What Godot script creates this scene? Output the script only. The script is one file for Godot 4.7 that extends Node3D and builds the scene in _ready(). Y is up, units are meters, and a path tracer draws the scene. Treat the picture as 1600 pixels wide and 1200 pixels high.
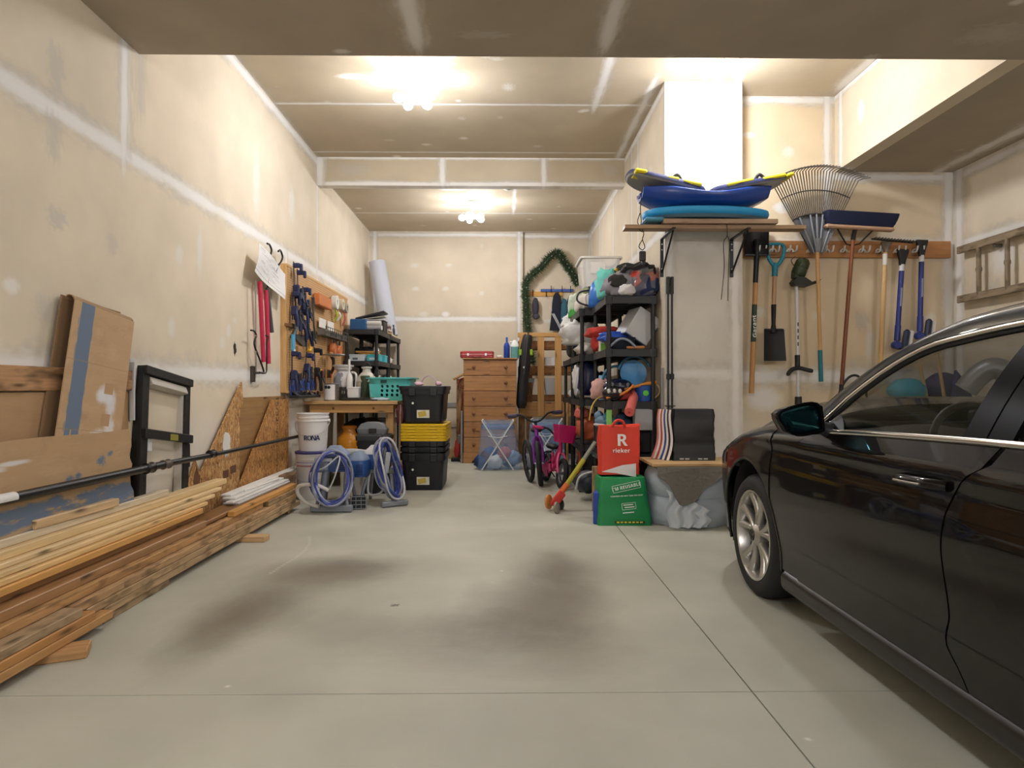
extends Node3D
# A drywalled garage: lumber and a peg board along the left wall, shelving in the bay behind, garden tools and a black car on the right.
# Metres; x to the right, y up, the camera looks towards -z.

const V0 := Vector3.ZERO
var used := {}
var mats := {}
var rng := RandomNumberGenerator.new()


class M:
	var st := SurfaceTool.new()
	var x := Transform3D()
	var g := 1
	var tint := Color.WHITE
	var uo := Vector2.ZERO
	var low := -99.0  # blobs are flattened to rest at this height

	func _init() -> void:
		st.begin(Mesh.PRIMITIVE_TRIANGLES)

	func at(p: Vector3, e := Vector3.ZERO) -> M:
		x = Transform3D(Basis.from_euler(e * PI / 180.0), p)
		return self

	func vert(p: Vector3, uv: Vector2) -> void:
		st.set_color(tint)
		st.set_uv(uv + uo)
		st.add_vertex(x * p)

	func tri(a: Vector3, b: Vector3, c: Vector3, ua: Vector2, ub: Vector2, uc: Vector2) -> void:  # counter-clockwise seen from outside
		vert(a, ua); vert(c, uc); vert(b, ub)

	func face(pts: Array, out: Vector3, long := 0, grp := -1) -> void:  # convex polygon, turned to face «out»
		var n: Vector3 = (pts[1] - pts[0]).cross(pts[2] - pts[0])
		if n.dot(out) < 0.0:
			pts = pts.duplicate()
			pts.reverse()
		st.set_smooth_group(grp)
		var ax := out.abs().max_axis_index()
		var ua := long if long != ax else (ax + 1) % 3
		var va := 3 - ax - ua
		var uv := []
		for p in pts:
			uv.append(Vector2(p[ua], p[va]))
		for i in range(1, pts.size() - 1):
			tri(pts[0], pts[i], pts[i + 1], uv[0], uv[i], uv[i + 1])

	func box(c: Vector3, s: Vector3, bev := 0.003, e := Vector3.ZERO) -> M:
		var old := x
		x = x * Transform3D(Basis.from_euler(e * PI / 180.0), c)
		var h := s * 0.5
		bev = minf(bev, minf(h.x, minf(h.y, h.z)) * 0.9)
		var long := s.max_axis_index()
		var P := func(sx: float, sy: float, sz: float, ax: int) -> Vector3:
			var q := Vector3(sx, sy, sz) * (h - Vector3.ONE * bev)
			q[ax] = [sx, sy, sz][ax] * h[ax]
			return q
		for ax in 3:
			for sg in [-1.0, 1.0]:
				var pts := []
				for k in [[-1.0, -1.0], [1.0, -1.0], [1.0, 1.0], [-1.0, 1.0]]:
					var q := [0.0, 0.0, 0.0]
					q[ax] = sg; q[(ax + 1) % 3] = k[0]; q[(ax + 2) % 3] = k[1]
					pts.append(P.call(q[0], q[1], q[2], ax))
				var o := Vector3.ZERO
				o[ax] = sg
				face(pts, o, long)
		if bev > 0.0:
			for ax in 3:  # the edges that run along ax
				var b := (ax + 1) % 3
				var d := (ax + 2) % 3
				for sb in [-1.0, 1.0]:
					for sd in [-1.0, 1.0]:
						var q0 := [0.0, 0.0, 0.0]
						q0[b] = sb; q0[d] = sd; q0[ax] = -1.0
						var q1 := q0.duplicate()
						q1[ax] = 1.0
						var o := Vector3.ZERO
						o[b] = sb * 1.01; o[d] = sd
						face([P.call(q0[0], q0[1], q0[2], b), P.call(q1[0], q1[1], q1[2], b), P.call(q1[0], q1[1], q1[2], d), P.call(q0[0], q0[1], q0[2], d)], o, long)
			for sx in [-1.0, 1.0]:
				for sy in [-1.0, 1.0]:
					for sz in [-1.0, 1.0]:
						face([P.call(sx, sy, sz, 0), P.call(sx, sy, sz, 1), P.call(sx, sy, sz, 2)], Vector3(sx, sy, sz), long)
		x = old
		return self

	func loft(rings: Array, closed := true, cap0 := true, cap1 := true, sharp := 50.0) -> M:  # rings of equal length, joined in order
		var n: int = rings[0].size()
		var m := n if closed else n - 1
		var vol := 0.0
		var c: Vector3 = rings[0][0]
		for i in rings.size() - 1:
			for j in m:
				var k := (j + 1) % n
				vol += (rings[i][j] - c).dot((rings[i][k] - c).cross(rings[i + 1][k] - c)) + (rings[i][j] - c).dot((rings[i + 1][k] - c).cross(rings[i + 1][j] - c))
		if cap0 or cap1:
			for w in [0, rings.size() - 1]:
				for j in range(1, n - 1):
					var s := 1.0 if w else -1.0
					vol += s * (rings[w][0] - c).dot((rings[w][j] - c).cross(rings[w][j + 1] - c))
		var flip := vol < 0.0
		g += 1
		var us := [0.0]
		for j in n:
			us.append(us[j] + rings[0][j].distance_to(rings[0][(j + 1) % n]) + 0.0001)
		var v := 0.0
		for i in rings.size() - 1:
			var dv: float = rings[i][0].distance_to(rings[i + 1][0])
			if i > 0 and sharp < 180.0:  # a crease between bands starts a new smooth group
				var q: Vector3 = rings[i][0]
				if (q - rings[i - 1][0]).angle_to(rings[i + 1][0] - q) > deg_to_rad(sharp):
					g += 1
			st.set_smooth_group(g)
			for j in m:
				var k := (j + 1) % n
				var a: Vector3 = rings[i][j]
				var b: Vector3 = rings[i][k]
				var d: Vector3 = rings[i + 1][k]
				var e: Vector3 = rings[i + 1][j]
				var ta := Vector2(v, us[j])
				var tb := Vector2(v, us[j + 1])
				var td := Vector2(v + dv, us[j + 1])
				var te := Vector2(v + dv, us[j])
				if flip:
					tri(a, d, b, ta, td, tb); tri(a, e, d, ta, te, td)
				else:
					tri(a, b, d, ta, tb, td); tri(a, d, e, ta, td, te)
			v += dv
		for w in [0, 1]:
			if [cap0, cap1][w]:
				var r: Array = rings[0] if w == 0 else rings[-1]
				st.set_smooth_group(-1)
				var mid := Vector3.ZERO
				for p in r:
					mid += p
				mid /= n
				for j in n:
					var k := (j + 1) % n
					if (w == 0) == flip:
						tri(mid, r[j], r[k], Vector2(mid.x, mid.y), Vector2(r[j].x, r[j].y), Vector2(r[k].x, r[k].y))
					else:
						tri(mid, r[k], r[j], Vector2(mid.x, mid.y), Vector2(r[k].x, r[k].y), Vector2(r[j].x, r[j].y))
		return self

	func lathe(prof: Array, n := 20, c := Vector3.ZERO, e := Vector3.ZERO, sharp := 35.0) -> M:  # profile of [radius, height]
		var b := Basis.from_euler(e * PI / 180.0)
		var rings := []
		for p in prof:
			var ring := []
			for j in n:
				var a := TAU * j / n
				ring.append(c + b * Vector3(cos(a) * p[0], p[1], sin(a) * p[0]))
			rings.append(ring)
		var shut: bool = prof[0] == prof[-1]
		return loft(rings, true, prof[0][0] > 0.0 and not shut, prof[-1][0] > 0.0 and not shut, sharp)

	func cyl(a: Vector3, b: Vector3, r: float, n := 12, r2 := -1.0) -> M:
		return tube([a, b], r if r2 < 0.0 else [r, r2], n)

	func tube(pts: Array, r, n := 8, closed := false, flat := 1.0) -> M:
		var k := pts.size()
		var rings := []
		var up := Vector3.ZERO
		for i in k:
			var t: Vector3
			if closed:
				t = pts[(i + 1) % k] - pts[(i - 1 + k) % k]
			else:
				t = pts[mini(i + 1, k - 1)] - pts[maxi(i - 1, 0)]
			t = t.normalized()
			if up == Vector3.ZERO:
				up = t.cross(Vector3.RIGHT if absf(t.x) < 0.8 else Vector3.UP).normalized()
			up = (up - t * up.dot(t)).normalized()
			var s := t.cross(up)
			var rr: float = r[i] if r is Array else r
			var ring := []
			for j in n:
				var a := TAU * j / n
				ring.append(pts[i] + (up * cos(a) + s * sin(a) * flat) * rr)
			rings.append(ring)
		if closed:
			rings.append(rings[0])
		return loft(rings, true, not closed, not closed, 80.0 if k > 2 else 180.0)

	func prism(poly: PackedVector2Array, depth: float, bev := 0.0) -> M:  # outline in xy, centred on z
		if Geometry2D.is_polygon_clockwise(poly):
			poly = poly.duplicate()
			poly.reverse()
		var top := poly
		if bev > 0.0:
			var o := Geometry2D.offset_polygon(poly, -bev)
			if o.size() and o[0].size() == poly.size():
				top = o[0]
				if Geometry2D.is_polygon_clockwise(top):
					top.reverse()
				var best := 0
				for i in top.size():
					if top[i].distance_to(poly[0]) < top[best].distance_to(poly[0]):
						best = i
				var t := PackedVector2Array()
				for i in top.size():
					t.append(top[(i + best) % top.size()])
				top = t
			else:
				bev = 0.0
		var h := depth * 0.5
		st.set_smooth_group(-1)
		var ids := Geometry2D.triangulate_polygon(top)
		for i in range(0, ids.size(), 3):
			var q := [top[ids[i]], top[ids[i + 1]], top[ids[i + 2]]]
			if (q[1] - q[0]).cross(q[2] - q[0]) < 0:
				q = [q[0], q[2], q[1]]
			tri(Vector3(q[0].x, q[0].y, h), Vector3(q[1].x, q[1].y, h), Vector3(q[2].x, q[2].y, h), q[0], q[1], q[2])
			tri(Vector3(q[0].x, q[0].y, -h), Vector3(q[2].x, q[2].y, -h), Vector3(q[1].x, q[1].y, -h), q[0], q[2], q[1])
		var n := poly.size()
		var levels := [[top, h], [poly, h - bev], [poly, -h + bev], [top, -h]] if bev > 0.0 else [[poly, h], [poly, -h]]
		for l in levels.size() - 1:
			for i in n:
				var j := (i + 1) % n
				var a: Vector2 = levels[l][0][i]
				var b: Vector2 = levels[l][0][j]
				var c: Vector2 = levels[l + 1][0][j]
				var d: Vector2 = levels[l + 1][0][i]
				var z0: float = levels[l][1]
				var z1: float = levels[l + 1][1]
				var ln := a.distance_to(b)
				tri(Vector3(d.x, d.y, z1), Vector3(c.x, c.y, z1), Vector3(b.x, b.y, z0), Vector2(0, z1), Vector2(ln, z1), Vector2(ln, z0))
				tri(Vector3(d.x, d.y, z1), Vector3(b.x, b.y, z0), Vector3(a.x, a.y, z0), Vector2(0, z1), Vector2(ln, z0), Vector2(0, z0))
		return self

	func sheet(f: Callable, nu: int, nv: int, th := 0.002, out := Vector3.ZERO) -> M:  # f(u, v) -> point; a thin skin with two sides and edges
		var p := []
		for i in nu + 1:
			var row := []
			for j in nv + 1:
				row.append(f.call(float(i) / nu, float(j) / nv))
			p.append(row)
		var q := []
		for i in nu + 1:
			var row := []
			for j in nv + 1:
				var du: Vector3 = p[mini(i + 1, nu)][j] - p[maxi(i - 1, 0)][j]
				var dv: Vector3 = p[i][mini(j + 1, nv)] - p[i][maxi(j - 1, 0)]
				row.append(p[i][j] - du.cross(dv).normalized() * th)
			q.append(row)
		for side in 2:
			g += 1
			st.set_smooth_group(g)
			var a := p if side == 0 else q
			for i in nu:
				for j in nv:
					var u := [Vector2(float(i) / nu, float(j) / nv), Vector2(float(i + 1) / nu, float(j) / nv), Vector2(float(i + 1) / nu, float(j + 1) / nv), Vector2(float(i) / nu, float(j + 1) / nv)]
					if side == 0:
						tri(a[i][j], a[i + 1][j], a[i + 1][j + 1], u[0], u[1], u[2]); tri(a[i][j], a[i + 1][j + 1], a[i][j + 1], u[0], u[2], u[3])
					else:
						tri(a[i][j], a[i + 1][j + 1], a[i + 1][j], u[0], u[2], u[1]); tri(a[i][j], a[i][j + 1], a[i + 1][j + 1], u[0], u[3], u[2])
		st.set_smooth_group(-1)
		for i in nu:
			for e in [0, nv]:
				var s := [p[i][e], p[i + 1][e], q[i + 1][e], q[i][e]]
				if e == 0:
					s.reverse()
				tri(s[0], s[2], s[1], V(i, e, nu, nv), V(i, e, nu, nv), V(i, e, nu, nv)); tri(s[0], s[3], s[2], V(i, e, nu, nv), V(i, e, nu, nv), V(i, e, nu, nv))
		for j in nv:
			for e in [0, nu]:
				var s := [p[e][j], p[e][j + 1], q[e][j + 1], q[e][j]]
				if e != 0:
					s.reverse()
				tri(s[0], s[2], s[1], V(e, j, nu, nv), V(e, j, nu, nv), V(e, j, nu, nv)); tri(s[0], s[3], s[2], V(e, j, nu, nv), V(e, j, nu, nv), V(e, j, nu, nv))
		return self

	func V(i: int, j: int, nu: int, nv: int) -> Vector2:
		return Vector2(float(i) / nu, float(j) / nv)

	func blob(c: Vector3, r: Vector3, amp := 0.15, freq := 2.0, sd := 1, nl := 14, e := Vector3.ZERO, pw := 1.0) -> M:  # a lumpy closed body, squarer as pw falls
		var fn := FastNoiseLite.new()
		fn.seed = sd
		fn.frequency = freq
		fn.fractal_octaves = 3
		var b := Basis.from_euler(e * PI / 180.0)
		var rings := []
		var n := nl * 2
		for i in nl + 1:
			var t := PI * (0.01 + 0.98 * i / nl)
			var ring := []
			for j in n:
				var a := TAU * j / n
				var d := Vector3(sin(t) * cos(a), cos(t), sin(t) * sin(a))
				var q := Vector3(signf(d.x) * pow(absf(d.x), pw), signf(d.y) * pow(absf(d.y), pw), signf(d.z) * pow(absf(d.z), pw))
				var k := 1.0 + amp * fn.get_noise_3dv(d * 10.0)
				var w := c + b * (q * r * k)
				w.y = maxf(w.y, low)
				ring.append(w)
			rings.append(ring)
		return loft(rings, true, true, true, 180.0)

	func done() -> ArrayMesh:
		st.generate_normals()
		st.index()
		return st.commit()


func C(hex: String) -> Color:
	return Color.html(hex)


func mat(col: String, rough := 0.7, metal := 0.0, grain := 0.0, key := "") -> StandardMaterial3D:  # plain painted or moulded surface, with a faint mottle
	var k := "%s|%s|%s|%s%s" % [col, rough, metal, grain, key]
	if not mats.has(k):
		var m := StandardMaterial3D.new()
		m.resource_name = "surface_" + col
		m.albedo_color = C(col)
		m.roughness = rough
		m.metallic = metal
		m.cull_mode = BaseMaterial3D.CULL_DISABLED
		if grain > 0.0:
			m.heightmap_enabled = true
			m.heightmap_texture = noise_tex("mottle")
			m.heightmap_scale = grain
			m.uv1_triplanar = true
			m.uv1_scale = Vector3.ONE * 3.0
		mats[k] = m
	return mats[k]


func clear(col: String, alpha: float, rough := 0.1) -> StandardMaterial3D:
	var k := "clear%s%s%s" % [col, alpha, rough]
	if not mats.has(k):
		var m := StandardMaterial3D.new()
		m.albedo_color = Color(C(col), alpha)
		m.transparency = BaseMaterial3D.TRANSPARENCY_ALPHA
		m.roughness = rough
		m.cull_mode = BaseMaterial3D.CULL_DISABLED
		mats[k] = m
	return mats[k]


func noise_tex(kind: String) -> Texture2D:
	var k := "tex_" + kind
	if not mats.has(k):
		var t := NoiseTexture2D.new()
		t.width = 256
		t.height = 256
		t.seamless = true
		var f := FastNoiseLite.new()
		f.seed = kind.hash() % 1000
		f.frequency = {"mottle": 0.03, "fine": 0.15}.get(kind, 0.05)
		f.fractal_octaves = 4
		t.noise = f
		mats[k] = t
	return mats[k]


func tex_mat(key: String, im: Image, rough: float, scale := Vector3.ONE, tri := false) -> StandardMaterial3D:
	var m := StandardMaterial3D.new()
	m.resource_name = key
	m.albedo_texture = ImageTexture.create_from_image(im)
	m.roughness = rough
	m.uv1_scale = scale
	m.uv1_triplanar = tri
	m.cull_mode = BaseMaterial3D.CULL_DISABLED
	mats[key] = m
	return m


func tinted(key: String, col: String) -> StandardMaterial3D:  # the same texture on a piece of another tone
	var k := key + col
	if not mats.has(k):
		var m: StandardMaterial3D = mats[key].duplicate()
		m.albedo_color = C(col)
		mats[k] = m
	return mats[k]


func numbered(nm: String) -> String:
	used[nm] = used.get(nm, -1) + 1
	return nm if used[nm] == 0 else "%s_%03d" % [nm, used[nm]]


func tag(o: Node3D, label: String, cat := "", group := "") -> Node3D:
	o.set_meta("label", label)
	if cat:
		o.set_meta("category", cat)
	if group:
		o.set_meta("group", group)
	return o


func T(nm: String, label: String, cat: String, pos := V0, turn := 0.0, group := "") -> Node3D:
	var o := Node3D.new()
	o.name = numbered(nm)
	add_child(o)
	o.position = pos
	o.rotation_degrees.y = turn
	tag(o, label, cat, group)
	return o


func O(m, nm: String, ma: Material, parent: Node3D = null, pos := V0, e := V0) -> MeshInstance3D:
	var o := MeshInstance3D.new()
	o.mesh = m.done() if m is M else m
	o.material_override = ma
	o.position = pos
	o.rotation_degrees = e
	if parent:
		o.name = nm
		parent.add_child(o, true)
	else:
		o.name = numbered(nm)
		add_child(o)
	return o


func S(m, nm: String, ma: Material, parent: Node3D = null) -> MeshInstance3D:
	var o := O(m, nm, ma, parent)
	if parent == null:
		o.set_meta("kind", "structure")
	return o


func X(src: Node3D, label: String, pos: Vector3, e := V0, group := "") -> Node3D:  # a copy of a finished thing
	var c: Node3D = src.duplicate()
	c.name = numbered(str(src.name).rstrip("0123456789").trim_suffix("_"))
	add_child(c)
	c.position = pos
	c.rotation_degrees = e
	tag(c, label, "", group)
	return c


func words(s: String, size: float, nm: String, ma: Material, parent: Node3D, pos: Vector3, e := V0, bold := true, stretch := 1.0) -> MeshInstance3D:  # flat lettering, capital height about «size»
	var t := TextMesh.new()
	var f := SystemFont.new()
	f.font_names = ["Droid Sans"]
	f.font_weight = 700 if bold else 400
	t.font = f
	t.text = s
	t.font_size = 64
	t.pixel_size = size / 46.0
	t.depth = 0.0015
	t.curve_step = 2.0
	var o := MeshInstance3D.new()
	o.mesh = t
	o.material_override = ma
	o.name = nm
	parent.add_child(o, true)
	o.position = pos
	o.rotation_degrees = e
	o.scale = Vector3(stretch, 1, 1)
	return o


func rrect(w: float, d: float, r: float, y: float, c := Vector2.ZERO, n := 4) -> Array:  # rounded rectangle ring in xz
	var ring := []
	r = minf(r, minf(w, d) * 0.499)
	for q in 4:
		var cx: float = [1, -1, -1, 1][q] * (w / 2 - r)
		var cz: float = [1, 1, -1, -1][q] * (d / 2 - r)
		for i in n + 1:
			var a := PI / 2 * (q + float(i) / n)
			ring.append(Vector3(c.x + cx + cos(a) * r, y, c.y + cz + sin(a) * r))
	return ring


func arc(c: Vector3, r: float, a0: float, a1: float, n: int, u := Vector3.RIGHT, v := Vector3.UP) -> Array:
	var pts := []
	for i in n + 1:
		var a := deg_to_rad(lerpf(a0, a1, float(i) / n))
		pts.append(c + (u * cos(a) + v * sin(a)) * r)
	return pts


func curve(pts: Array, n := 6) -> Array:  # Catmull-Rom through the points
	var out := []
	for i in pts.size() - 1:
		var a: Vector3 = pts[maxi(i - 1, 0)]
		var b: Vector3 = pts[i]
		var c: Vector3 = pts[i + 1]
		var d: Vector3 = pts[mini(i + 2, pts.size() - 1)]
		for k in n:
			var t := float(k) / n
			out.append(b.cubic_interpolate(c, a, d, t))
	out.append(pts[-1])
	return out


func _ready() -> void:
	var cam := Camera3D.new()
	cam.name = "camera"
	add_child(cam)
	cam.position = Vector3(0, 1.1, 0)
	cam.rotation_degrees = Vector3(0.3337, -0.7231, 0)
	cam.fov = 60.44
	cam.near = 0.05
	cam.current = true
	var we := WorldEnvironment.new()
	we.name = "world_environment"
	var env := Environment.new()
	env.background_mode = Environment.BG_COLOR
	env.background_color = Color(0.55, 0.62, 0.72)
	env.tonemap_mode = Environment.TONE_MAPPER_LINEAR
	env.tonemap_exposure = 1.08
	env.sdfgi_enabled = true
	env.ssao_enabled = true
	env.ssil_enabled = true
	we.environment = env
	add_child(we)
	# star lamps: three in view, two more under the low ceiling behind the photographer; [x, ceiling height, z, energy, label]
	for l in [
			[-0.77, 3.82, -5.72, 2.0, 50.0, "five-bulb star ceiling lamp on a short stem in the high bay, nearest the left wall"],
			[1.75, 3.82, -5.2, 2.1, 20.0, "five-bulb star ceiling lamp partly hidden by the front beam, beside the white wall pier"],
			[-0.43, 3.65, -9.05, 2.1, 36.0, "small five-bulb star ceiling lamp in the far bay beyond the dropped beam"],
			[-0.4, 3.12, 0.9, 3.3, 10.0, "five-bulb star ceiling lamp under the low ceiling in front of the lumber"],
			[3.75, 3.12, 0.2, 2.4, 30.0, "five-bulb star ceiling lamp under the low ceiling above the car's tail"]]:
		star_lamp(Vector3(l[0], l[1], l[2]), l[3], l[4], l[5])
	make_materials()
	room()
	lumber_wall()
	peg_wall()
	bench_side()
	back_side()
	shelf_side()
	tool_side()
	car_side()


func star_lamp(p: Vector3, energy: float, turn: float, label: String) -> void:
	var t := T("ceiling_lamp", label, "lamp", p, turn, "star ceiling lamps")
	var white := mat("d8d5cc", 0.4)
	O(M.new().lathe([[0.0, -0.03], [0.035, -0.03], [0.06, -0.022], [0.068, 0.0], [0.0, 0.0]], 24), "canopy", white, t)
	O(M.new().cyl(Vector3(0, -0.03, 0), Vector3(0, -0.165, 0), 0.012), "stem", white, t)
	O(M.new().lathe([[0.0, -0.225], [0.03, -0.222], [0.045, -0.2], [0.045, -0.175], [0.02, -0.16], [0.0, -0.16]], 20), "hub", white, t)
	var glow := StandardMaterial3D.new()
	glow.albedo_color = Color(1, 0.95, 0.86)
	glow.emission_enabled = true
	glow.emission = C("fff4e2")
	glow.emission_energy_multiplier = 14.0
	for k in 5:
		var a := TAU * k / 5
		var b := M.new()
		b.x = Transform3D(Basis(Vector3.UP, -a) * Basis(Vector3.BACK, deg_to_rad(-98)), Vector3(cos(a), 0, sin(a)) * 0.05 + Vector3(0, -0.2, 0))
		b.lathe([[0.0, 0.0], [0.018, 0.0], [0.02, 0.03], [0.04, 0.075], [0.043, 0.1], [0.034, 0.125], [0.016, 0.139], [0.0, 0.142]], 16)
		O(b, "bulb", glow, t)
	var l := OmniLight3D.new()
	l.name = "lamp_light"
	l.position = Vector3(0, -0.3, 0)
	l.light_color = C("f6f8ff")
	l.light_energy = energy
	l.light_size = 0.09
	l.omni_range = 16.0
	l.omni_attenuation = 2.0
	l.shadow_enabled = true
	t.add_child(l, true)


func brush(col: Color, ragged := 0.0, sd := 1) -> Image:  # a soft dab of filler
	var im := Image.create(96, 96, false, Image.FORMAT_RGBA8)
	var f := FastNoiseLite.new()
	f.seed = sd
	f.frequency = 0.04
	for y in 96:
		for x in 96:
			var d := Vector2(x - 47.5, y - 47.5).length() / 48.0
			var a := smoothstep(1.0, 0.35, d + ragged * f.get_noise_2d(x, y))
			im.set_pixel(x, y, Color(col.r, col.g, col.b, a * col.a))
	return im


func dab(im: Image, b: Image, c: Vector2, size: Vector2) -> void:
	var s: Image = b.duplicate()
	s.resize(maxi(2, int(size.x)), maxi(2, int(size.y)), Image.INTERPOLATE_BILINEAR)
	im.blend_rect(s, Rect2i(0, 0, s.get_width(), s.get_height()), Vector2i(c - size * 0.5))


func clouds(W: int, H: int, base: Color, amount: float, freq: float, sd: int) -> Image:  # a base colour with soft unevenness
	var w := W / 4
	var h := H / 4
	var im := Image.create(w, h, false, Image.FORMAT_RGBA8)
	var f := FastNoiseLite.new()
	f.seed = sd
	f.frequency = freq
	f.fractal_octaves = 4
	for y in h:
		for x in w:
			var g := 1.0 + amount * f.get_noise_2d(x, y) * 2.0
			im.set_pixel(x, y, Color(base.r * g, base.g * g, base.b * g * (1.0 + amount * 0.3 * (g - 1.0))))
	im.resize(W, H, Image.INTERPOLATE_CUBIC)
	return im


func drywall(key: String, w: float, h: float, hs: Array, vs: Array, spots: Array, ppm := 110.0, base := "d9ccb6", dots := 0.6) -> StandardMaterial3D:
	# paper-faced board w x h metres with filler over the joints; hs [y, x0, x1, half-width], vs [x, y0, y1, half-width], spots [x, y, w, h, kind]; y is up
	var W := int(w * ppm)
	var H := int(h * ppm)
	var im := clouds(W, H, C(base), 0.022, 0.05 * 30.0 / ppm * 4.0, key.hash() % 999)
	rng.seed = key.hash()
	var mud := [brush(Color(0.87, 0.855, 0.825, 0.5), 0.5, 3), brush(Color(0.76, 0.735, 0.70, 0.36), 0.7, 7), brush(Color(0.91, 0.90, 0.885, 0.75), 0.2, 11)]
	var haze := brush(Color(0.89, 0.87, 0.84, 0.24))
	for s in hs:
		if s[3] > 0.2:  # a broad skim coat
			for i in int((s[2] - s[1]) * 9.0):
				dab(im, haze, Vector2(rng.randf_range(s[1], s[2]), h - s[0] + rng.randf_range(-0.4, 0.4) * s[3]) * ppm, Vector2(rng.randf_range(0.5, 1.2), s[3] * rng.randf_range(0.9, 1.9)) * ppm)
			continue
		var n := int((s[2] - s[1]) / 0.16) + 1
		for pas in 3:
			for i in n:
				var x: float = s[1] + (s[2] - s[1]) * (i + rng.randf()) / n
				var k := 1 if pas == 0 else (0 if pas == 1 else 2)
				var hw: float = s[3] * [1.35, 1.0, 0.62][pas]
				var off: float = rng.randf_range(-0.4, 0.4) * s[3] if pas == 0 else rng.randf_range(-0.1, 0.1) * s[3]
				dab(im, mud[k], Vector2(x, h - s[0] - off) * ppm, Vector2(rng.randf_range(0.3, 0.7), hw * 2.0 * rng.randf_range(0.85, 1.1)) * ppm)
	for s in vs:
		var n := int((s[2] - s[1]) / 0.16) + 1
		for pas in 3:
			for i in n:
				var y: float = s[1] + (s[2] - s[1]) * (i + rng.randf()) / n
				var k := 1 if pas == 0 else (0 if pas == 1 else 2)
				var hw: float = s[3] * [1.35, 1.0, 0.62][pas]
				var off: float = rng.randf_range(-0.4, 0.4) * s[3] if pas == 0 else rng.randf_range(-0.1, 0.1) * s[3]
				dab(im, mud[k], Vector2(s[0] + off, h - y) * ppm, Vector2(hw * 2.0 * rng.randf_range(0.85, 1.1), rng.randf_range(0.3, 0.7)) * ppm)
	for s in spots:
		for r in 2:
			dab(im, mud[s[4]], Vector2(s[0] + rng.randf_range(-0.2, 0.2) * s[2], h - s[1]) * ppm, Vector2(s[2], s[3]) * ppm)
	var n2 := int(w * h * dots)
	for i in n2:  # filled screw heads in loose rows
		var p := Vector2((floorf(rng.randf() * w / 0.406) + 0.5) * 0.406 + rng.randf_range(-0.03, 0.03), rng.randf() * h)
		dab(im, mud[rng.randi() % 3], p * ppm, Vector2(rng.randf_range(0.07, 0.16), rng.randf_range(0.06, 0.12)) * ppm)
	var m := tex_mat(key, im, 0.85)
	m.texture_repeat = false
	m.metallic_specular = 0.3
	return m


func slab(nm: String, ma: Material, a: Vector3, b: Vector3, ua: int, u0: float, u1: float, va: int, v0: float, v1: float, parent: Node3D = null) -> MeshInstance3D:
	# a box between two corners; texture runs over axis ua from u0 to u1, over axis va from v0 (bottom of the picture) to v1
	var m := M.new()
	var c := (a + b) * 0.5
	var h := (b - a).abs() * 0.5
	m.st.set_smooth_group(-1)
	for ax in 3:
		for sg in [-1.0, 1.0]:
			var p := []
			for k in [[-1.0, -1.0], [1.0, -1.0], [1.0, 1.0], [-1.0, 1.0]]:
				var q := Vector3.ZERO
				q[ax] = sg * h[ax]; q[(ax + 1) % 3] = k[0] * h[(ax + 1) % 3]; q[(ax + 2) % 3] = k[1] * h[(ax + 2) % 3]
				p.append(c + q)
			if sg < 0.0:
				p.reverse()
			var t := []
			for q in p:
				t.append(Vector2((q[ua] - u0) / (u1 - u0), 1.0 - (q[va] - v0) / (v1 - v0)))
			m.tri(p[0], p[1], p[2], t[0], t[1], t[2])
			m.tri(p[0], p[2], p[3], t[0], t[2], t[3])
	return S(m, nm, ma, parent)


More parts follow.
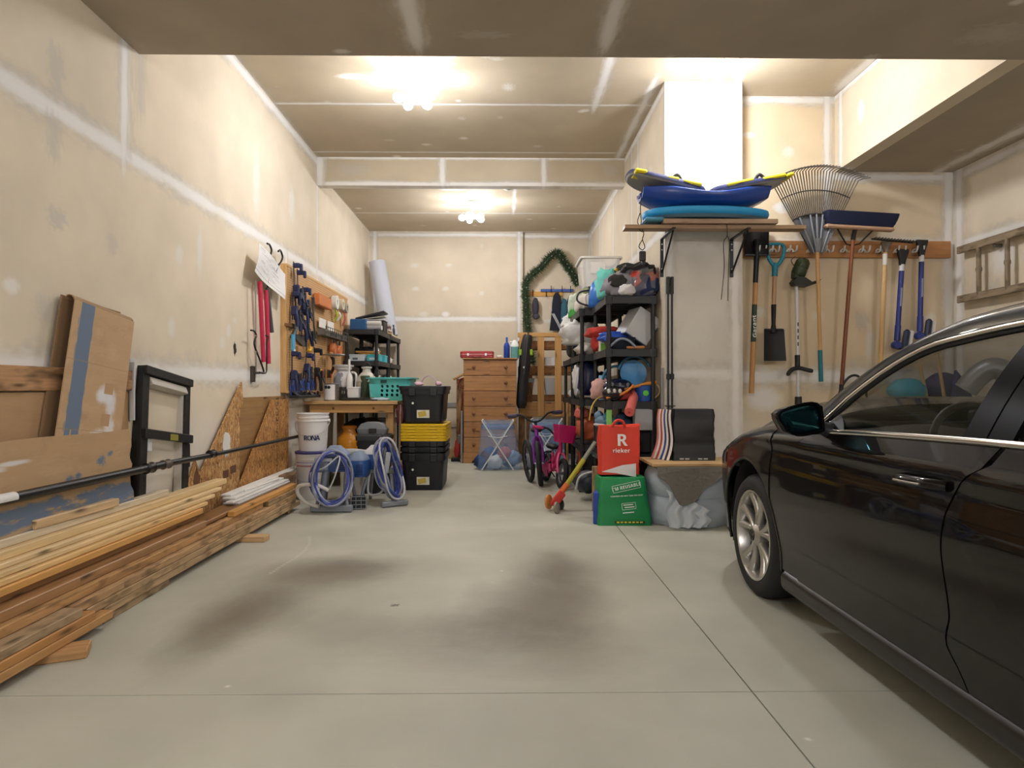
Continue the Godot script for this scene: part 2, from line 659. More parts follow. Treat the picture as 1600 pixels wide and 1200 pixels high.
func room() -> void:
	# left wall: picture runs from z = 1.7 to z = -11.3 (13 m)
	var wl := drywall("left", 13.0, 4.0, [[0.55, 0.0, 13.0, 0.45], [1.2, 0.0, 13.0, 0.10], [2.46, 0.0, 13.0, 0.085], [3.76, 5.5, 13.0, 0.075]],
			[[5.55, 2.46, 3.9, 0.07], [9.5, 0.0, 3.82, 0.03], [8.4, 0.0, 2.4, 0.05], [12.46, 0.0, 4.0, 0.05]],
			[[4.55, 2.85, 0.13, 0.36, 1], [4.95, 2.66, 0.16, 0.3, 1], [4.95, 2.32, 0.14, 0.3, 1], [5.72, 3.0, 0.16, 0.7, 1], [5.65, 3.15, 0.1, 0.14, 2],
			[4.95, 1.93, 0.18, 0.14, 1], [5.45, 1.9, 0.12, 0.15, 1], [6.2, 2.0, 0.14, 0.2, 0], [4.9, 1.47, 0.2, 0.18, 1], [6.1, 1.5, 0.1, 0.2, 0], [6.9, 1.45, 0.12, 0.14, 0], [7.0, 1.55, 0.1, 0.16, 0], [6.5, 2.1, 0.1, 0.5, 0], [7.6, 2.9, 0.2, 0.8, 0], [8.6, 3.0, 0.25, 0.5, 0]], 140.0)
	slab("wall_left", wl, Vector3(-2.35, -0.1, 1.6), Vector3(-2.2, 4.1, -11.3), 2, 1.7, -11.3, 1, 0.0, 4.0)
	# back wall with a shallow step
	var wb := drywall("back", 3.8, 4.0, [[2.22, 0.15, 2.5, 0.07], [3.6, 0.1, 3.8, 0.05]], [[0.1, 0, 4, 0.05], [2.46, 0, 4, 0.05], [3.66, 0, 4, 0.06]],
			[[0.9, 2.3, 0.2, 0.12, 0], [1.25, 2.3, 0.15, 0.12, 2], [0.75, 2.72, 0.16, 0.1, 0], [1.25, 2.72, 0.14, 0.1, 0], [0.75, 3.1, 0.16, 0.1, 0], [1.3, 3.1, 0.14, 0.08, 0], [1.85, 2.65, 0.1, 0.1, 0], [3.0, 2.2, 0.3, 0.1, 0]], 110.0, "d2c5af")
	slab("wall_back", wb, Vector3(-2.2, -0.1, -10.8), Vector3(0.315, 4.1, -11.05), 0, -2.2, 1.6, 1, 0.0, 4.0)
	slab("wall_back_recess", wb, Vector3(0.315, -0.1, -10.88), Vector3(1.43, 4.1, -11.05), 0, -2.2, 1.6, 1, 0.0, 4.0)
	# pier and bay wall
	var wr := drywall("bay", 5.4, 4.0, [[3.77, 0, 1.95, 0.06], [3.59, 2.1, 5.4, 0.05], [2.5, 0, 5.4, 0.07]], [[0.04, 0, 4, 0.04], [1.2, 0, 4, 0.05], [1.55, 2.0, 4, 0.05], [2.8, 0, 4, 0.05], [4.0, 0, 4, 0.05], [4.9, 0, 4, 0.05]], [[0.6, 3.2, 0.2, 0.2, 0]], 100.0)
	slab("wall_bay", wr, Vector3(1.43, -0.1, -5.87), Vector3(1.62, 4.1, -11.05), 2, -5.8, -11.2, 1, 0.0, 4.0)
	var wp := drywall("pier", 0.72, 4.0, [[3.78, 0.0, 0.72, 0.08], [0.6, 0.0, 0.72, 0.5], [1.75, 0.1, 0.62, 0.25], [1.22, 0.05, 0.66, 0.09], [2.45, 0, 0.7, 0.08]], [[0.05, 0, 4, 0.06], [0.64, 0, 4, 0.07]], [[0.3, 1.6, 0.3, 0.4, 0], [0.35, 0.5, 0.4, 0.8, 2], [0.4, 0.9, 0.3, 0.8, 0]], 150.0, "d6d1c8", 0.3)
	slab("wall_pier", wp, Vector3(1.43, -0.1, -5.82), Vector3(2.12, 4.1, -5.87), 0, 1.42, 2.14, 1, 0.0, 4.0)
	slab("wall_pier_core", wp, Vector3(1.62, -0.1, -5.87), Vector3(2.12, 4.1, -6.3), 0, 1.42, 2.14, 1, 0.0, 4.0)
	# wall behind the garden tools
	var wt := drywall("tools", 2.2, 4.0, [[0.55, 0.0, 2.2, 0.45], [1.2, 0.0, 2.2, 0.11], [2.42, 0, 2.2, 0.11], [3.78, 0, 1.0, 0.06], [3.06, 0.9, 2.2, 0.06]], [[0.92, 2.5, 4, 0.055], [2.06, 0, 3.1, 0.08]],
			[[0.3, 1.8, 0.14, 0.14, 0], [0.83, 1.77, 0.12, 0.12, 0], [1.25, 1.72, 0.2, 0.2, 1], [1.32, 1.5, 0.1, 0.5, 0], [0.52, 2.78, 0.22, 0.14, 2], [0.55, 3.3, 0.14, 0.14, 0], [1.9, 1.75, 0.14, 0.14, 0], [0.3, 1.0, 0.4, 0.3, 2]], 200.0, "d8c6a8")
	slab("wall_tools", wt, Vector3(2.12, -0.1, -6.1), Vector3(4.2, 4.1, -6.3), 0, 2.1, 4.3, 1, 0.0, 4.0)
	var wq := drywall("right", 8.0, 4.0, [[3.05, 0, 8, 0.06], [1.2, 0, 8, 0.1], [2.42, 0, 8, 0.06]], [[7.73, 0, 3.2, 0.09], [4, 0, 3, 0.05]], [[7.2, 2.2, 0.25, 0.4, 2], [6.8, 2.55, 0.2, 0.3, 2], [7.3, 1.9, 0.2, 0.3, 1]], 110.0)
	slab("wall_right", wq, Vector3(4.2, -0.1, 1.6), Vector3(4.35, 4.1, -6.3), 2, 1.7, -6.3, 1, 0.0, 4.0)
	slab("wall_front", wq, Vector3(-2.35, -0.1, 1.6), Vector3(4.35, 4.1, 1.75), 0, -2.35, 5.65, 1, 0.0, 4.0)
	# ceilings
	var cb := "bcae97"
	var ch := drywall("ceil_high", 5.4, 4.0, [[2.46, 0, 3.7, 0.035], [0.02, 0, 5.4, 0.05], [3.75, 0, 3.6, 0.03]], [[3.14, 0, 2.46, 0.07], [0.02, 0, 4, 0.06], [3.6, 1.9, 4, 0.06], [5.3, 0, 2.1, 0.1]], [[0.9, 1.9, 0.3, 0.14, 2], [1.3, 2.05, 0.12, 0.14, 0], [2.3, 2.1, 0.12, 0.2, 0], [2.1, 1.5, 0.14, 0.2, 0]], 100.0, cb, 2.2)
	slab("ceiling_high", ch, Vector3(-2.35, 3.82, -3.85), Vector3(3.09, 3.98, -7.9), 0, -2.25, 3.15, 2, -3.85, -7.85)
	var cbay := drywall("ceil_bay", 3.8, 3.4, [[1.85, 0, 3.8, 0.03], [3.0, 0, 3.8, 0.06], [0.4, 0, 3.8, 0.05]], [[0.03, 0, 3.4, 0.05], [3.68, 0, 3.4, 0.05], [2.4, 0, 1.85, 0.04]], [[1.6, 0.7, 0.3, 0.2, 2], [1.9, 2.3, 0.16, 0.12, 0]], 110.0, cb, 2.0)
	slab("ceiling_bay", cbay, Vector3(-2.35, 3.66, -7.9), Vector3(1.6, 3.98, -11.05), 0, -2.25, 1.55, 2, -7.8, -11.2)
	var bm := drywall("beam", 3.7, 0.4, [[0.34, 0, 3.7, 0.035], [0.03, 0, 3.7, 0.05]], [[1.5, 0, 0.4, 0.06], [0.06, 0, 0.4, 0.08], [2.7, 0, 0.4, 0.05]], [[0.4, 0.2, 0.5, 0.2, 1], [3.5, 0.2, 0.25, 0.2, 1]], 140.0, "c4b69d")
	slab("trim_beam", bm, Vector3(-2.2, 3.485, -7.78), Vector3(1.43, 3.9, -7.9), 0, -2.22, 1.48, 1, 3.47, 3.87)
	var so := drywall("soffit", 2.4, 1.0, [[0.7, 0, 2.4, 0.04]], [[2.05, 0, 1, 0.05]], [[1.7, 0.4, 0.1, 0.25, 2]], 120.0)
	slab("wall_soffit", so, Vector3(3.09, 3.115, -4.0), Vector3(3.22, 3.98, -6.2), 2, -3.95, -6.35, 1, 3.1, 4.1)
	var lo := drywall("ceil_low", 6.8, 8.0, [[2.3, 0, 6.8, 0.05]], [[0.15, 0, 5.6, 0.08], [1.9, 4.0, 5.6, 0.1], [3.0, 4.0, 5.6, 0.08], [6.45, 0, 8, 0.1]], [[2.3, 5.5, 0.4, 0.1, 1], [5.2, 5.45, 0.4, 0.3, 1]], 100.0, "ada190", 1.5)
	slab("ceiling_low", lo, Vector3(-2.35, 3.115, 1.75), Vector3(4.35, 3.3, -4.0), 0, -2.4, 4.4, 2, 1.75, -6.25)
	slab("ceiling_soffit", lo, Vector3(3.22, 3.115, -4.0), Vector3(4.35, 3.3, -6.3), 0, -2.4, 4.4, 2, 1.75, -6.25)
	slab("wall_over_beam", so, Vector3(-2.35, 3.3, -3.85), Vector3(3.09, 4.0, -4.0), 0, -2.35, 3.1, 1, 3.1, 4.1)
	# rear garage door behind the photographer
	var door := Node3D.new()
	door.name = "door_1"
	add_child(door)
	door.set_meta("kind", "structure")
	for k in 4:
		O(M.new().box(Vector3(0.9, 0.32 + k * 0.62, 1.56), Vector3(4.9, 0.6, 0.05), 0.01), "door_panel", mat("d9d8d4", 0.5), door)
	floor_slabs()


func floor_slabs() -> void:
	# concrete: x -2.3..4.3, z 1.7..-11.1 at 128 px per metre
	var ppm := 128.0
	var W := int(6.6 * ppm)
	var H := int(12.8 * ppm)
	var im := clouds(W, H, C("b9b8aa"), 0.045, 0.03, 77)
	rng.seed = 77
	var stain := brush(Color(0.30, 0.25, 0.20, 0.045), 0.25, 9)
	# two worn tyre tracks, one parked car's width apart [x, z, w, h, strength]
	for s in [[-1.06, -4.0, 0.7, 0.6, 8], [-1.24, -3.4, 0.5, 0.9, 6], [-1.34, -2.95, 0.35, 0.7, 4], [0.36, -3.95, 0.4, 0.7, 6], [0.22, -3.4, 0.6, 0.75, 7], [-0.1, -3.05, 0.6, 0.5, 5], [0.3, -2.95, 0.5, 0.5, 4], [-0.6, -3.2, 0.9, 0.6, 1], [0.1, -2.75, 1.1, 0.4, 2], [0.3, -4.3, 0.24, 0.4, 2]]:
		for k in s[4] * 2:
			dab(im, stain, Vector2(s[0] + 2.3 + rng.randf_range(-0.5, 0.5) * s[2] * 0.5, 1.7 - s[1] + rng.randf_range(-0.5, 0.5) * s[3] * 0.6) * ppm, Vector2(s[2], s[3]) * ppm * rng.randf_range(0.7, 1.7))
	var spot := brush(Color(0.3, 0.28, 0.24, 0.7), 0.8, 4)
	dab(im, spot, Vector2(-0.55 + 2.3, 1.7 + 3.35) * ppm, Vector2(0.06, 0.05) * ppm)
	var fleck := brush(Color(0.88, 0.87, 0.82, 0.9), 0.5, 6)
	for i in 26:  # a dribble of paint
		var t := i / 25.0
		dab(im, fleck, Vector2(2.3 - 1.43 + 0.09 * t + 0.05 * sin(t * 4.0), 1.7 + 4.9 - 0.95 * t) * ppm, Vector2(0.035, 0.02) * ppm)
	for i in 60:
		dab(im, fleck, Vector2(rng.randf() * W, rng.randf() * H), Vector2.ONE * rng.randf_range(2.0, 5.0))
	var m := tex_mat("concrete", im, 0.42)
	m.metallic_specular = 0.35
	m.roughness = 0.5
	var f := Node3D.new()
	f.name = "floor"
	add_child(f)
	f.set_meta("kind", "structure")
	var xs := [-2.35, 0.897, 0.903, 4.35]
	var zs := [1.75, -2.379, -2.385, -11.05]
	for i in [0, 2]:
		for j in [0, 2]:
			slab("floor_slab", m, Vector3(xs[i], -0.12, zs[j]), Vector3(xs[i + 1], 0.0, zs[j + 1]), 0, -2.3, 4.3, 2, -11.1, 1.7, f)
	slab("joint_bed", mat("4a463f", 0.95), Vector3(-2.35, -0.15, 1.75), Vector3(4.35, -0.006, -11.05), 0, 0, 1, 2, 0, 1, f)


func grain_image(sd: int, lo: float, dark: float, knots: int) -> Image:  # grain runs along x
	var im := Image.create(512, 128, false, Image.FORMAT_RGBA8)
	var f := FastNoiseLite.new()
	f.seed = sd
	f.frequency = 0.02
	f.fractal_octaves = 3
	var kn := []
	rng.seed = sd
	for i in knots:
		kn.append(Vector3(rng.randf() * 512, rng.randf() * 128, rng.randf_range(4, 8)))
	for y in 128:
		for x in 512:
			var b := 0.0
			var v := 0.0
			for k in kn:
				var d: float = Vector2((x - k.x) * 0.35, y - k.y).length() / k.z
				b += exp(-d * d * 0.35) * 1.2
				v += exp(-d * d)
			var n := f.get_noise_2d(x * 0.12, y * 1.6 + b * 26.0) * 0.6 + f.get_noise_2d(x * 0.5 + 900, y * 6.0) * 0.35
			var blot := maxf(0.0, f.get_noise_2d(x * 0.5 + 300, y * 0.9 + 700)) * dark
			var g := clampf(1.0 - lo * (0.5 + n) - blot - v * 0.45, 0.1, 1.0)
			im.set_pixel(x, y, Color(g, g * (0.98 - 0.06 * (1.0 - g)), g * (0.96 - 0.18 * (1.0 - g))))
	return im


func make_materials() -> void:
	var w := Vector3(0.75, 5.0, 1.0)
	tex_mat("pine", grain_image(3, 0.14, 0.0, 3), 0.6, w)
	tex_mat("rough", grain_image(8, 0.22, 0.45, 2), 0.8, w)
	tex_mat("plain_wood", grain_image(21, 0.16, 0.08, 2), 0.45, w)
	var o := Image.create(512, 512, false, Image.FORMAT_RGBA8)
	o.fill(C("b58c5a"))
	rng.seed = 5
	var cols := ["c79c66", "a9783f", "d9b27a", "8c5f38", "bd8f58", "cfa468", "b07c48", "6e4a33"]
	for i in 2600:
		var c := C(cols[rng.randi() % (8 if rng.randf() < 0.25 else 7)])
		var long := rng.randi_range(14, 46)
		var wid := rng.randi_range(4, 14)
		var p := Vector2(rng.randf(), rng.randf()) * 512
		var a := rng.randf_range(-0.5, 0.5) + PI / 2
		var d := Vector2.from_angle(a)
		for s in long:
			var q := p + d * s
			o.fill_rect(Rect2i(int(q.x) % 512, int(q.y) % 512, mini(wid, 2 + s), 2), c.darkened(0.02 * (s % 4)))
	var om := tex_mat("osb", o, 0.75, Vector3(1.7, 1.7, 1))
	om.heightmap_enabled = true
	om.heightmap_texture = om.albedo_texture
	om.heightmap_scale = 0.15
	var cb := Image.create(256, 256, false, Image.FORMAT_RGBA8)
	var f := FastNoiseLite.new()
	f.frequency = 0.03
	for y in 256:
		for x in 256:
			var g := 0.96 + 0.05 * f.get_noise_2d(x * 0.3, y) + 0.02 * f.get_noise_2d(x * 3.0, y * 8.0)
			cb.set_pixel(x, y, Color(g, g, g))
	tex_mat("card", cb, 0.85, Vector3(1, 1, 1))
	var fb := Image.create(128, 128, false, Image.FORMAT_RGBA8)
	for y in 128:
		for x in 128:
			var g := 0.82 + 0.18 * ((x + y) % 2) - 0.1 * absf(f.get_noise_2d(x * 2, y * 2))
			fb.set_pixel(x, y, Color(g, g, g))
	tex_mat("fabric", fb, 0.9, Vector3(2, 2, 1))


func wood(col: String, kind := "pine") -> StandardMaterial3D:
	return tinted(kind, col)


func board(label: String, a: Vector3, b: Vector3, col: String, kind := "pine", grp := "boards stacked along the left wall", turn := 0.0, nm := "lumber_board") -> MeshInstance3D:
	var m := M.new()
	rng.seed = label.hash()
	m.uo = Vector2(rng.randf(), rng.randf())
	var s := (b - a).abs()
	m.box(Vector3(0, s.y / 2, 0), s, 0.004)
	var c := (a + b) * 0.5
	if kind == "rough":
		col = C(col).lerp(C("d8c09c"), 0.45).to_html(false)
	var o := O(m, nm, wood(col, kind), null, Vector3(c.x, minf(a.y, b.y), c.z), Vector3(0, turn, 0))
	tag(o, label, "board", grp)
	return o


func lumber_wall() -> void:
	# wall fittings
	var led := board("brown knotty plank fixed to the left wall behind the folded cardboard", Vector3(-2.2, 1.085, -1.2), Vector3(-2.163, 1.2, -3.87), "a87244", "rough", "")
	led.position.x = -2.181
	var so := T("wall_outlet", "white wall outlet with a plugged-in white box seen through the black frame", "outlet", Vector3(-2.2, 0.79, -4.02))
	O(M.new().box(Vector3(0.004, 0, 0), Vector3(0.008, 0.118, 0.075), 0.002), "plate", mat("e6e4e0", 0.4), so)
	O(M.new().box(Vector3(0.03, -0.035, -0.012), Vector3(0.045, 0.085, 0.06), 0.006), "plug_in_box", mat("e9edf2", 0.35), so)
	O(M.new().box(Vector3(0.01, 0.028, 0.0), Vector3(0.006, 0.03, 0.034), 0.001), "socket", mat("d4d2cd", 0.4), so)
	# gas pipe on brackets
	var pp := T("wall_pipe", "long black steel pipe with couplings running low along the left wall", "pipe", Vector3(-2.06, 0.63, 0))
	var blk := mat("191817", 0.38, 0.3, 0.05)
	O(M.new().cyl(Vector3(0, 0.012, -1.0), Vector3(0, 0.006, -4.05), 0.0225, 16), "pipe_length", blk, pp)
	O(M.new().cyl(Vector3(0, 0.006, -4.05), Vector3(0, -0.005, -4.72), 0.019, 16), "pipe_length", blk, pp)
	O(M.new().cyl(Vector3(0, -0.005, -4.72), Vector3(0, -0.02, -7.2), 0.0155, 16), "pipe_length", blk, pp)
	for q in [[-3.86, 0.029], [-4.05, 0.026], [-4.68, 0.026]]:
		O(M.new().lathe([[0.015, -0.045], [q[1], -0.04], [q[1] + 0.004, -0.03], [q[1], -0.02], [q[1], 0.03], [q[1] + 0.003, 0.036], [0.015, 0.045]], 16, Vector3(0, 0.004, q[0]), Vector3(90, 0, 0)), "coupling", mat("5b5145", 0.55, 0.4) if q[0] == -4.05 else blk, pp)
	O(M.new().cyl(Vector3(0, 0.012, -2.62), Vector3(0, 0.011, -2.8), 0.0235, 16), "tape_wrap", mat("d9d8d6", 0.6), pp)
	for z in [-1.6, -4.6, -7.1]:
		var b := M.new()
		b.box(Vector3(-0.13, 0, z), Vector3(0.012, 0.16, 0.05), 0.003)
		b.tube([Vector3(-0.13, -0.01, z), Vector3(-0.07, -0.01, z), Vector3(-0.01, -0.012, z)], 0.008)
		O(b, "bracket", blk, pp)
	# a torn hole in the paper of the wall
	O(M.new().blob(V0, Vector3(0.0015, 0.05, 0.025), 0.8, 0.4, 3, 8), "paper_tear", mat("2b2219", 0.9), get_node("wall_left"), Vector3(-2.2, 1.42, -5.42))
	# cardboard
	var card := "b3906a"
	var bp := O(M.new().sheet(func(u, v): return Vector3(0.012 * sin(u * 3.0) + 0.03 * (1.0 - v) * (1.0 - v), v * 0.72, -u * 1.85), 12, 8, 0.006), "cardboard_sheet", tinted("card", card), null, Vector3(-2.19, 0.36, -2.02))
	tag(bp, "flat brown cardboard sheet leaning on the wall under the plank", "cardboard", "cardboard pieces")
	var fold := T("folded_cardboard", "tall folded brown cardboard sheet with a blue painted stripe and white paint spray", "cardboard", Vector3(-2.14, 0.3, -3.0))
	var pic := Image.create(256, 512, false, Image.FORMAT_RGBA8)
	pic.fill(C("b99a76"))
	var ton := [brush(Color(0.6, 0.48, 0.36, 0.12), 0.8, 1), brush(Color(0.83, 0.71, 0.58, 0.12), 0.8, 2)]
	rng.seed = 12
	for i in 160:
		dab(pic, ton[i % 2], Vector2(rng.randf() * 256, rng.randf() * 512), Vector2(rng.randf_range(10, 120), rng.randf_range(4, 40)))
	pic.fill_rect(Rect2i(26, 0, 52, 512), C("66768c"))
	pic.fill_rect(Rect2i(46, 260, 5, 252), C("b99a76"))
	for i in 40:
		dab(pic, brush(Color(0.4, 0.46, 0.55, 0.5)), Vector2(24 + 56 * (i % 2) + rng.randf_range(-3, 3), rng.randf() * 512), Vector2(8, 30))
	var spray := brush(Color(0.86, 0.87, 0.9, 0.8), 0.15, 4)
	for q in [[170, 180, 90, 60], [195, 200, 60, 80], [165, 275, 110, 52], [200, 250, 60, 60], [165, 400, 34, 60], [150, 185, 60, 40]]:
		dab(pic, spray, Vector2(q[0], q[1]), Vector2(q[2], q[3]))
	pic.fill_rect(Rect2i(160, 155, 38, 24), C("b08e69"))
	pic.fill_rect(Rect2i(160, 222, 38, 26), C("b08e69"))
	for q in [[118, 390, 22, 70], [112, 410, 18, 40]]:
		dab(pic, brush(Color(0.38, 0.45, 0.55, 0.9), 0.6, 8), Vector2(q[0], q[1]), Vector2(q[2], q[3]))
	for y in [120, 260, 330, 420]:
		pic.fill_rect(Rect2i(0, y, 256, 1), C("9c7f5e"))
	var pm := tex_mat("fold_print", pic, 0.85)
	var lean := func(h: float) -> Vector3: return Vector3(0.01 - 0.018 * h, h, -0.24 * h)
	O(M.new().sheet(func(u, v): return lean.call(1.24 * (1.0 - v)) + Vector3(0.022, -0.06 * u, -0.52 * u), 10, 14, 0.006), "front_panel", pm, fold)
	O(M.new().sheet(func(u, v): return lean.call(1.26 * (1.0 - v)) + Vector3(-0.03, -0.03 * u, -0.5 * u + 0.03), 6, 10, 0.006), "back_panel", tinted("card", "8f7152"), fold)
	O(M.new().sheet(func(u, v): return lean.call(1.24) + Vector3(-0.004 + 0.026 * cos(v * PI), 0.026 * sin(v * PI) - 0.06 * u, -0.52 * u), 8, 8, 0.005), "folded_edge", tinted("card", "a58662"), fold)
	O(M.new().sheet(func(u, v): return lean.call(1.17 * (1.0 - v) + 0.02) + Vector3(0.02 - 0.03 * u, 0, -0.52 - 0.055 * u), 4, 10, 0.005), "side_flap", tinted("card", "86694c"), fold)
	var fr := Image.create(512, 256, false, Image.FORMAT_RGBA8)
	fr.fill(C("b49570"))
	for i in 160:
		dab(fr, ton[i % 2], Vector2(rng.randf() * 512, rng.randf() * 256), Vector2(rng.randf_range(10, 120), rng.randf_range(4, 40)))
	var blue := brush(Color(0.4, 0.46, 0.55, 0.95), 0.5, 3)
	for i in 130:
		dab(fr, blue, Vector2(rng.randf() * 512, 150 + rng.randf() * 96), Vector2(rng.randf_range(40, 120), rng.randf_range(14, 30)))
	for q in [[430, 75, 30, 34], [452, 60, 20, 20], [345, 110, 26, 24], [365, 105, 20, 24]]:
		dab(fr, blue, Vector2(q[0], q[1]), Vector2(q[2], q[3]))
	for q in [[190, 60, 80, 18], [150, 80, 16, 50], [155, 110, 16, 50], [230, 50, 90, 16], [235, 120, 60, 18], [238, 130, 40, 12]]:
		dab(fr, spray, Vector2(q[0], q[1]), Vector2(q[2], q[3]))
	for i in 14:
		dab(fr, brush(Color(0.72, 0.6, 0.46, 1.0), 0.8, i), Vector2(rng.randf() * 512, 200 + rng.randf() * 50), Vector2(rng.randf_range(20, 70), 8))
	var fp := O(M.new().sheet(func(u, v): return Vector3(0.035 * v * v, (1.0 - v) * 0.5 - 0.01 * sin(u * 9.0) * (1.0 - v) * 0.5, -u * (1.62 + 0.02 * sin(v * 19.0) + (0.03 if int(v * 10) == 2 else 0.0))), 16, 10, 0.006), "cardboard_sheet", tex_mat("front_print", fr, 0.85), null, Vector3(-2.113, 0.37, -2.12))
	tag(fp, "low wide cardboard sheet with torn end and blue paint along its foot, behind the pipe", "cardboard", "cardboard pieces")
	var bead := O(M.new().box(Vector3(0, 0.17, 0), Vector3(0.03, 0.34, 0.012), 0.002).box(Vector3(-0.014, 0.18, -0.02), Vector3(0.003, 0.36, 0.04), 0.001), "corner_bead", mat("c9cacb", 0.5), null, Vector3(-2.17, 0.91, -3.88))
	tag(bead, "short white metal corner bead beside the black frame", "corner bead")
	# black steel window-well frame leaning on the wall
	var fm := T("steel_frame", "black steel channel frame with a middle bar leaning against the left wall", "frame", Vector3(-2.11, 0.0, -3.82))
	fm.rotation_degrees = Vector3(-8.0, 0, 2.6)
	var bk := mat("1d1c1c", 0.5, 0.2, 0.06)
	for z in [-0.03, -0.56]:
		O(M.new().box(Vector3(0, 0.62, z), Vector3(0.012, 1.24, 0.07), 0.003).box(Vector3(-0.03, 0.62, z + (0.03 if z > -0.1 else -0.03)), Vector3(0.06, 1.24, 0.012), 0.003), "upright", bk, fm)
		O(M.new().box(Vector3(-0.035, 0.6, z + (-0.03 if z > -0.1 else 0.03)), Vector3(0.05, 1.1, 0.018), 0.002), "liner", mat("c8c3ba", 0.6) if z < -0.1 else bk, fm)
	O(M.new().box(Vector3(-0.01, 1.225, -0.295), Vector3(0.07, 0.05, 0.6), 0.003), "head", bk, fm)
	O(M.new().box(Vector3(0.015, 0.84, -0.295), Vector3(0.035, 0.055, 0.6), 0.004), "middle_bar", bk, fm)
	O(M.new().box(Vector3(0.0335, 0.835, -0.33), Vector3(0.002, 0.04, 0.1), 0.0005), "sticker", mat("8c8433", 0.5), fm)
	O(M.new().box(Vector3(-0.01, 1.16, -0.3), Vector3(0.05, 0.05, 0.46), 0.003, Vector3(0, 0, 20)), "inner_liner", mat("b9b2a8", 0.6), fm)
	# oriented strand board offcuts
	var poly := func(pts: Array) -> PackedVector2Array:
		var q := PackedVector2Array()
		for p in pts:
			q.append(p)
		return q
	var o1 := M.new()
	o1.prism(poly.call([Vector2(5.47, 1.17), Vector2(5.5, 1.0), Vector2(5.43, 0.94), Vector2(5.42, 0.02), Vector2(4.18, 0.02), Vector2(5.2, 0.93), Vector2(5.22, 0.95)]), 0.011)
	var ob := O(o1, "osb_offcut", mats["osb"], null, Vector3(-2.166, -0.02, 0), Vector3(0, 90, 0))
	tag(ob, "tall pointed strand board offcut with a white paint blotch against the wall", "board", "sheet offcuts")
	O(M.new().blob(V0, Vector3(0.07, 0.09, 0.0012), 0.5, 0.3, 4, 8), "paint_blotch", mat("dcdad6", 0.7), ob, Vector3(5.17, 0.68, 0.0062))
	for q in [[5.3, 0.47, 0.11, 0.06], [5.16, 0.45, 0.1, 0.06]]:
		O(M.new().box(V0, Vector3(q[2], q[3], 0.0012), 0.0003), "dark_flake", mat("6b4636", 0.8), ob, Vector3(q[0], q[1], 0.0058))
	var ply := M.new().box(Vector3(0, 0.51, 0), Vector3(0.012, 1.02, 1.22), 0.002)
	tag(O(ply, "plywood_sheet", wood("a98456", "plain_wood"), null, Vector3(-2.186, 0.0, -6.01)), "square-topped brown plywood sheet behind the strand board offcuts", "board", "sheet offcuts")
	var o2 := M.new()
	o2.prism(poly.call([Vector2(6.13, 0.99), Vector2(6.6, 0.99), Vector2(6.6, 0.0), Vector2(5.05, 0.0)]), 0.011)
	var ob2 := O(o2, "osb_offcut", tinted("osb", "f4e6cc"), null, Vector3(-2.15, 0, 0), Vector3(0, 90, 0))
	tag(ob2, "four-sided strand board offcut with black printed lettering by the peg board", "board", "sheet offcuts")
	words("RATED SHEATHING 24/16", 0.035, "stamp", mat("4a3a2c", 0.8), ob2, Vector3(6.27, 0.53, 0.006), Vector3(0, 0, -90), false)
	words("15/32", 0.07, "stamp", mat("4a3a2c", 0.8), ob2, Vector3(6.27, 0.9, 0.006), Vector3(0, 0, -90), false)
	var o3 := M.new()
	o3.prism(poly.call([Vector2(4.58, 0.61), Vector2(4.66, 0.5), Vector2(4.85, 0.3), Vector2(4.85, 0.0), Vector2(4.12, 0.0), Vector2(4.4, 0.35)]), 0.011)
	var ob3 := O(o3, "osb_offcut", mats["osb"], null, Vector3(-2.135, 0, 0), Vector3(0, 90, 0))
	tag(ob3, "small low strand board offcut with a dark diamond mark below the pipe bracket", "board", "sheet offcuts")
	O(M.new().prism(poly.call([Vector2(0, 0.1), Vector2(0.06, 0.0), Vector2(0, -0.12), Vector2(-0.05, 0.0)]), 0.0012), "dark_flake", mat("6b4636", 0.8), ob3, Vector3(4.6, 0.46, 0.006))
	# lumber pile; cross blocks first
	board("short floor block sticking out under the near end of the lumber", Vector3(-2.1, 0, -2.62), Vector3(-1.70, 0.038, -2.74), "c49a68", "pine", "floor blocks under the lumber", 24)
	board("dark floor block under the middle of the lumber", Vector3(-2.1, 0, -3.1), Vector3(-1.86, 0.04, -3.7), "8b7a60", "rough", "floor blocks under the lumber")
	board("pale floor block sticking out under the far half of the lumber", Vector3(-2.1, 0, -4.72), Vector3(-1.70, 0.04, -4.82), "d3b184", "pine", "floor blocks under the lumber")
	board("floor block beneath the very end of the lumber by the sprayer", Vector3(-2.1, 0, -5.75), Vector3(-1.87, 0.04, -5.85), "8b6a48", "rough", "floor blocks under the lumber")
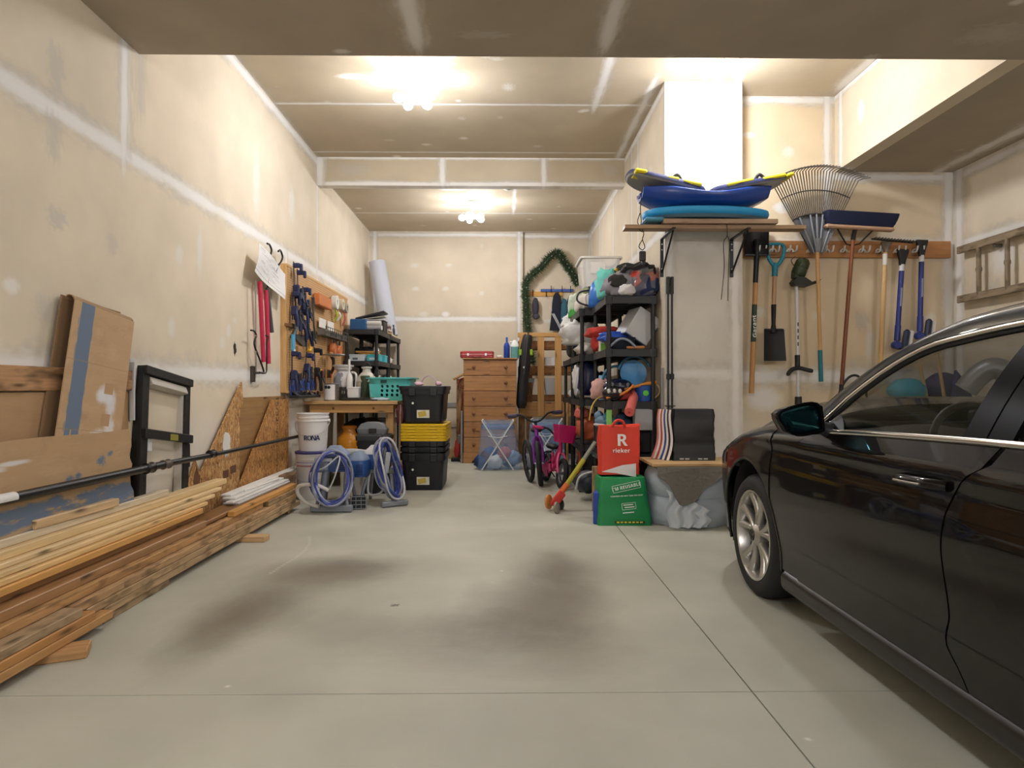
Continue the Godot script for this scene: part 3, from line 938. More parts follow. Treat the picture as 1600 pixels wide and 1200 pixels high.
	var L := [
		# label, x0, x1, y0, y1, z0, z1, colour, kind
		["nearest-end bottom board of the outer lumber row", -1.93, -1.80, 0.040, 0.078, -1.3, -3.07, "c79a62", "pine"],
		["nearest-end second board up in the outer lumber row", -1.93, -1.80, 0.079, 0.117, -1.3, -2.94, "c59256", "pine"],
		["nearest-end grey weathered board topping the outer lumber row", -1.94, -1.805, 0.118, 0.156, -1.3, -2.86, "9c8468", "rough"],
		["lowest long board of the lumber pile facing the floor", -1.985, -1.85, 0.040, 0.078, -3.09, -6.02, "b99a72", "rough"],
		["second long board up of the lumber pile, greyish brown", -1.985, -1.85, 0.079, 0.117, -2.96, -5.9, "b6946a", "rough"],
		["third long board up of the lumber pile, half dark stained", -1.985, -1.852, 0.118, 0.156, -2.88, -5.96, "bb8e5e", "rough"],
		["inner bottom board of the lumber pile beside the wall", -2.125, -1.99, 0.040, 0.117, -1.4, -5.9, "b08a5c", "rough"],
		["inner second board of the lumber pile beside the wall", -2.125, -1.99, 0.118, 0.156, -1.4, -6.0, "b8925f", "rough"],
		["orange-brown rough edged board lying in the pile's middle tier", -2.06, -1.885, 0.157, 0.2, -1.4, -5.2, "c08645", "rough"],
		["tan round-edged stair tread board resting midway up the pile", -2.12, -1.915, 0.201, 0.246, -1.4, -4.28, "b48a5e", "plain_wood"],
		["hidden spacer board beneath the new pale boards", -2.13, -1.99, 0.247, 0.283, -1.4, -4.3, "a9865c", "pine"],
		["new pale board with a yellow-orange edge at the front of the top tier", -2.09, -1.955, 0.284, 0.318, -1.35, -4.32, "e0ac62", "pine"],
		["new pale board second in the stepped top tier", -2.1, -1.968, 0.319, 0.344, -1.35, -4.42, "ecc88c", "pine"],
		["new pale board third in the stepped top tier", -2.11, -1.99, 0.345, 0.368, -1.3, -4.58, "eed3a2", "pine"],
		["new pale board fourth in the stepped top tier", -2.13, -2.015, 0.369, 0.392, -1.3, -4.74, "f0d8aa", "pine"],
		["new pale board fifth in the stepped top tier, with a knot", -2.13, -2.045, 0.393, 0.432, -1.3, -4.9, "edd2a0", "pine"],
		["white-primed pale board at the very back of the top tier", -2.13, -2.075, 0.433, 0.47, -1.3, -4.12, "e9dcc2", "pine"],
		["dark brown hollow door jamb board at the far half of the pile", -2.08, -1.93, 0.208, 0.234, -4.3, -6.1, "9a7146", "plain_wood"],
		["short packing board under the brown jamb board", -2.08, -1.95, 0.2005, 0.2075, -4.35, -5.15, "8b6a48", "pine"],
		["orange square batten beside the brown jamb board", -1.925, -1.875, 0.2, 0.238, -4.62, -6.0, "d9a259", "pine"],
		["cross packer holding up the far end of the orange batten", -2.1, -1.86, 0.157, 0.1995, -5.25, -5.95, "9c7a52", "rough"],
	]
	for l in L:
		board(l[0], Vector3(l[1], l[3], l[5]), Vector3(l[2], l[4], l[6]), l[7], l[8])
	board("short angled offcut block lying on top of the pale boards", Vector3(-2.14, 0.471, -2.95), Vector3(-2.06, 0.512, -3.55), "e0c39a", "pine", "", -2.0)
	board("short dark wood offcut at the far end of the pile by the white pail", Vector3(-2.12, 0.157, -6.05), Vector3(-1.95, 0.3, -6.28), "5e4029", "rough", "", 10.0)
	# white trim lengths on the brown board
	var W := [["white primed plank lying topmost on the far half of the lumber pile", -2.13, -2.05, 0.285, 0.303, -4.95, -6.75, 1.0], ["white trim strip beneath the topmost white plank", -2.10, -2.0, 0.268, 0.284, -4.92, -6.2, 1.0], ["short white trim strip lying loose over the other trim", -2.048, -2.01, 0.285, 0.3, -5.2, -5.9, -2.5],
		["white trim strip on the pile's edge nearest the floor side", -2.03, -1.97, 0.2515, 0.267, -4.85, -6.1, -0.5], ["thin grey-white trim strip lying flat on the brown board", -2.075, -1.955, 0.235, 0.251, -4.9, -6.15, 0.0], ["white trim strip tucked behind the others by the strand board", -2.12, -2.035, 0.2515, 0.267, -4.95, -6.15, 0.5]]
	for w in W:
		board(w[0], Vector3(w[1], w[3], w[5]), Vector3(w[2], w[4], w[6]), "e9e7e2" if w[0].find("grey") < 0 else "cfcdca", "card", "white trim on the lumber pile", w[7], "trim_strip")
	# folding rack arms and the paper hung over them
	var rk := T("wall_rack", "folding wall rack with black hooks and pink-red foam sleeves beside the peg board", "rack", Vector3(-2.13, 1.2, -5.8))
	var wire := mat("2a2725", 0.45, 0.5)
	var red := mat("c22b4e", 0.7)
	var P := func(y: float, z: float, x := 0.0) -> Vector3: return Vector3(x, y - 1.2, z + 5.8)
	O(M.new().box(Vector3(-0.055, 0.02, 0.03), Vector3(0.03, 0.14, 0.05), 0.004).box(Vector3(-0.03, 0.03, 0.03), Vector3(0.06, 0.02, 0.03), 0.003), "bracket", mat("55504a", 0.5, 0.6), rk)
	O(M.new().tube(curve([P.call(2.40, -5.96), P.call(2.40, -6.02), P.call(2.36, -6.07), P.call(2.30, -6.03), P.call(2.25, -5.97), P.call(1.97, -5.97)], 5), 0.0095), "hook", wire, rk)
	O(M.new().tube(curve([P.call(2.39, -6.25), P.call(2.41, -6.31), P.call(2.36, -6.37), P.call(2.3, -6.32), P.call(2.25, -6.24), P.call(2.19, -6.18)], 5), 0.0095), "hook", wire, rk)
	O(M.new().cyl(P.call(2.2, -6.19), P.call(1.97, -5.97), 0.004), "rod", mat("8f8a84", 0.4, 0.6), rk)
	O(M.new().cyl(P.call(2.0, -5.96), P.call(1.61, -6.08), 0.017, 12, 0.02), "grey_sleeve", mat("4c4a4b", 0.85), rk)
	O(M.new().cyl(P.call(2.03, -5.78), P.call(1.33, -5.875), 0.02, 14), "red_sleeve", red, rk)
	O(M.new().cyl(P.call(1.98, -5.96, -0.01), P.call(1.32, -6.03, -0.01), 0.02, 14), "red_sleeve", red, rk)
	O(M.new().tube(curve([P.call(1.585, -5.58), P.call(1.585, -5.65), P.call(1.55, -5.7), P.call(1.5, -5.66), P.call(1.45, -5.67), P.call(1.33, -5.8), P.call(1.24, -5.88), P.call(1.235, -5.77)], 5), 0.008), "hook", wire, rk)
	O(M.new().tube(curve([P.call(1.57, -5.93), P.call(1.56, -6.0), P.call(1.5, -5.95), P.call(1.3, -5.95), P.call(1.235, -5.93), P.call(1.23, -5.78)], 5), 0.007), "hook", wire, rk)
	O(M.new().cyl(P.call(2.02, -5.68), P.call(1.24, -5.7), 0.005), "rod", mat("8f8a84", 0.4, 0.6), rk)
	var pa := Image.create(256, 192, false, Image.FORMAT_RGBA8)
	pa.fill(C("dedcda"))
	rng.seed = 31
	for i in 44:  # faint handwriting
		var y := rng.randi_range(14, 150)
		var x := rng.randi_range(10, 180)
		for k in rng.randi_range(10, 50):
			pa.fill_rect(Rect2i(x + k, y + int(2.5 * sin(k * 0.9 + i)), 1, 2), C("9a989c"))
	pa.fill_rect(Rect2i(0, 168, 256, 2), C("55545a"))
	var pp2 := O(M.new().sheet(func(u, v): return Vector3(0.06 - 0.03 * u + 0.015 * sin(u * 5.0 + v * 3.0), 0.26 * (1.0 - v) - 0.13 * u, -0.82 * u + 0.1 * v), 10, 6, 0.0015), "paper_sheet", tex_mat("paper", pa, 0.8), null, Vector3(-2.155, 2.08, -5.66))
	tag(pp2, "white paper sheet with faint handwriting stuck up behind the rack hooks", "paper")


func clamp_tool(label: String, y: float, z: float, len: float, tilt := 0.0, out := 0.03, long_grip := 0.16) -> Node3D:
	# quick-grip bar clamp hanging on the board: bar upright, jaw at the top, pistol grip on the sliding head
	var t := T("bar_clamp", label, "clamp", Vector3(-2.11 + out, y, z), 0.0, "bar clamps on the peg board")
	t.rotation_degrees = Vector3(tilt, 0, 0)
	var navy := mat("20284f", 0.45)
	var blk := mat("1c1d22", 0.5)
	O(M.new().box(Vector3(0, 0, 0), Vector3(0.008, len, 0.022), 0.002), "bar", mat("3d3f47", 0.35, 0.7), t)
	O(M.new().box(Vector3(0.03, len * 0.5 - 0.04, 0), Vector3(0.075, 0.05, 0.034), 0.01).box(Vector3(0.075, len * 0.5 - 0.06, 0), Vector3(0.03, 0.075, 0.032), 0.008), "fixed_jaw", navy, t)
	var h := M.new()
	h.box(Vector3(0.02, -len * 0.2, 0), Vector3(0.07, 0.1, 0.038), 0.012)
	h.tube(curve([Vector3(0.03, -len * 0.2, 0), Vector3(0.05, -len * 0.2 - 0.07, 0), Vector3(0.055, -len * 0.2 - long_grip, 0)], 4), [0.02, 0.022, 0.023, 0.023, 0.021, 0.02, 0.019, 0.019, 0.016], 8)
	O(h, "grip", navy, t)
	O(M.new().box(Vector3(0.072, -len * 0.2 - 0.02, 0), Vector3(0.024, 0.07, 0.028), 0.008), "pad", blk, t)
	O(M.new().box(Vector3(0.085, -len * 0.2 - 0.09, 0), Vector3(0.012, 0.09, 0.02), 0.004, Vector3(0, 0, 18)), "trigger", blk, t)
	return t


func pliers(label: String, y: float, z: float, col: String, len := 0.2, tilt := 0.0) -> void:
	var t := T("pliers", label, "pliers", Vector3(-2.131, y, z), 0.0, "pliers and cutters in a row on the peg board")
	t.rotation_degrees = Vector3(tilt, 0, 0)
	var st := mat("55575c", 0.35, 0.8)
	O(M.new().box(Vector3(0, 0.02, 0.006), Vector3(0.012, 0.07, 0.012), 0.004).box(Vector3(0, 0.02, -0.006), Vector3(0.012, 0.07, 0.012), 0.004).lathe([[0, -0.008], [0.012, -0.008], [0.012, 0.008], [0, 0.008]], 12, Vector3(0, -0.015, 0), Vector3(0, 0, 90)), "jaws", st, t)
	for s in [-1.0, 1.0]:
		O(M.new().tube(curve([Vector3(0, -0.02, 0.004 * s), Vector3(0.004, -0.02 - len * 0.4, 0.026 * s), Vector3(0.004, -0.02 - len * 0.85, 0.014 * s)], 4), 0.009, 7), "handle", mat(col, 0.5), t)


func driver(label: String, y: float, z: float, col: String, len := 0.2) -> void:
	var t := T("screwdriver", label, "screwdriver", Vector3(-2.131, y, z), 0.0, "screwdrivers in a row on the peg board")
	O(M.new().lathe([[0, 0.0], [0.009, 0.002], [0.014, 0.02], [0.012, 0.05], [0.015, 0.085], [0.009, 0.1], [0, 0.1]], 10), "handle", mat(col, 0.35), t)
	O(M.new().cyl(V0, Vector3(0, -len, 0), 0.0035, 6), "shaft", mat("8d8f92", 0.3, 0.8), t)


func peg_wall() -> void:
	var pb := T("peg_board", "large brown peg board with a pale wood frame on the left wall, hung with tools", "peg board", Vector3(-2.2, 0, 0))
	var im := Image.create(512, 256, false, Image.FORMAT_RGBA8)
	im.fill(C("c49a68"))
	rng.seed = 41
	for i in 60:
		dab(im, brush(Color(0.72, 0.55, 0.36, 0.2)), Vector2(rng.randf() * 512, rng.randf() * 256), Vector2(120, 30))
	for y in range(4, 256, 8):
		im.fill_rect(Rect2i(0, y, 512, 1), C("b28a5a"))
		for x in range(4, 512, 8):
			im.fill_rect(Rect2i(x, y, 2, 2), C("4c3824"))
	var pm := tex_mat("peg", im, 0.7, Vector3(1.0 / 1.6, 1.0 / 0.8, 1))
	O(M.new().box(Vector3(0.05, 1.69, -7.83), Vector3(0.006, 1.24, 2.5), 0.001), "board", pm, pb)
	var fw := wood("d9b076", "pine")
	for z in [-6.575, -7.83, -9.085]:
		O(M.new().box(Vector3(0.024, 1.69, z), Vector3(0.044, 1.24, 0.05), 0.003), "batten", fw, pb)
	O(M.new().box(Vector3(0.028, 1.685, -6.535), Vector3(0.056, 1.27, 0.03), 0.003), "side_frame", fw, pb)
	for y in [1.06, 2.32]:
		O(M.new().box(Vector3(0.028, y, -7.82), Vector3(0.056, 0.03, 2.54), 0.003), "rail", fw, pb)
	clamp_tool("tallest blue bar clamp at the top near corner of the peg board", 2.17, -6.66, 0.4, 6, 0.0)
	clamp_tool("blue bar clamp hanging just behind the tallest one", 2.14, -6.78, 0.36, 6, 0.0)
	clamp_tool("dark bar clamp hung below the two top clamps", 2.0, -6.95, 0.34, 2, 0.0)
	clamp_tool("short blue-headed clamp at the near edge, second row", 1.93, -6.62, 0.3, -4, 0.0)
	clamp_tool("blue-headed clamp beside the near edge one, second row", 1.90, -6.7, 0.34, 0, 0.0)
	clamp_tool("long blue bar clamp in the middle row with its grip low", 1.84, -6.9, 0.4, 3, 0.0)
	clamp_tool("slanting bar clamp with handle pointing to the bench, middle row", 1.76, -7.02, 0.36, 24, 0.0)
	clamp_tool("dark blue clamp hanging below the light blue level", 1.3, -6.6, 0.36, 0, 0.0)
	var K := clamp_tool("big black quick clamp in the board's lower middle", 1.36, -7.4, 0.4, 10, 0.0, 0.22)
	for c in K.get_children():
		c.material_override = mat("1f2024", 0.5)
	clamp_tool("square-bodied blue clamp left of the big black clamp", 1.36, -7.05, 0.26, -20, 0.0)
	# wooden pegs and short ledges
	for q in [[1.93, -7.1, "stubby wood ledge beneath the top clamps"], [1.8, -7.0, "stubby wood ledge beside the crowbar"], [1.72, -6.6, "dark wood ledge at the near edge of the peg board"], [1.48, -6.95, "square wood block below the hand saw"]]:
		tag(O(M.new().box(V0, Vector3(0.03, 0.03 if q[0] != 1.48 else 0.11, 0.26), 0.003), "wood_ledge", wood("8a6640" if q[0] == 1.72 else "b98f5c", "plain_wood"), null, Vector3(-2.13, q[0], q[1])), q[2], "ledge", "wood ledges on the peg board")
	# crowbar
	var cb := O(M.new().tube(curve([Vector3(0, 0.2, 0.03), Vector3(0, 0.13, 0), Vector3(0, -0.1, -0.03), Vector3(0, -0.26, -0.1), Vector3(0.02, -0.27, 0.02), Vector3(0.03, -0.27, 0.1)], 6), 0.012, 8).box(Vector3(0, 0.16, -0.03), Vector3(0.02, 0.1, 0.03), 0.004, Vector3(20, 0, 0)), "crowbar", mat("5b5c60", 0.4, 0.7), null, Vector3(-2.11, 1.9, -7.32))
	tag(cb, "bent grey steel crowbar hanging in the middle of the peg board", "crowbar")
	# hand saw
	var sw := T("hand_saw", "hand saw with a yellow handle and dark blade", "saw", Vector3(-2.125, 1.6, -7.0))
	O(M.new().prism(PackedVector2Array([Vector2(-0.3, 0.05), Vector2(0.12, 0.06), Vector2(0.1, -0.09), Vector2(0.0, -0.06), Vector2(-0.3, 0.02)]), 0.003), "blade", mat("6d6c6a", 0.35, 0.6), sw, V0, Vector3(0, 90, 0))
	O(M.new().tube(curve([Vector3(0.005, 0.07, -0.12), Vector3(0.01, 0.08, -0.2), Vector3(0.01, 0.0, -0.26), Vector3(0.01, -0.09, -0.22), Vector3(0.005, -0.09, -0.12)], 5), 0.02, 8), "handle", mat("d5a526", 0.45), sw)
	O(M.new().box(Vector3(0.005, -0.01, -0.1), Vector3(0.02, 0.18, 0.03), 0.006), "handle_root", mat("262522", 0.5), sw)
	var lv := T("spirit_level", "short light-blue and white level standing at the near edge of the peg board", "level", Vector3(-2.105, 1.55, -6.62))
	O(M.new().box(V0, Vector3(0.025, 0.17, 0.06), 0.004), "body", mat("4ba3cf", 0.4), lv)
	O(M.new().box(Vector3(0.004, -0.1, -0.01), Vector3(0.02, 0.08, 0.05), 0.004), "white_end", mat("dcdcd8", 0.4), lv)
	var sq := T("combination_square", "blue-handled square above the light-blue level", "square", Vector3(-2.12, 1.66, -6.72))
	O(M.new().box(V0, Vector3(0.016, 0.03, 0.22), 0.003, Vector3(35, 0, 0)), "rule", mat("7f99a6", 0.35, 0.5), sq)
	O(M.new().box(Vector3(0.002, 0.06, 0.06), Vector3(0.02, 0.05, 0.07), 0.004), "head", mat("22262b", 0.5), sq)
	# rows of pliers and drivers
	var pcol := ["2f4f95", "2b3f86", "2f4f95", "24335f", "2f4f95", "2b3f86", "24335f", "3a5aa8", "24335f", "2b3f86", "262b3c"]
	for i in 11:
		pliers(["blue-handled pliers hanging first at the board's near lower corner", "blue-handled pliers second in the lower row", "blue-handled pliers third in the lower row", "dark blue pliers fourth in the lower row", "bright blue cutters fifth in the lower row", "blue pliers sixth in the lower row", "dark blue pliers seventh in the lower row", "pale blue pliers eighth in the lower row", "dark pliers ninth in the lower row", "blue pliers tenth in the lower row", "blackish pliers last in the lower row"][i],
			1.2 + (0.02 if i > 4 else 0.0), -6.62 - i * 0.085, pcol[i], 0.2 if i < 5 else 0.15, -6 if i % 2 else 5)
	var dc := ["c0392f", "d8a92c", "d8a92c", "b5432f", "4a4a4c", "c98f2a", "5b4633", "2d2d2f", "b83a32"]
	for i in 9:
		driver(["red", "first yellow", "second yellow", "rust red", "grey", "amber", "brown", "black", "farthest red"][i] + " handled screwdriver in the row before the paint can", 1.22, -7.58 - i * 0.07, dc[i], 0.18)
	# small hand tools at the far end
	for q in [[1.58, -8.1, "orange"], [1.57, -8.38, "second orange"]]:
		var o := T("tape_measure", "%s round string reel near the far end of the peg board" % q[2], "reel", Vector3(-2.09, q[0], q[1]), 0.0, "orange reels on the peg board")
		O(M.new().lathe([[0, -0.03], [0.06, -0.03], [0.07, -0.015], [0.07, 0.02], [0.05, 0.035], [0, 0.035]], 18, V0, Vector3(0, 0, 90)), "case", mat("c8723f", 0.5), o)
		O(M.new().box(Vector3(0.01, 0.085, 0), Vector3(0.02, 0.06, 0.03), 0.006), "clip", mat("3a3a3c", 0.5), o)
	var gd := T("drywall_hawk", "flat grey disc with a hanging brown grip on the peg board", "trowel", Vector3(-2.0, 1.49, -7.82))
	O(M.new().lathe([[0, -0.008], [0.12, -0.006], [0.125, 0], [0.12, 0.008], [0, 0.01]], 24), "plate", mat("8f8c88", 0.45, 0.3), gd)
	O(M.new().box(Vector3(-0.11, 0, 0), Vector3(0.08, 0.012, 0.03), 0.003), "bracket", mat("57534f", 0.5), gd)
	var bs := T("hand_brush", "brown-handled curved saw hanging under the orange reels", "saw", Vector3(-2.08, 1.4, -8.0))
	O(M.new().tube(curve([Vector3(0, 0.08, 0.03), Vector3(0.02, 0.04, 0), Vector3(0.02, -0.06, 0.01), Vector3(0, -0.13, 0.03)], 5), [0.018, 0.02, 0.022, 0.022, 0.022, 0.021, 0.02, 0.02, 0.02, 0.019, 0.018, 0.018, 0.018, 0.017, 0.016, 0.014], 8), "handle", mat("34291f", 0.5), bs)
	O(M.new().box(Vector3(0, 0.1, 0.02), Vector3(0.035, 0.06, 0.06), 0.01), "head", mat("b08457", 0.5), bs)
	# tape rolls hooked on the top far corner
	var tp := [[2.16, -8.2, "d9d6d0", 0.085, "big white tape roll on the top far end of the board"], [2.17, -8.5, "cfc6ae", 0.07, "cream tape roll on the top far corner of the board"], [2.15, -8.72, "a9a294", 0.065, "grey tape roll beside the cream roll"]]
	for q in tp:
		var o := O(M.new().lathe([[0.035, -0.03], [q[3], -0.03], [q[3], 0.03], [0.035, 0.03], [0.035, -0.03]], 22, V0, Vector3(20, 0, 90)), "tape_roll", mat(q[2], 0.6), null, Vector3(-2.09, q[0], q[1]))
		tag(o, q[4], "tape", "tape rolls on the peg board")
	for q in [["a3b436", 2.0, -8.28, 0.15, "yellow-green strap dangling under the white tape roll"], ["e6e2d2", 1.99, -8.45, 0.11, "cream glove hanging beside the green strap"], ["b25a55", 2.03, -8.7, 0.2, "faded red ribbon strap at the far top corner"]]:
		var o := O(M.new().sheet(func(u, v): return Vector3(0.02 * sin(v * 4.0), -v * q[3], (u - 0.5) * 0.07 * (1.0 - 0.4 * v) + 0.01 * sin(v * 7.0)), 4, 8, 0.012), "hanging_strap", mat(q[0], 0.7), null, Vector3(-2.1, q[1] + 0.08, q[2]))
		tag(o, q[4], "strap", "bits hanging at the far end of the peg board")
	var ob := T("toolbox_tray", "orange-brown shallow box fixed along the top of the peg board", "box", Vector3(-2.1, 2.1, -7.68))
	O(M.new().box(V0, Vector3(0.07, 0.13, 0.52), 0.006), "body", mat("c9763c", 0.55), ob)
	O(M.new().box(Vector3(0.036, -0.06, 0), Vector3(0.01, 0.02, 0.52), 0.003), "lip", mat("b0622f", 0.55), ob)
	# wire shelf with boxes
	var ws := T("wire_shelf", "wire shelf with clear bins at the far side of the peg board", "shelf", Vector3(-2.08, 1.7, -8.05))
	var wm := mat("6f6e6c", 0.4, 0.6)
	for y in [0.0, 0.05, 0.1]:
		O(M.new().box(Vector3(0.06, y, 0), Vector3(0.008, 0.008, 1.1), 0.002), "wire_rail", wm, ws)
	for i in 12:
		O(M.new().box(Vector3(0.0, 0.0, -0.54 + i * 0.098), Vector3(0.12, 0.006, 0.006), 0.001).box(Vector3(0.06, 0.05, -0.54 + i * 0.098), Vector3(0.006, 0.1, 0.006), 0.001), "cross_wire", wm, ws)
	for i in 4:
		O(M.new().box(Vector3(0, 0.04, -0.4 + i * 0.27), Vector3(0.09, 0.07, 0.22), 0.006), "clear_bin", mat(["4a4744", "575350", "3b3936", "6b6661"][i], 0.3), ws)
	for i in 2:
		tag(O(M.new().box(V0, Vector3(0.012, 0.11, 0.27), 0.002), "card_sign", mat("e9e5de", 0.6), null, Vector3(-2.11, 1.85, -7.7 - i * 0.36)), ["blank white card above the wire shelf, nearer the crowbar", "blank white card above the wire shelf, nearer the tape rolls"][i], "card")
	var tr := T("bit_tray", "black tray of bits and cutters along the foot of the peg board", "tray", Vector3(-2.09, 1.01, -6.98))
	O(M.new().box(V0, Vector3(0.1, 0.03, 0.8), 0.004), "base", mat("17171a", 0.6), tr)
	rng.seed = 6
	for i in 22:
		O(M.new().cyl(Vector3(rng.randf_range(-0.03, 0.03), 0.01, -0.37 + i * 0.035), Vector3(rng.randf_range(-0.03, 0.03), rng.randf_range(0.03, 0.06), -0.37 + i * 0.035), 0.012, 7), "bit", mat(["26262a", "3c3c40", "5b5650", "1e1e22"][i % 4], 0.4, 0.4), tr)


func tote(nm: String, label: String, pos: Vector3, h: float, with_lid := false) -> Node3D:
	var t := T(nm, label, "storage tote", pos, 0.0, "black storage totes in the stack")
	var m := M.new()
	m.loft([rrect(0.40, 0.55, 0.04, 0.0), rrect(0.41, 0.56, 0.04, 0.02), rrect(0.455, 0.61, 0.045, h - 0.075)], true, true, false)
	m.loft([rrect(0.455, 0.61, 0.045, h - 0.075), rrect(0.485, 0.64, 0.045, h - 0.072), rrect(0.49, 0.645, 0.045, h), rrect(0.47, 0.625, 0.04, h), rrect(0.43, 0.585, 0.04, h - 0.08)], true, false, true)
	var blk := mat("15171c", 0.42, 0.0, 0.04)
	O(m, "body", blk, t)
	for i in 3:  # stiffening panels on the front and right
		var x: float = [-0.155, 0.0, 0.155][i]
		O(M.new().box(Vector3(x, h * 0.42, 0.287), Vector3([0.05, 0.15, 0.05][i], h * 0.74, 0.012), 0.004, Vector3(4.5, 0, 0)), "rib", blk, t)
	for i in 5:
		O(M.new().box(Vector3(0.211, h * 0.42, -0.24 + i * 0.12), Vector3(0.012, h * 0.74, 0.05), 0.004, Vector3(0, 0, -3.6)), "rib", blk, t)
	for x in [-0.11, 0.12]:
		O(M.new().box(Vector3(x, h - 0.05, 0.325), Vector3(0.075, 0.085, 0.02), 0.006), "latch", blk, t)
	O(M.new().box(Vector3(0.005, h * 0.26, 0.2965), Vector3(0.135, 0.085, 0.002), 0.0005, Vector3(4.5, 0, 0)), "sticker", mat("d9d6c9", 0.5), t)
	O(M.new().box(Vector3(-0.005, h * 0.26, 0.2978), Vector3(0.085, 0.055, 0.0015), 0.0003, Vector3(4.5, 0, 12)), "sticker_print", mat("c9b04a", 0.5), t)
	O(M.new().lathe([[0.0, 0.0], [0.012, 0.0], [0.012, 0.003], [0.0, 0.004]], 14, Vector3(-0.105, h * 0.56, 0.302), Vector3(90, 0, 0)), "price_dot", mat("e6e6e4", 0.4), t)
	if with_lid:
		var l := M.new()
		l.loft([rrect(0.505, 0.66, 0.05, h - 0.03), rrect(0.51, 0.665, 0.05, h - 0.012), rrect(0.51, 0.665, 0.05, h + 0.012), rrect(0.495, 0.65, 0.05, h + 0.016), rrect(0.46, 0.615, 0.05, h + 0.016), rrect(0.44, 0.6, 0.05, h + 0.006)], true, false, true)
		O(l, "lid", blk, t)
	return t


func pail(nm: String, label: String, pos: Vector3, turn: float, r := 0.152, h := 0.37, col := "e4e3e1") -> Node3D:
	var t := T(nm, label, "bucket", pos, turn)
	var w := mat(col, 0.4)
	var b := M.new()
	b.lathe([[0, 0.004], [r * 0.86, 0.0], [r * 0.865, 0.006], [r * 0.985, h * 0.78], [r * 1.03, h * 0.785], [r * 1.03, h * 0.81], [r * 0.99, h * 0.815], [r * 0.99, h * 0.87], [r * 1.03, h * 0.875], [r * 1.03, h * 0.9], [r * 0.995, h * 0.905], [r * 1.0, h * 0.975], [r * 1.04, h * 0.98], [r * 1.04, h], [r * 0.98, h], [r * 0.97, h * 0.9], [r * 0.84, 0.02], [0, 0.02]], 36)
	O(b, "body", w, t)
	O(M.new().tube(curve([Vector3(r * 1.03, h * 0.8, 0), Vector3(r * 1.1, h * 0.72, 0.03), Vector3(r * 0.8, h * 0.5, r * 0.7), Vector3(0, h * 0.42, r * 1.02), Vector3(-r * 0.8, h * 0.5, r * 0.7), Vector3(-r * 1.1, h * 0.72, 0.03), Vector3(-r * 1.03, h * 0.8, 0)], 6), 0.003, 6), "bail_handle", mat("c9c8c4", 0.4, 0.5), t)
	for s in [-1.0, 1.0]:
		O(M.new().lathe([[0, -0.012], [0.016, -0.012], [0.018, 0.004], [0, 0.006]], 12, Vector3(s * r * 1.03, h * 0.8, 0), Vector3(0, 0, 90)), "ear", w, t)
	return t


func jug(label: String, cat: String, pos: Vector3, r: float, h: float, col: String, cap: String, cap_h := 0.04, neck := 0.35, squash := 1.0, rough := 0.35, nm := "jug", turn := 0.0) -> Node3D:
	var t := T(nm, label, cat, pos, turn)
	var m := M.new()
	m.x = Transform3D(Basis.from_scale(Vector3(1, 1, squash)), V0)
	m.lathe([[0, 0.0], [r * 0.9, 0.0], [r, 0.012], [r, h * 0.62], [r * 0.93, h * 0.74], [r * 0.6, h * 0.86], [r * neck, h * 0.92], [r * neck, h], [0, h]], 24)
	O(m, "body", mat(col, rough), t)
	var c := M.new()
	c.lathe([[0, h - 0.004], [r * neck * 1.2, h - 0.004], [r * neck * 1.25, h + cap_h * 0.8], [r * neck, h + cap_h], [0, h + cap_h]], 16)
	O(c, "cap", mat(cap, 0.4), t)
	return t


func hose_coil(t: Node3D, c: Vector3, rx: float, ry: float, yaw: float, lean: float, turns: int, sd: int) -> void:
	rng.seed = sd
	var cols := ["3f4fa0", "8d93a8", "4757ad", "c3c6cf", "36468f", "a4a9b8"]
	var b := Basis.from_euler(Vector3(lean, yaw, 0) * PI / 180.0)
	for k in turns:
		var pts := []
		var ph := rng.randf() * TAU
		var ex := rng.randf_range(0.72, 1.06)
		var ey := rng.randf_range(0.86, 1.03)
		var off := rng.randf_range(-0.09, 0.09)
		for i in 40:
			var a := TAU * i / 40.0
			var w := 1.0 + 0.04 * sin(a * 2.0 + ph)
			pts.append(c + b * Vector3(cos(a) * rx * ex * w, sin(a) * ry * ey * w, off + 0.03 * sin(a * 3.0 + ph)))
		O(M.new().tube(pts, 0.0105, 7, true), "hose_loop", mat(cols[k % 6], 0.45), t)


func sprayer_motor(t: Node3D, c: Vector3, turn: float, w: float, blue: String, white_top: bool) -> void:
	var m := M.new().at(c, Vector3(0, turn, 0))
	m.loft([rrect(w, 0.2, 0.05, -0.08), rrect(w * 1.05, 0.22, 0.05, -0.06), rrect(w * 1.05, 0.22, 0.05, 0.05), rrect(w * 0.98, 0.2, 0.05, 0.07)])
	O(m, "motor_shroud", mat(blue, 0.4), t)
	var d := M.new().at(c, Vector3(0, turn, 0))
	d.loft([rrect(w * 1.0, 0.21, 0.05, 0.07), rrect(w * 0.9, 0.18, 0.05, 0.1), rrect(w * 0.6, 0.12, 0.03, 0.125), rrect(w * 0.4, 0.09, 0.03, 0.15)])
	O(d, "motor_cap", mat("c9cad0" if white_top else "7f8ea6", 0.6), t)
	var v := M.new().at(c, Vector3(0, turn, 0))
	for i in 6:
		v.box(Vector3(w * 0.3, -0.055 + i * 0.018, 0.112), Vector3(w * 0.4, 0.007, 0.008), 0.002)
	O(v, "vent_slots", mat("1d3566", 0.5), t)


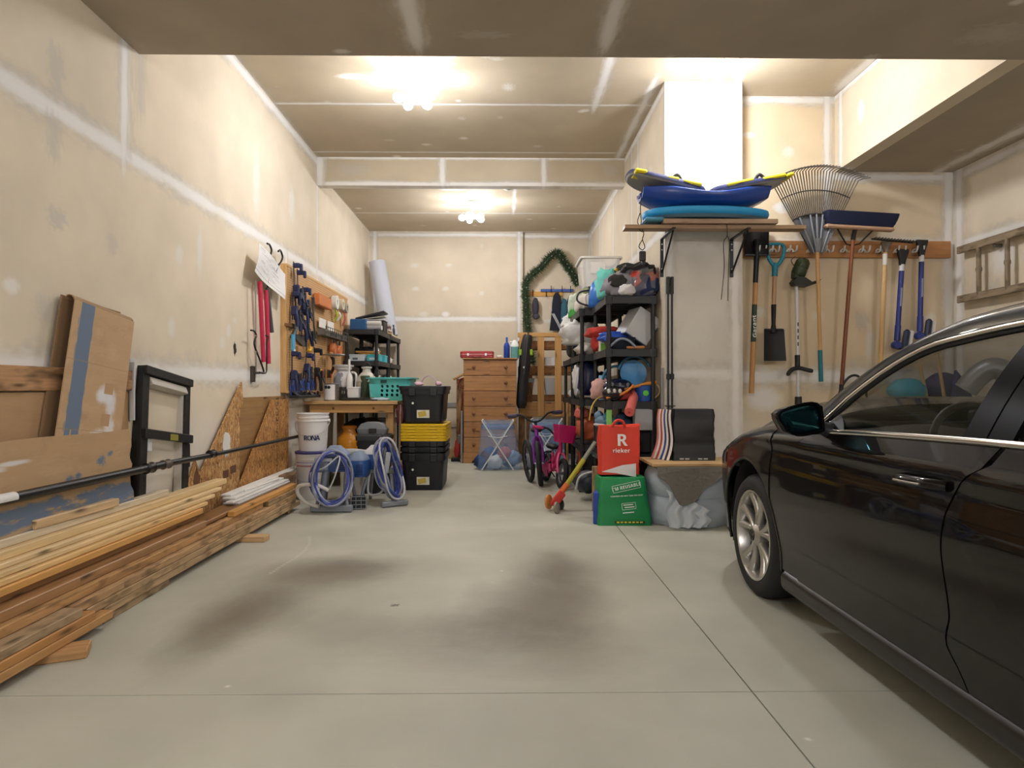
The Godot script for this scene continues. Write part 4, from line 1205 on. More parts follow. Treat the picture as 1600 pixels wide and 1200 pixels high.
func bench_side() -> void:
	# two white pails
	var dust := pail("pail", "white pail with red print under the upper white bucket", Vector3(-1.9, 0, -6.6), 0, 0.165, 0.45, "d6d3d0")
	for i in 3:
		O(M.new().sheet(func(u, v): return Vector3(sin(-0.9 + u * 1.8) * (0.156 + 0.008 * i), 0.3 + 0.03 * i + 0.012 * v, cos(-0.9 + u * 1.8) * (0.158 + 0.004 * i)), 10, 1, 0.001), "print_band", mat(["a64a55", "b5707a", "6d5f8f"][i], 0.6), dust)
	O(M.new().lathe([[0, 0.452], [0.172, 0.452], [0.175, 0.472], [0.16, 0.476], [0, 0.478]], 32), "lid", mat("45407a", 0.5), dust)
	var rona := pail("bucket", "white plastic bucket lettered RONA standing on another pail", Vector3(-1.9, 0.479, -6.6), 0)
	rona.get_child(0).name = "body"
	for i in 4:
		var a := deg_to_rad(-14.0 + i * 16.0)
		words("RONA"[i], 0.046, "lettering", mat("1c2350", 0.5), rona, Vector3(sin(a) * 0.1445, 0.13, cos(a) * 0.1445), Vector3(0, rad_to_deg(a), 0), true, 1.05)
	# work bench
	var wb := T("workbench", "plain pine workbench under the peg board", "workbench", Vector3(-1.67, 0, -7.92))
	var pw := wood("d8b27c", "pine")
	for i in 7:
		O(M.new().box(Vector3(0, 0.937, 0.6 - i * 0.198), Vector3(1.02, 0.036, 0.194), 0.003), "top_board", wood(["d8b27c", "d2a96f", "dcb985"][i % 3], "pine"), wb)
	for x in [-0.43, 0.41]:
		for z in [0.6, -0.6]:
			O(M.new().box(Vector3(x, 0.459, z), Vector3(0.085, 0.918, 0.04), 0.003).box(Vector3(x + (0.04 if x < 0 else 0.03), 0.459, z - 0.04 * signf(z)), Vector3(0.04, 0.918, 0.04), 0.003), "leg", pw, wb)
	O(M.new().box(Vector3(0, 0.87, 0.64), Vector3(0.92, 0.088, 0.038), 0.003), "apron", wood("cfa165", "pine"), wb)
	O(M.new().box(Vector3(0, 0.87, -0.64), Vector3(0.92, 0.088, 0.038), 0.003), "apron", pw, wb)
	for x in [-0.2, 0.24]:
		O(M.new().lathe([[0, 0], [0.014, 0], [0.014, 0.001], [0, 0.001]], 10, Vector3(x, 0.875, 0.6595), Vector3(90, 0, 0)), "knot", mat("6b4526", 0.7), wb)
	O(M.new().box(Vector3(0, 0.2, 0), Vector3(0.9, 0.02, 1.2), 0.003), "lower_shelf", wood("a98556", "plain_wood"), wb)
	# on the bench
	var B := 0.956
	var can := T("paint_can", "white-labelled gallon paint can on the near edge of the bench", "paint can", Vector3(-1.93, B, -7.42))
	O(M.new().lathe([[0, 0], [0.08, 0], [0.083, 0.006], [0.082, 0.185], [0.084, 0.19], [0.078, 0.194], [0.07, 0.188], [0, 0.188]], 28), "body", mat("8c8a88", 0.35, 0.6), can)
	O(M.new().sheet(func(u, v): return Vector3(sin(-2.2 + u * 2.9) * 0.0835, 0.012 + v * 0.168, cos(-2.2 + u * 2.9) * 0.0835), 16, 1, 0.0008), "label", mat("dedede", 0.5), can)
	O(M.new().sheet(func(u, v): return Vector3(sin(-0.85 + u * 0.5) * 0.0848, 0.135 + v * 0.035, cos(-0.85 + u * 0.5) * 0.0848), 6, 1, 0.0006), "label_patch", mat("2e2f56", 0.5), can)
	O(M.new().lathe([[0, 0], [0.018, 0], [0.018, 0.001], [0, 0.001]], 14, Vector3(sin(-0.1) * 0.0845, 0.15, cos(-0.1) * 0.0845), Vector3(90, -6, 0)), "label_spot", mat("1c1c20", 0.5), can)
	O(M.new().tube(arc(Vector3(0, 0.15, 0), 0.087, 200, 340, 14, Vector3.RIGHT, Vector3(0, 0.75, -0.66)), 0.002, 5), "bail_handle", mat("8a8886", 0.3, 0.7), can)
	var kc := T("paint_can", "paint-splashed can right behind the labelled paint can", "paint can", Vector3(-1.84, B, -7.62))
	O(M.new().lathe([[0, 0], [0.055, 0], [0.055, 0.15], [0.05, 0.155], [0, 0.15]], 20), "body", mat("57504b", 0.45, 0.5), kc)
	for i in 5:
		O(M.new().blob(Vector3(sin(i * 1.3 - 2.5) * 0.054, 0.05 + 0.02 * i, cos(i * 1.3 - 2.5) * 0.054), Vector3(0.018, 0.025, 0.006), 0.3, 0.3, i, 5), "splash", mat("d6d2cc", 0.6), kc)
	var wj := jug("big white plastic jug smeared with grey on the bench", "jug", Vector3(-1.93, B, -7.95), 0.115, 0.4, "dad9d8", "d0cfce", 0.02, 0.9)
	O(M.new().blob(Vector3(-0.02, 0.2, 0.1), Vector3(0.06, 0.12, 0.02), 0.4, 0.3, 9, 8), "grey_smear", mat("8b8f99", 0.6), wj)
	O(M.new().tube(curve([Vector3(0.1, 0.33, 0), Vector3(0.16, 0.3, 0.02), Vector3(0.15, 0.12, 0.02), Vector3(0.1, 0.08, 0)], 5), 0.014, 8), "handle", mat("dad9d8", 0.4), wj)
	jug("tall slim white caulking tube with a nozzle on the bench", "tube", Vector3(-1.81, B, -7.75), 0.036, 0.36, "ece9e4", "ece9e4", 0.12, 0.3, 1.0, 0.4, "caulk_tube")
	var tray := T("paint_tray", "black shallow tray under the white tub on the bench", "tray", Vector3(-1.68, B, -7.5))
	O(M.new().loft([rrect(0.28, 0.2, 0.03, 0.0), rrect(0.3, 0.22, 0.03, 0.035), rrect(0.28, 0.2, 0.03, 0.035), rrect(0.26, 0.18, 0.03, 0.008)]), "body", mat("2b302d", 0.5), tray)
	var tub := T("white_tub", "square white tub standing on the black tray", "tub", Vector3(-1.7, B + 0.01, -7.5))
	O(M.new().loft([rrect(0.12, 0.12, 0.015, 0.0), rrect(0.135, 0.135, 0.015, 0.13)]), "body", mat("e2e0de", 0.45), tub)
	O(M.new().loft([rrect(0.142, 0.142, 0.015, 0.125), rrect(0.142, 0.142, 0.015, 0.14), rrect(0.13, 0.13, 0.015, 0.145)]), "lid", mat("d5d3d2", 0.45), tub)
	O(M.new().tube(curve([Vector3(-0.11, 0.02, 0.05), Vector3(-0.1, 0.11, 0.06), Vector3(-0.075, 0.14, 0.04), Vector3(-0.06, 0.09, 0.08)], 5), 0.008, 6), "cord", mat("1a1a1a", 0.5), tub)
	var ps := T("pump_sprayer", "garden pump sprayer with dark green tank and cream collar", "sprayer", Vector3(-1.64, B, -7.85))
	O(M.new().lathe([[0, 0], [0.058, 0], [0.062, 0.02], [0.062, 0.28], [0.05, 0.29], [0, 0.29]], 20), "tank", mat("3f4d37", 0.6, 0.0, 0.1), ps)
	O(M.new().lathe([[0.11, 0.2], [0.118, 0.22], [0.1, 0.28], [0.062, 0.325], [0.05, 0.33], [0.045, 0.37], [0.062, 0.378], [0.064, 0.395], [0.0, 0.4]], 24, Vector3(0, 0, -0.06)), "dome", mat("cdc9bd", 0.5), ps)
	O(M.new().lathe([[0, 0.0], [0.1, 0.0], [0.112, 0.21], [0, 0.21]], 24, Vector3(0, 0, -0.06)), "skirt", mat("c9c3b2", 0.5), ps)
	O(M.new().tube(arc(Vector3(0, 0.4, -0.06), 0.045, 0, 180, 12), 0.007, 6), "pump_handle", mat("26261f", 0.5), ps)
	O(M.new().tube(curve([Vector3(0.09, 0.28, -0.05), Vector3(0.13, 0.36, 0.0), Vector3(0.17, 0.33, 0.02), Vector3(0.18, 0.27, 0.03), Vector3(0.16, 0.24, 0.03)], 5), 0.008, 7), "hose", mat("2c2d28", 0.5), ps)
	O(M.new().cyl(Vector3(0.18, 0.29, 0.03), Vector3(0.145, 0.225, 0.03), 0.013, 8), "nozzle", mat("d8d4c8", 0.5), ps)
	jug("small beige bottle between the pump sprayer and the laundry basket", "bottle", Vector3(-1.5, B, -7.6), 0.04, 0.15, "d3c3aa", "c2b092", 0.02, 0.6, 1.0, 0.45, "bottle")
	var rag := O(M.new().blob(V0, Vector3(0.11, 0.022, 0.07), 0.5, 0.25, 5, 9), "cleaning_rag", mat("b9cbd6", 0.9), null, Vector3(-1.38, B + 0.014, -7.4))
	tag(rag, "crumpled pale blue rag in front of the turquoise basket", "rag")
	tag(O(M.new().box(V0, Vector3(0.14, 0.015, 0.03), 0.005), "putty_knife", mat("2b2b30", 0.5), null, Vector3(-1.47, B + 0.009, -7.33), Vector3(0, 8, 0)), "dark putty knife lying on the bench edge beside the rag", "knife")
	var lb := T("laundry_basket", "turquoise plastic laundry basket with punched oval holes on the bench end", "basket", Vector3(-1.3, B, -7.78))
	var tq := mat("5cc2bd", 0.4)
	var shell := func(h0: float, h1: float) -> M:
		var m := M.new()
		var w := func(h: float, s: float) -> Array: return rrect(0.40 + h * 0.35 - s, 0.5 + h * 0.35 - s, 0.09, h)
		return m.loft([w.call(h0, 0.0), w.call(h1, 0.0), w.call(h1, 0.012), w.call(h0, 0.012), w.call(h0, 0.0)], true, false, false)
	O(shell.call(0.0, 0.04), "base_band", tq, lb)
	O(shell.call(0.185, 0.25), "top_band", tq, lb)
	O(M.new().loft([rrect(0.4, 0.5, 0.09, 0.0), rrect(0.4, 0.5, 0.09, 0.008)]), "floor_panel", tq, lb)
	O(M.new().loft([rrect(0.49, 0.59, 0.09, 0.245), rrect(0.55, 0.65, 0.1, 0.248), rrect(0.55, 0.65, 0.1, 0.262), rrect(0.47, 0.57, 0.09, 0.262), rrect(0.47, 0.57, 0.09, 0.245), rrect(0.49, 0.59, 0.09, 0.245)], true, false, false), "rim", tq, lb)
	# walls: solid corners and a punched panel in the middle of each long face
	for face in 4:
		var turn := face * 90.0
		var hw := (0.2 if face % 2 == 0 else 0.25)
		var dist := (0.25 if face % 2 == 0 else 0.2)
		var cs := CSGCombiner3D.new()
		var b := CSGBox3D.new()
		b.size = Vector3(hw * 2.0 + 0.04, 0.15, 0.012)
		cs.add_child(b)
		for r in 3:
			for c in 4:
				var k := CSGCylinder3D.new()
				k.radius = 0.019
				k.height = 0.05
				k.sides = 14
				k.operation = CSGShape3D.OPERATION_SUBTRACTION
				k.rotation_degrees = Vector3(90, 0, 0)
				k.scale = Vector3(0.85, 1, 1)
				k.position = Vector3((c - 1.5) * 0.058 + 0.004 * r, (r - 1) * 0.05, 0)
				cs.add_child(k)
		cs.name = "punched_wall"
		cs.material_override = tq
		lb.add_child(cs, true)
		var d := Basis(Vector3.UP, deg_to_rad(turn))
		cs.transform = Transform3D(d * Basis(Vector3.RIGHT, deg_to_rad(9.5)), d * Vector3(0, 0.112, dist + 0.014))
	for q in [[1, 1], [-1, 1], [-1, -1], [1, -1]]:
		O(M.new().sheet(func(u, v): return Vector3(q[0] * (0.11 + (0.09 + v * 0.028) * cos(u * PI / 2) ), 0.035 + v * 0.155, q[1] * (0.16 + (0.09 + v * 0.028) * sin(u * PI / 2))), 8, 3, 0.01), "corner_wall", tq, lb)
	O(M.new().box(Vector3(-0.06, 0.215, 0.296), Vector3(0.07, 0.03, 0.012), 0.004), "handle_slot", mat("1f3f40", 0.6), lb)
	bag("laundry_pile", "dark laundry filling the turquoise basket", "laundry", Vector3(-1.3, B + 0.115, -7.78), Vector3(0.16, 0.1, 0.2), mat("1d2c30", 0.9), 0.15, 0.2, 12, 0.6)
	# under the bench
	var tarp := O(M.new().blob(V0, Vector3(0.29, 0.24, 0.3), 0.3, 0.2, 21, 14), "dark_tarp", mat("131316", 0.6), null, Vector3(-1.68, 0.5, -8.0))
	tag(tarp, "heap of black bags and tarpaulin pushed under the bench", "tarp")
	var oj := jug("translucent orange jug under the bench beside the RONA bucket", "jug", Vector3(-1.74, 0.212, -7.46), 0.135, 0.35, "d38a25", "c9791c", 0.02, 0.5, 0.8, 0.25)
	oj.scale = Vector3(1, 1.25, 1)
	O(M.new().box(Vector3(-0.03, 0.13, 0.108), Vector3(0.16, 0.045, 0.004), 0.001), "label", mat("6e4636", 0.5), oj)
	var gj := jug("grey-white paint jug with a pictured label under the bench", "jug", Vector3(-1.5, 0.212, -7.42), 0.075, 0.43, "a9a5a3", "c9c6c2", 0.03, 0.8, 0.9, 0.4)
	O(M.new().box(Vector3(-0.01, 0.2, 0.069), Vector3(0.09, 0.13, 0.004), 0.001), "label", mat("d9d4cc", 0.5), gj)
	O(M.new().blob(Vector3(-0.01, 0.19, 0.072), Vector3(0.03, 0.04, 0.003), 0.3, 0.3, 3, 6), "label_picture", mat("5c5048", 0.5), gj)
	var bb := T("black_bin", "tall black plastic bin under the bench's free corner", "bin", Vector3(-1.36, 0.0, -6.98))
	var bkm := mat("121419", 0.45, 0.0, 0.03)
	O(M.new().loft([rrect(0.3, 0.22, 0.03, 0.0), rrect(0.33, 0.24, 0.03, 0.56)]), "body", bkm, bb)
	O(M.new().loft([rrect(0.355, 0.265, 0.03, 0.55), rrect(0.36, 0.27, 0.03, 0.57), rrect(0.36, 0.27, 0.03, 0.6), rrect(0.33, 0.24, 0.03, 0.615)]), "lid", mat("2b2d30", 0.5), bb)
	O(M.new().box(Vector3(-0.18, 0.51, 0.0), Vector3(0.02, 0.05, 0.05), 0.006), "latch", bkm, bb)
	var gc := T("tool_case", "grey tool case with a dark handle gap lying on the black bin", "case", Vector3(-1.38, 0.616, -6.98))
	O(M.new().loft([rrect(0.3, 0.14, 0.03, 0.0), rrect(0.32, 0.15, 0.03, 0.05), rrect(0.24, 0.12, 0.03, 0.105), rrect(0.12, 0.1, 0.03, 0.125)]), "body", mat("6a6e73", 0.5), gc)
	O(M.new().box(Vector3(0.01, 0.035, 0.075), Vector3(0.08, 0.05, 0.012), 0.004), "handle_gap", mat("1d1a17", 0.6), gc)
	tag(O(M.new().cyl(Vector3(0, 0, 0), Vector3(0.02, 0.92, -0.02), 0.011, 8), "broom_stick", wood("8f7a66", "plain_wood"), null, Vector3(-1.12, 0, -7.02)), "thin wooden stick standing between the bench leg and the totes", "stick")
	var rb := O(M.new().blob(V0, Vector3(0.05, 0.12, 0.06), 0.5, 0.3, 8, 8), "string_lights", mat("5c2530", 0.7), null, Vector3(-1.115, 0.8, -7.17))
	tag(rb, "small dark red bundle hanging off the bench corner beside the totes", "bundle")
	tag(O(M.new().box(Vector3(0, 0.15, 0), Vector3(0.07, 0.3, 0.06), 0.01), "fuel_can", mat("7d2a22", 0.5), null, Vector3(-1.09, 0, -6.92)), "small dark red can on the floor beside the tote stack", "can")
	# totes
	var x := -0.868
	var z := -7.37
	tote("storage_tote", "lowest black storage tote of the stack, standing on the floor with a sticker", Vector3(x, 0, z), 0.4)
	for i in 2:
		var t := T("storage_tote", ["black tote nested in the lowest one, only its rim showing", "second nested black tote rim just under the yellow lids"][i], "storage tote", Vector3(x, 0.02 + 0.062 * (i + 1), z), 0.0, "black storage totes in the stack")
		var m := M.new()
		m.loft([rrect(0.455, 0.61, 0.045, 0.335), rrect(0.487, 0.642, 0.045, 0.336), rrect(0.492, 0.647, 0.045, 0.382), rrect(0.46, 0.615, 0.04, 0.383), rrect(0.44, 0.6, 0.04, 0.34), rrect(0.455, 0.61, 0.045, 0.335)], true, false, false)
		O(m, "rim", mat("15171c", 0.42, 0.0, 0.04), t)
		O(M.new().loft([rrect(0.41, 0.57, 0.04, 0.282), rrect(0.42, 0.58, 0.04, 0.335)]), "body", mat("15171c", 0.42), t)
		for lx in [-0.11, 0.12]:
			O(M.new().box(Vector3(lx, 0.35, 0.326), Vector3(0.075, 0.052, 0.02), 0.006), "latch", mat("15171c", 0.42), t)
	var ym := mat("dcb416", 0.42)
	for i in 6:
		var l := T("tote_cover", "yellow tote lid, %s of the six stacked on the black totes" % ["lowest", "second from bottom", "third from bottom", "fourth from bottom", "second from top", "topmost"][i], "lid", Vector3(x, 0.53 + 0.031 * i, z), 0.0, "yellow tote lids in the stack")
		O(M.new().loft([rrect(0.5, 0.655, 0.04, 0.0), rrect(0.512, 0.667, 0.045, 0.002), rrect(0.516, 0.671, 0.045, 0.024), rrect(0.5, 0.655, 0.045, 0.03), rrect(0.44, 0.595, 0.04, 0.03), rrect(0.42, 0.575, 0.04, 0.018)]), "body", ym, l)
		for lx in [-0.11, 0.12]:
			O(M.new().box(Vector3(lx, 0.012, 0.335), Vector3(0.09, 0.02, 0.008), 0.003), "latch_lug", ym, l)
	tote("storage_tote", "uppermost black storage tote with its lid on and a white dot", Vector3(x, 0.72, z), 0.385, true)
	var gg := T("kids_goggles", "lilac child's headband with a looped strap on the top tote", "goggles", Vector3(x + 0.08, 1.122, z + 0.12))
	O(M.new().sheet(func(u, v): return Vector3(-0.03 + 0.085 * cos(PI * u) * -1.0, 0.105 * sin(PI * u), (v - 0.5) * 0.05 + 0.02 * u), 14, 2, 0.006), "strap", mat("c3a3c6", 0.7), gg)
	O(M.new().blob(Vector3(-0.14, 0.02, 0.02), Vector3(0.05, 0.025, 0.04), 0.4, 0.3, 2, 7).blob(Vector3(0.075, 0.022, 0.02), Vector3(0.035, 0.025, 0.04), 0.4, 0.3, 3, 7), "padding", mat("d9b4c4", 0.8), gg)
	# airless paint sprayers
	var g1 := T("paint_sprayer", "airless paint sprayer with a big blue-grey hose coil, nearest the lumber", "paint sprayer", Vector3(-1.52, 0, -5.95), 0.0, "airless paint sprayers on the floor")
	var gm := mat("8b919c", 0.6, 0.2, 0.1)
	O(M.new().box(Vector3(0.0, 0.035, 0.1), Vector3(0.37, 0.06, 0.05), 0.01), "skid", gm, g1)
	O(M.new().box(Vector3(0.0, 0.035, -0.22), Vector3(0.37, 0.06, 0.05), 0.01), "skid", gm, g1)
	for s in [-1.0, 1.0]:
		O(M.new().tube(curve([Vector3(0.14 * s, 0.04, 0.1), Vector3(0.1 * s, 0.2, 0.02), Vector3(0.09 * s, 0.33, -0.08), Vector3(0.12 * s, 0.2, -0.18), Vector3(0.14 * s, 0.04, -0.22)], 5), 0.017, 8), "frame_leg", gm, g1)
	sprayer_motor(g1, Vector3(-0.02, 0.42, -0.12), 8, 0.24, "46639a", false)
	O(M.new().box(Vector3(-0.12, 0.41, -0.02), Vector3(0.12, 0.14, 0.09), 0.02), "control_box", mat("9aa6b8", 0.5), g1)
	O(M.new().box(Vector3(-0.06, 0.455, 0.03), Vector3(0.09, 0.03, 0.006), 0.002), "badge", mat("d3d8de", 0.4), g1)
	sprayer_motor(g1, Vector3(0.17, 0.36, -0.22), -10, 0.17, "2f5493", false)
	O(M.new().cyl(Vector3(-0.08, 0.36, 0.0), Vector3(-0.1, 0.1, 0.05), 0.03, 12), "pump_tube", gm, g1)
	hose_coil(g1, Vector3(0.0, 0.3, 0.1), 0.17, 0.24, 20, -8, 18, 3)
	O(M.new().tube(curve([Vector3(-0.02, 0.2, 0.14), Vector3(-0.12, 0.25, 0.16), Vector3(-0.27, 0.24, 0.12), Vector3(-0.3, 0.17, 0.1), Vector3(-0.22, 0.09, 0.12), Vector3(-0.1, 0.06, 0.15)], 6), 0.017, 9), "suction_hose", mat("d5d3cf", 0.5), g1)
	O(M.new().tube(curve([Vector3(-0.17, 0.37, 0.12), Vector3(-0.05, 0.4, 0.16), Vector3(0.08, 0.5, 0.15), Vector3(0.06, 0.35, 0.2), Vector3(0.0, 0.22, 0.17)], 6), 0.007, 7), "loose_hose", mat("c8cbd4", 0.45), g1)
	var g2 := T("paint_sprayer", "second paint sprayer with bright blue motor and a leaning hose bundle, by the totes", "paint sprayer", Vector3(-1.14, 0, -6.3), 0.0, "airless paint sprayers on the floor")
	sprayer_motor(g2, Vector3(-0.09, 0.4, -0.05), 0, 0.22, "1f4f94", true)
	for s in [[-0.17, 0.12], [0.1, 0.12], [-0.15, -0.15], [0.1, -0.15]]:
		O(M.new().tube(curve([Vector3(s[0] * 0.7, 0.34, s[1] * 0.3), Vector3(s[0], 0.15, s[1]), Vector3(s[0] * 1.1, 0.015, s[1] * 1.2)], 5), 0.016, 8), "frame_leg", gm, g2)
	O(M.new().box(Vector3(-0.02, 0.31, 0.03), Vector3(0.26, 0.035, 0.1), 0.008), "frame_plate", mat("77806f", 0.6), g2)
	O(M.new().box(Vector3(0.13, 0.03, 0.17), Vector3(0.26, 0.05, 0.05), 0.01, Vector3(0, 32, 0)), "skid", gm, g2)
	O(M.new().tube(curve([Vector3(-0.12, 0.3, 0.08), Vector3(-0.13, 0.12, 0.1), Vector3(-0.05, 0.1, 0.1), Vector3(0.01, 0.15, 0.1), Vector3(0.02, 0.3, 0.08)], 6), 0.011, 8), "suction_hose", mat("b9bbbd", 0.5), g2)
	O(M.new().tube(curve([Vector3(0.0, 0.4, 0.05), Vector3(0.02, 0.5, 0.06), Vector3(0.03, 0.6, 0.07), Vector3(-0.01, 0.62, 0.08), Vector3(-0.02, 0.57, 0.08)], 5), 0.02, 9), "cart_handle", mat("aeb2b8", 0.5, 0.3), g2)
	O(M.new().lathe([[0, 0], [0.014, 0.004], [0.016, 0.02], [0.008, 0.034], [0, 0.036]], 12, Vector3(0.0, 0.635, 0.08)), "knob", mat("3e4148", 0.4), g2)
	O(M.new().box(Vector3(0.05, 0.4, 0.12), Vector3(0.05, 0.2, 0.04), 0.01, Vector3(0, 0, -8)), "spray_gun", mat("c4c9d0", 0.45), g2)
	hose_coil(g2, Vector3(0.07, 0.33, 0.13), 0.1, 0.27, 35, 0, 17, 9)
	for k in g2.get_children():
		if str(k.name).begins_with("hose_loop"):
			k.rotation_degrees.z = 13.0
			k.position = Vector3(0.075, 0.008, 0)
	var cage := T("wire_cage", "small dark wire basket on the floor between the two sprayers", "wire basket", Vector3(-1.31, 0, -5.98), 10)
	for i in 4:
		O(M.new().cyl(Vector3(-0.07 + i * 0.046, 0.01, 0.02), Vector3(-0.07 + i * 0.046, 0.13, 0.02), 0.004, 6), "upright_wire", mat("7d8288", 0.5), cage)
		O(M.new().cyl(Vector3(-0.07, 0.012 + i * 0.036, 0.02), Vector3(0.07, 0.012 + i * 0.036, 0.02), 0.004, 6), "cross_wire", mat("7d8288", 0.5), cage)
	O(M.new().box(Vector3(0, 0.06, -0.04), Vector3(0.12, 0.12, 0.08), 0.01), "filter_pack", mat("23292e", 0.6), cage)
	var hop := O(M.new().loft([rrect(0.2, 0.16, 0.03, 0.0), rrect(0.24, 0.18, 0.03, 0.42), rrect(0.22, 0.16, 0.03, 0.43)]), "texture_hopper", mat("d8d5cc", 0.55), null, Vector3(-1.48, 0.0, -6.5))
	tag(hop, "off-white plastic tub behind the nearest paint sprayer", "tub")
	var roll := O(M.new().tube(curve([Vector3(-0.13, 0, 0), Vector3(0, 0.012, 0), Vector3(0.13, 0.0, 0)], 5), 0.03, 12), "paint_roller", mat("b5b9bb", 0.8), null, Vector3(-1.49, 0.462, -6.5))
	tag(roll, "furry grey paint roller sleeve lying on the off-white tub", "paint roller")


func shelf_unit(label: String, pos: Vector3, w: float, d: float, levels: Array, grp := "black plastic shelf units") -> Node3D:
	# moulded plastic shelving: w across x, d along z, pos is the centre on the floor
	var t := T("shelf_unit", label, "shelf", pos, 0.0, grp)
	var bk := mat("1b1c1f", 0.5, 0.0, 0.04)
	for y in levels:
		var m := M.new()
		m.loft([rrect(w, d, 0.02, y - 0.065), rrect(w, d, 0.02, y), rrect(w - 0.02, d - 0.02, 0.015, y), rrect(w - 0.03, d - 0.03, 0.015, y - 0.012)], true, false, true)
		m.loft([rrect(w, d, 0.02, y - 0.065), rrect(w - 0.02, d - 0.02, 0.015, y - 0.065), rrect(w - 0.03, d - 0.03, 0.015, y - 0.03)], true, false, true)
		for i in 5:
			m.box(Vector3(0, y - 0.035, -d * 0.4 + i * d * 0.2), Vector3(w - 0.03, 0.03, 0.012), 0.002)
		O(m, "shelf", bk, t)
	var top: float = levels.max()
	for sx in [-1.0, 1.0]:
		for sz in [-1.0, 1.0]:
			var p := M.new()
			p.cyl(Vector3(sx * (w / 2 - 0.032), 0.0, sz * (d / 2 - 0.032)), Vector3(sx * (w / 2 - 0.032), top - 0.06, sz * (d / 2 - 0.032)), 0.021, 12)
			for y in levels:
				p.loft([rrect(0.064, 0.064, 0.012, y - 0.07, Vector2(sx * (w / 2 - 0.03), sz * (d / 2 - 0.03))), rrect(0.068, 0.068, 0.012, y + 0.004, Vector2(sx * (w / 2 - 0.03), sz * (d / 2 - 0.03)))])
			O(p, "post", bk, t)
	return t


func bag(nm: String, label: String, cat: String, c: Vector3, r: Vector3, ma: Material, amp := 0.3, freq := 0.12, sd := 1, pw := 0.7, e := V0, grp := "", nl := 12) -> MeshInstance3D:
	var m := M.new()
	m.low = -r.y * 0.85
	var o := O(m.blob(V0, r, amp, freq, sd, nl, e, pw), nm, ma, null, c)
	tag(o, label, cat, grp)
	return o


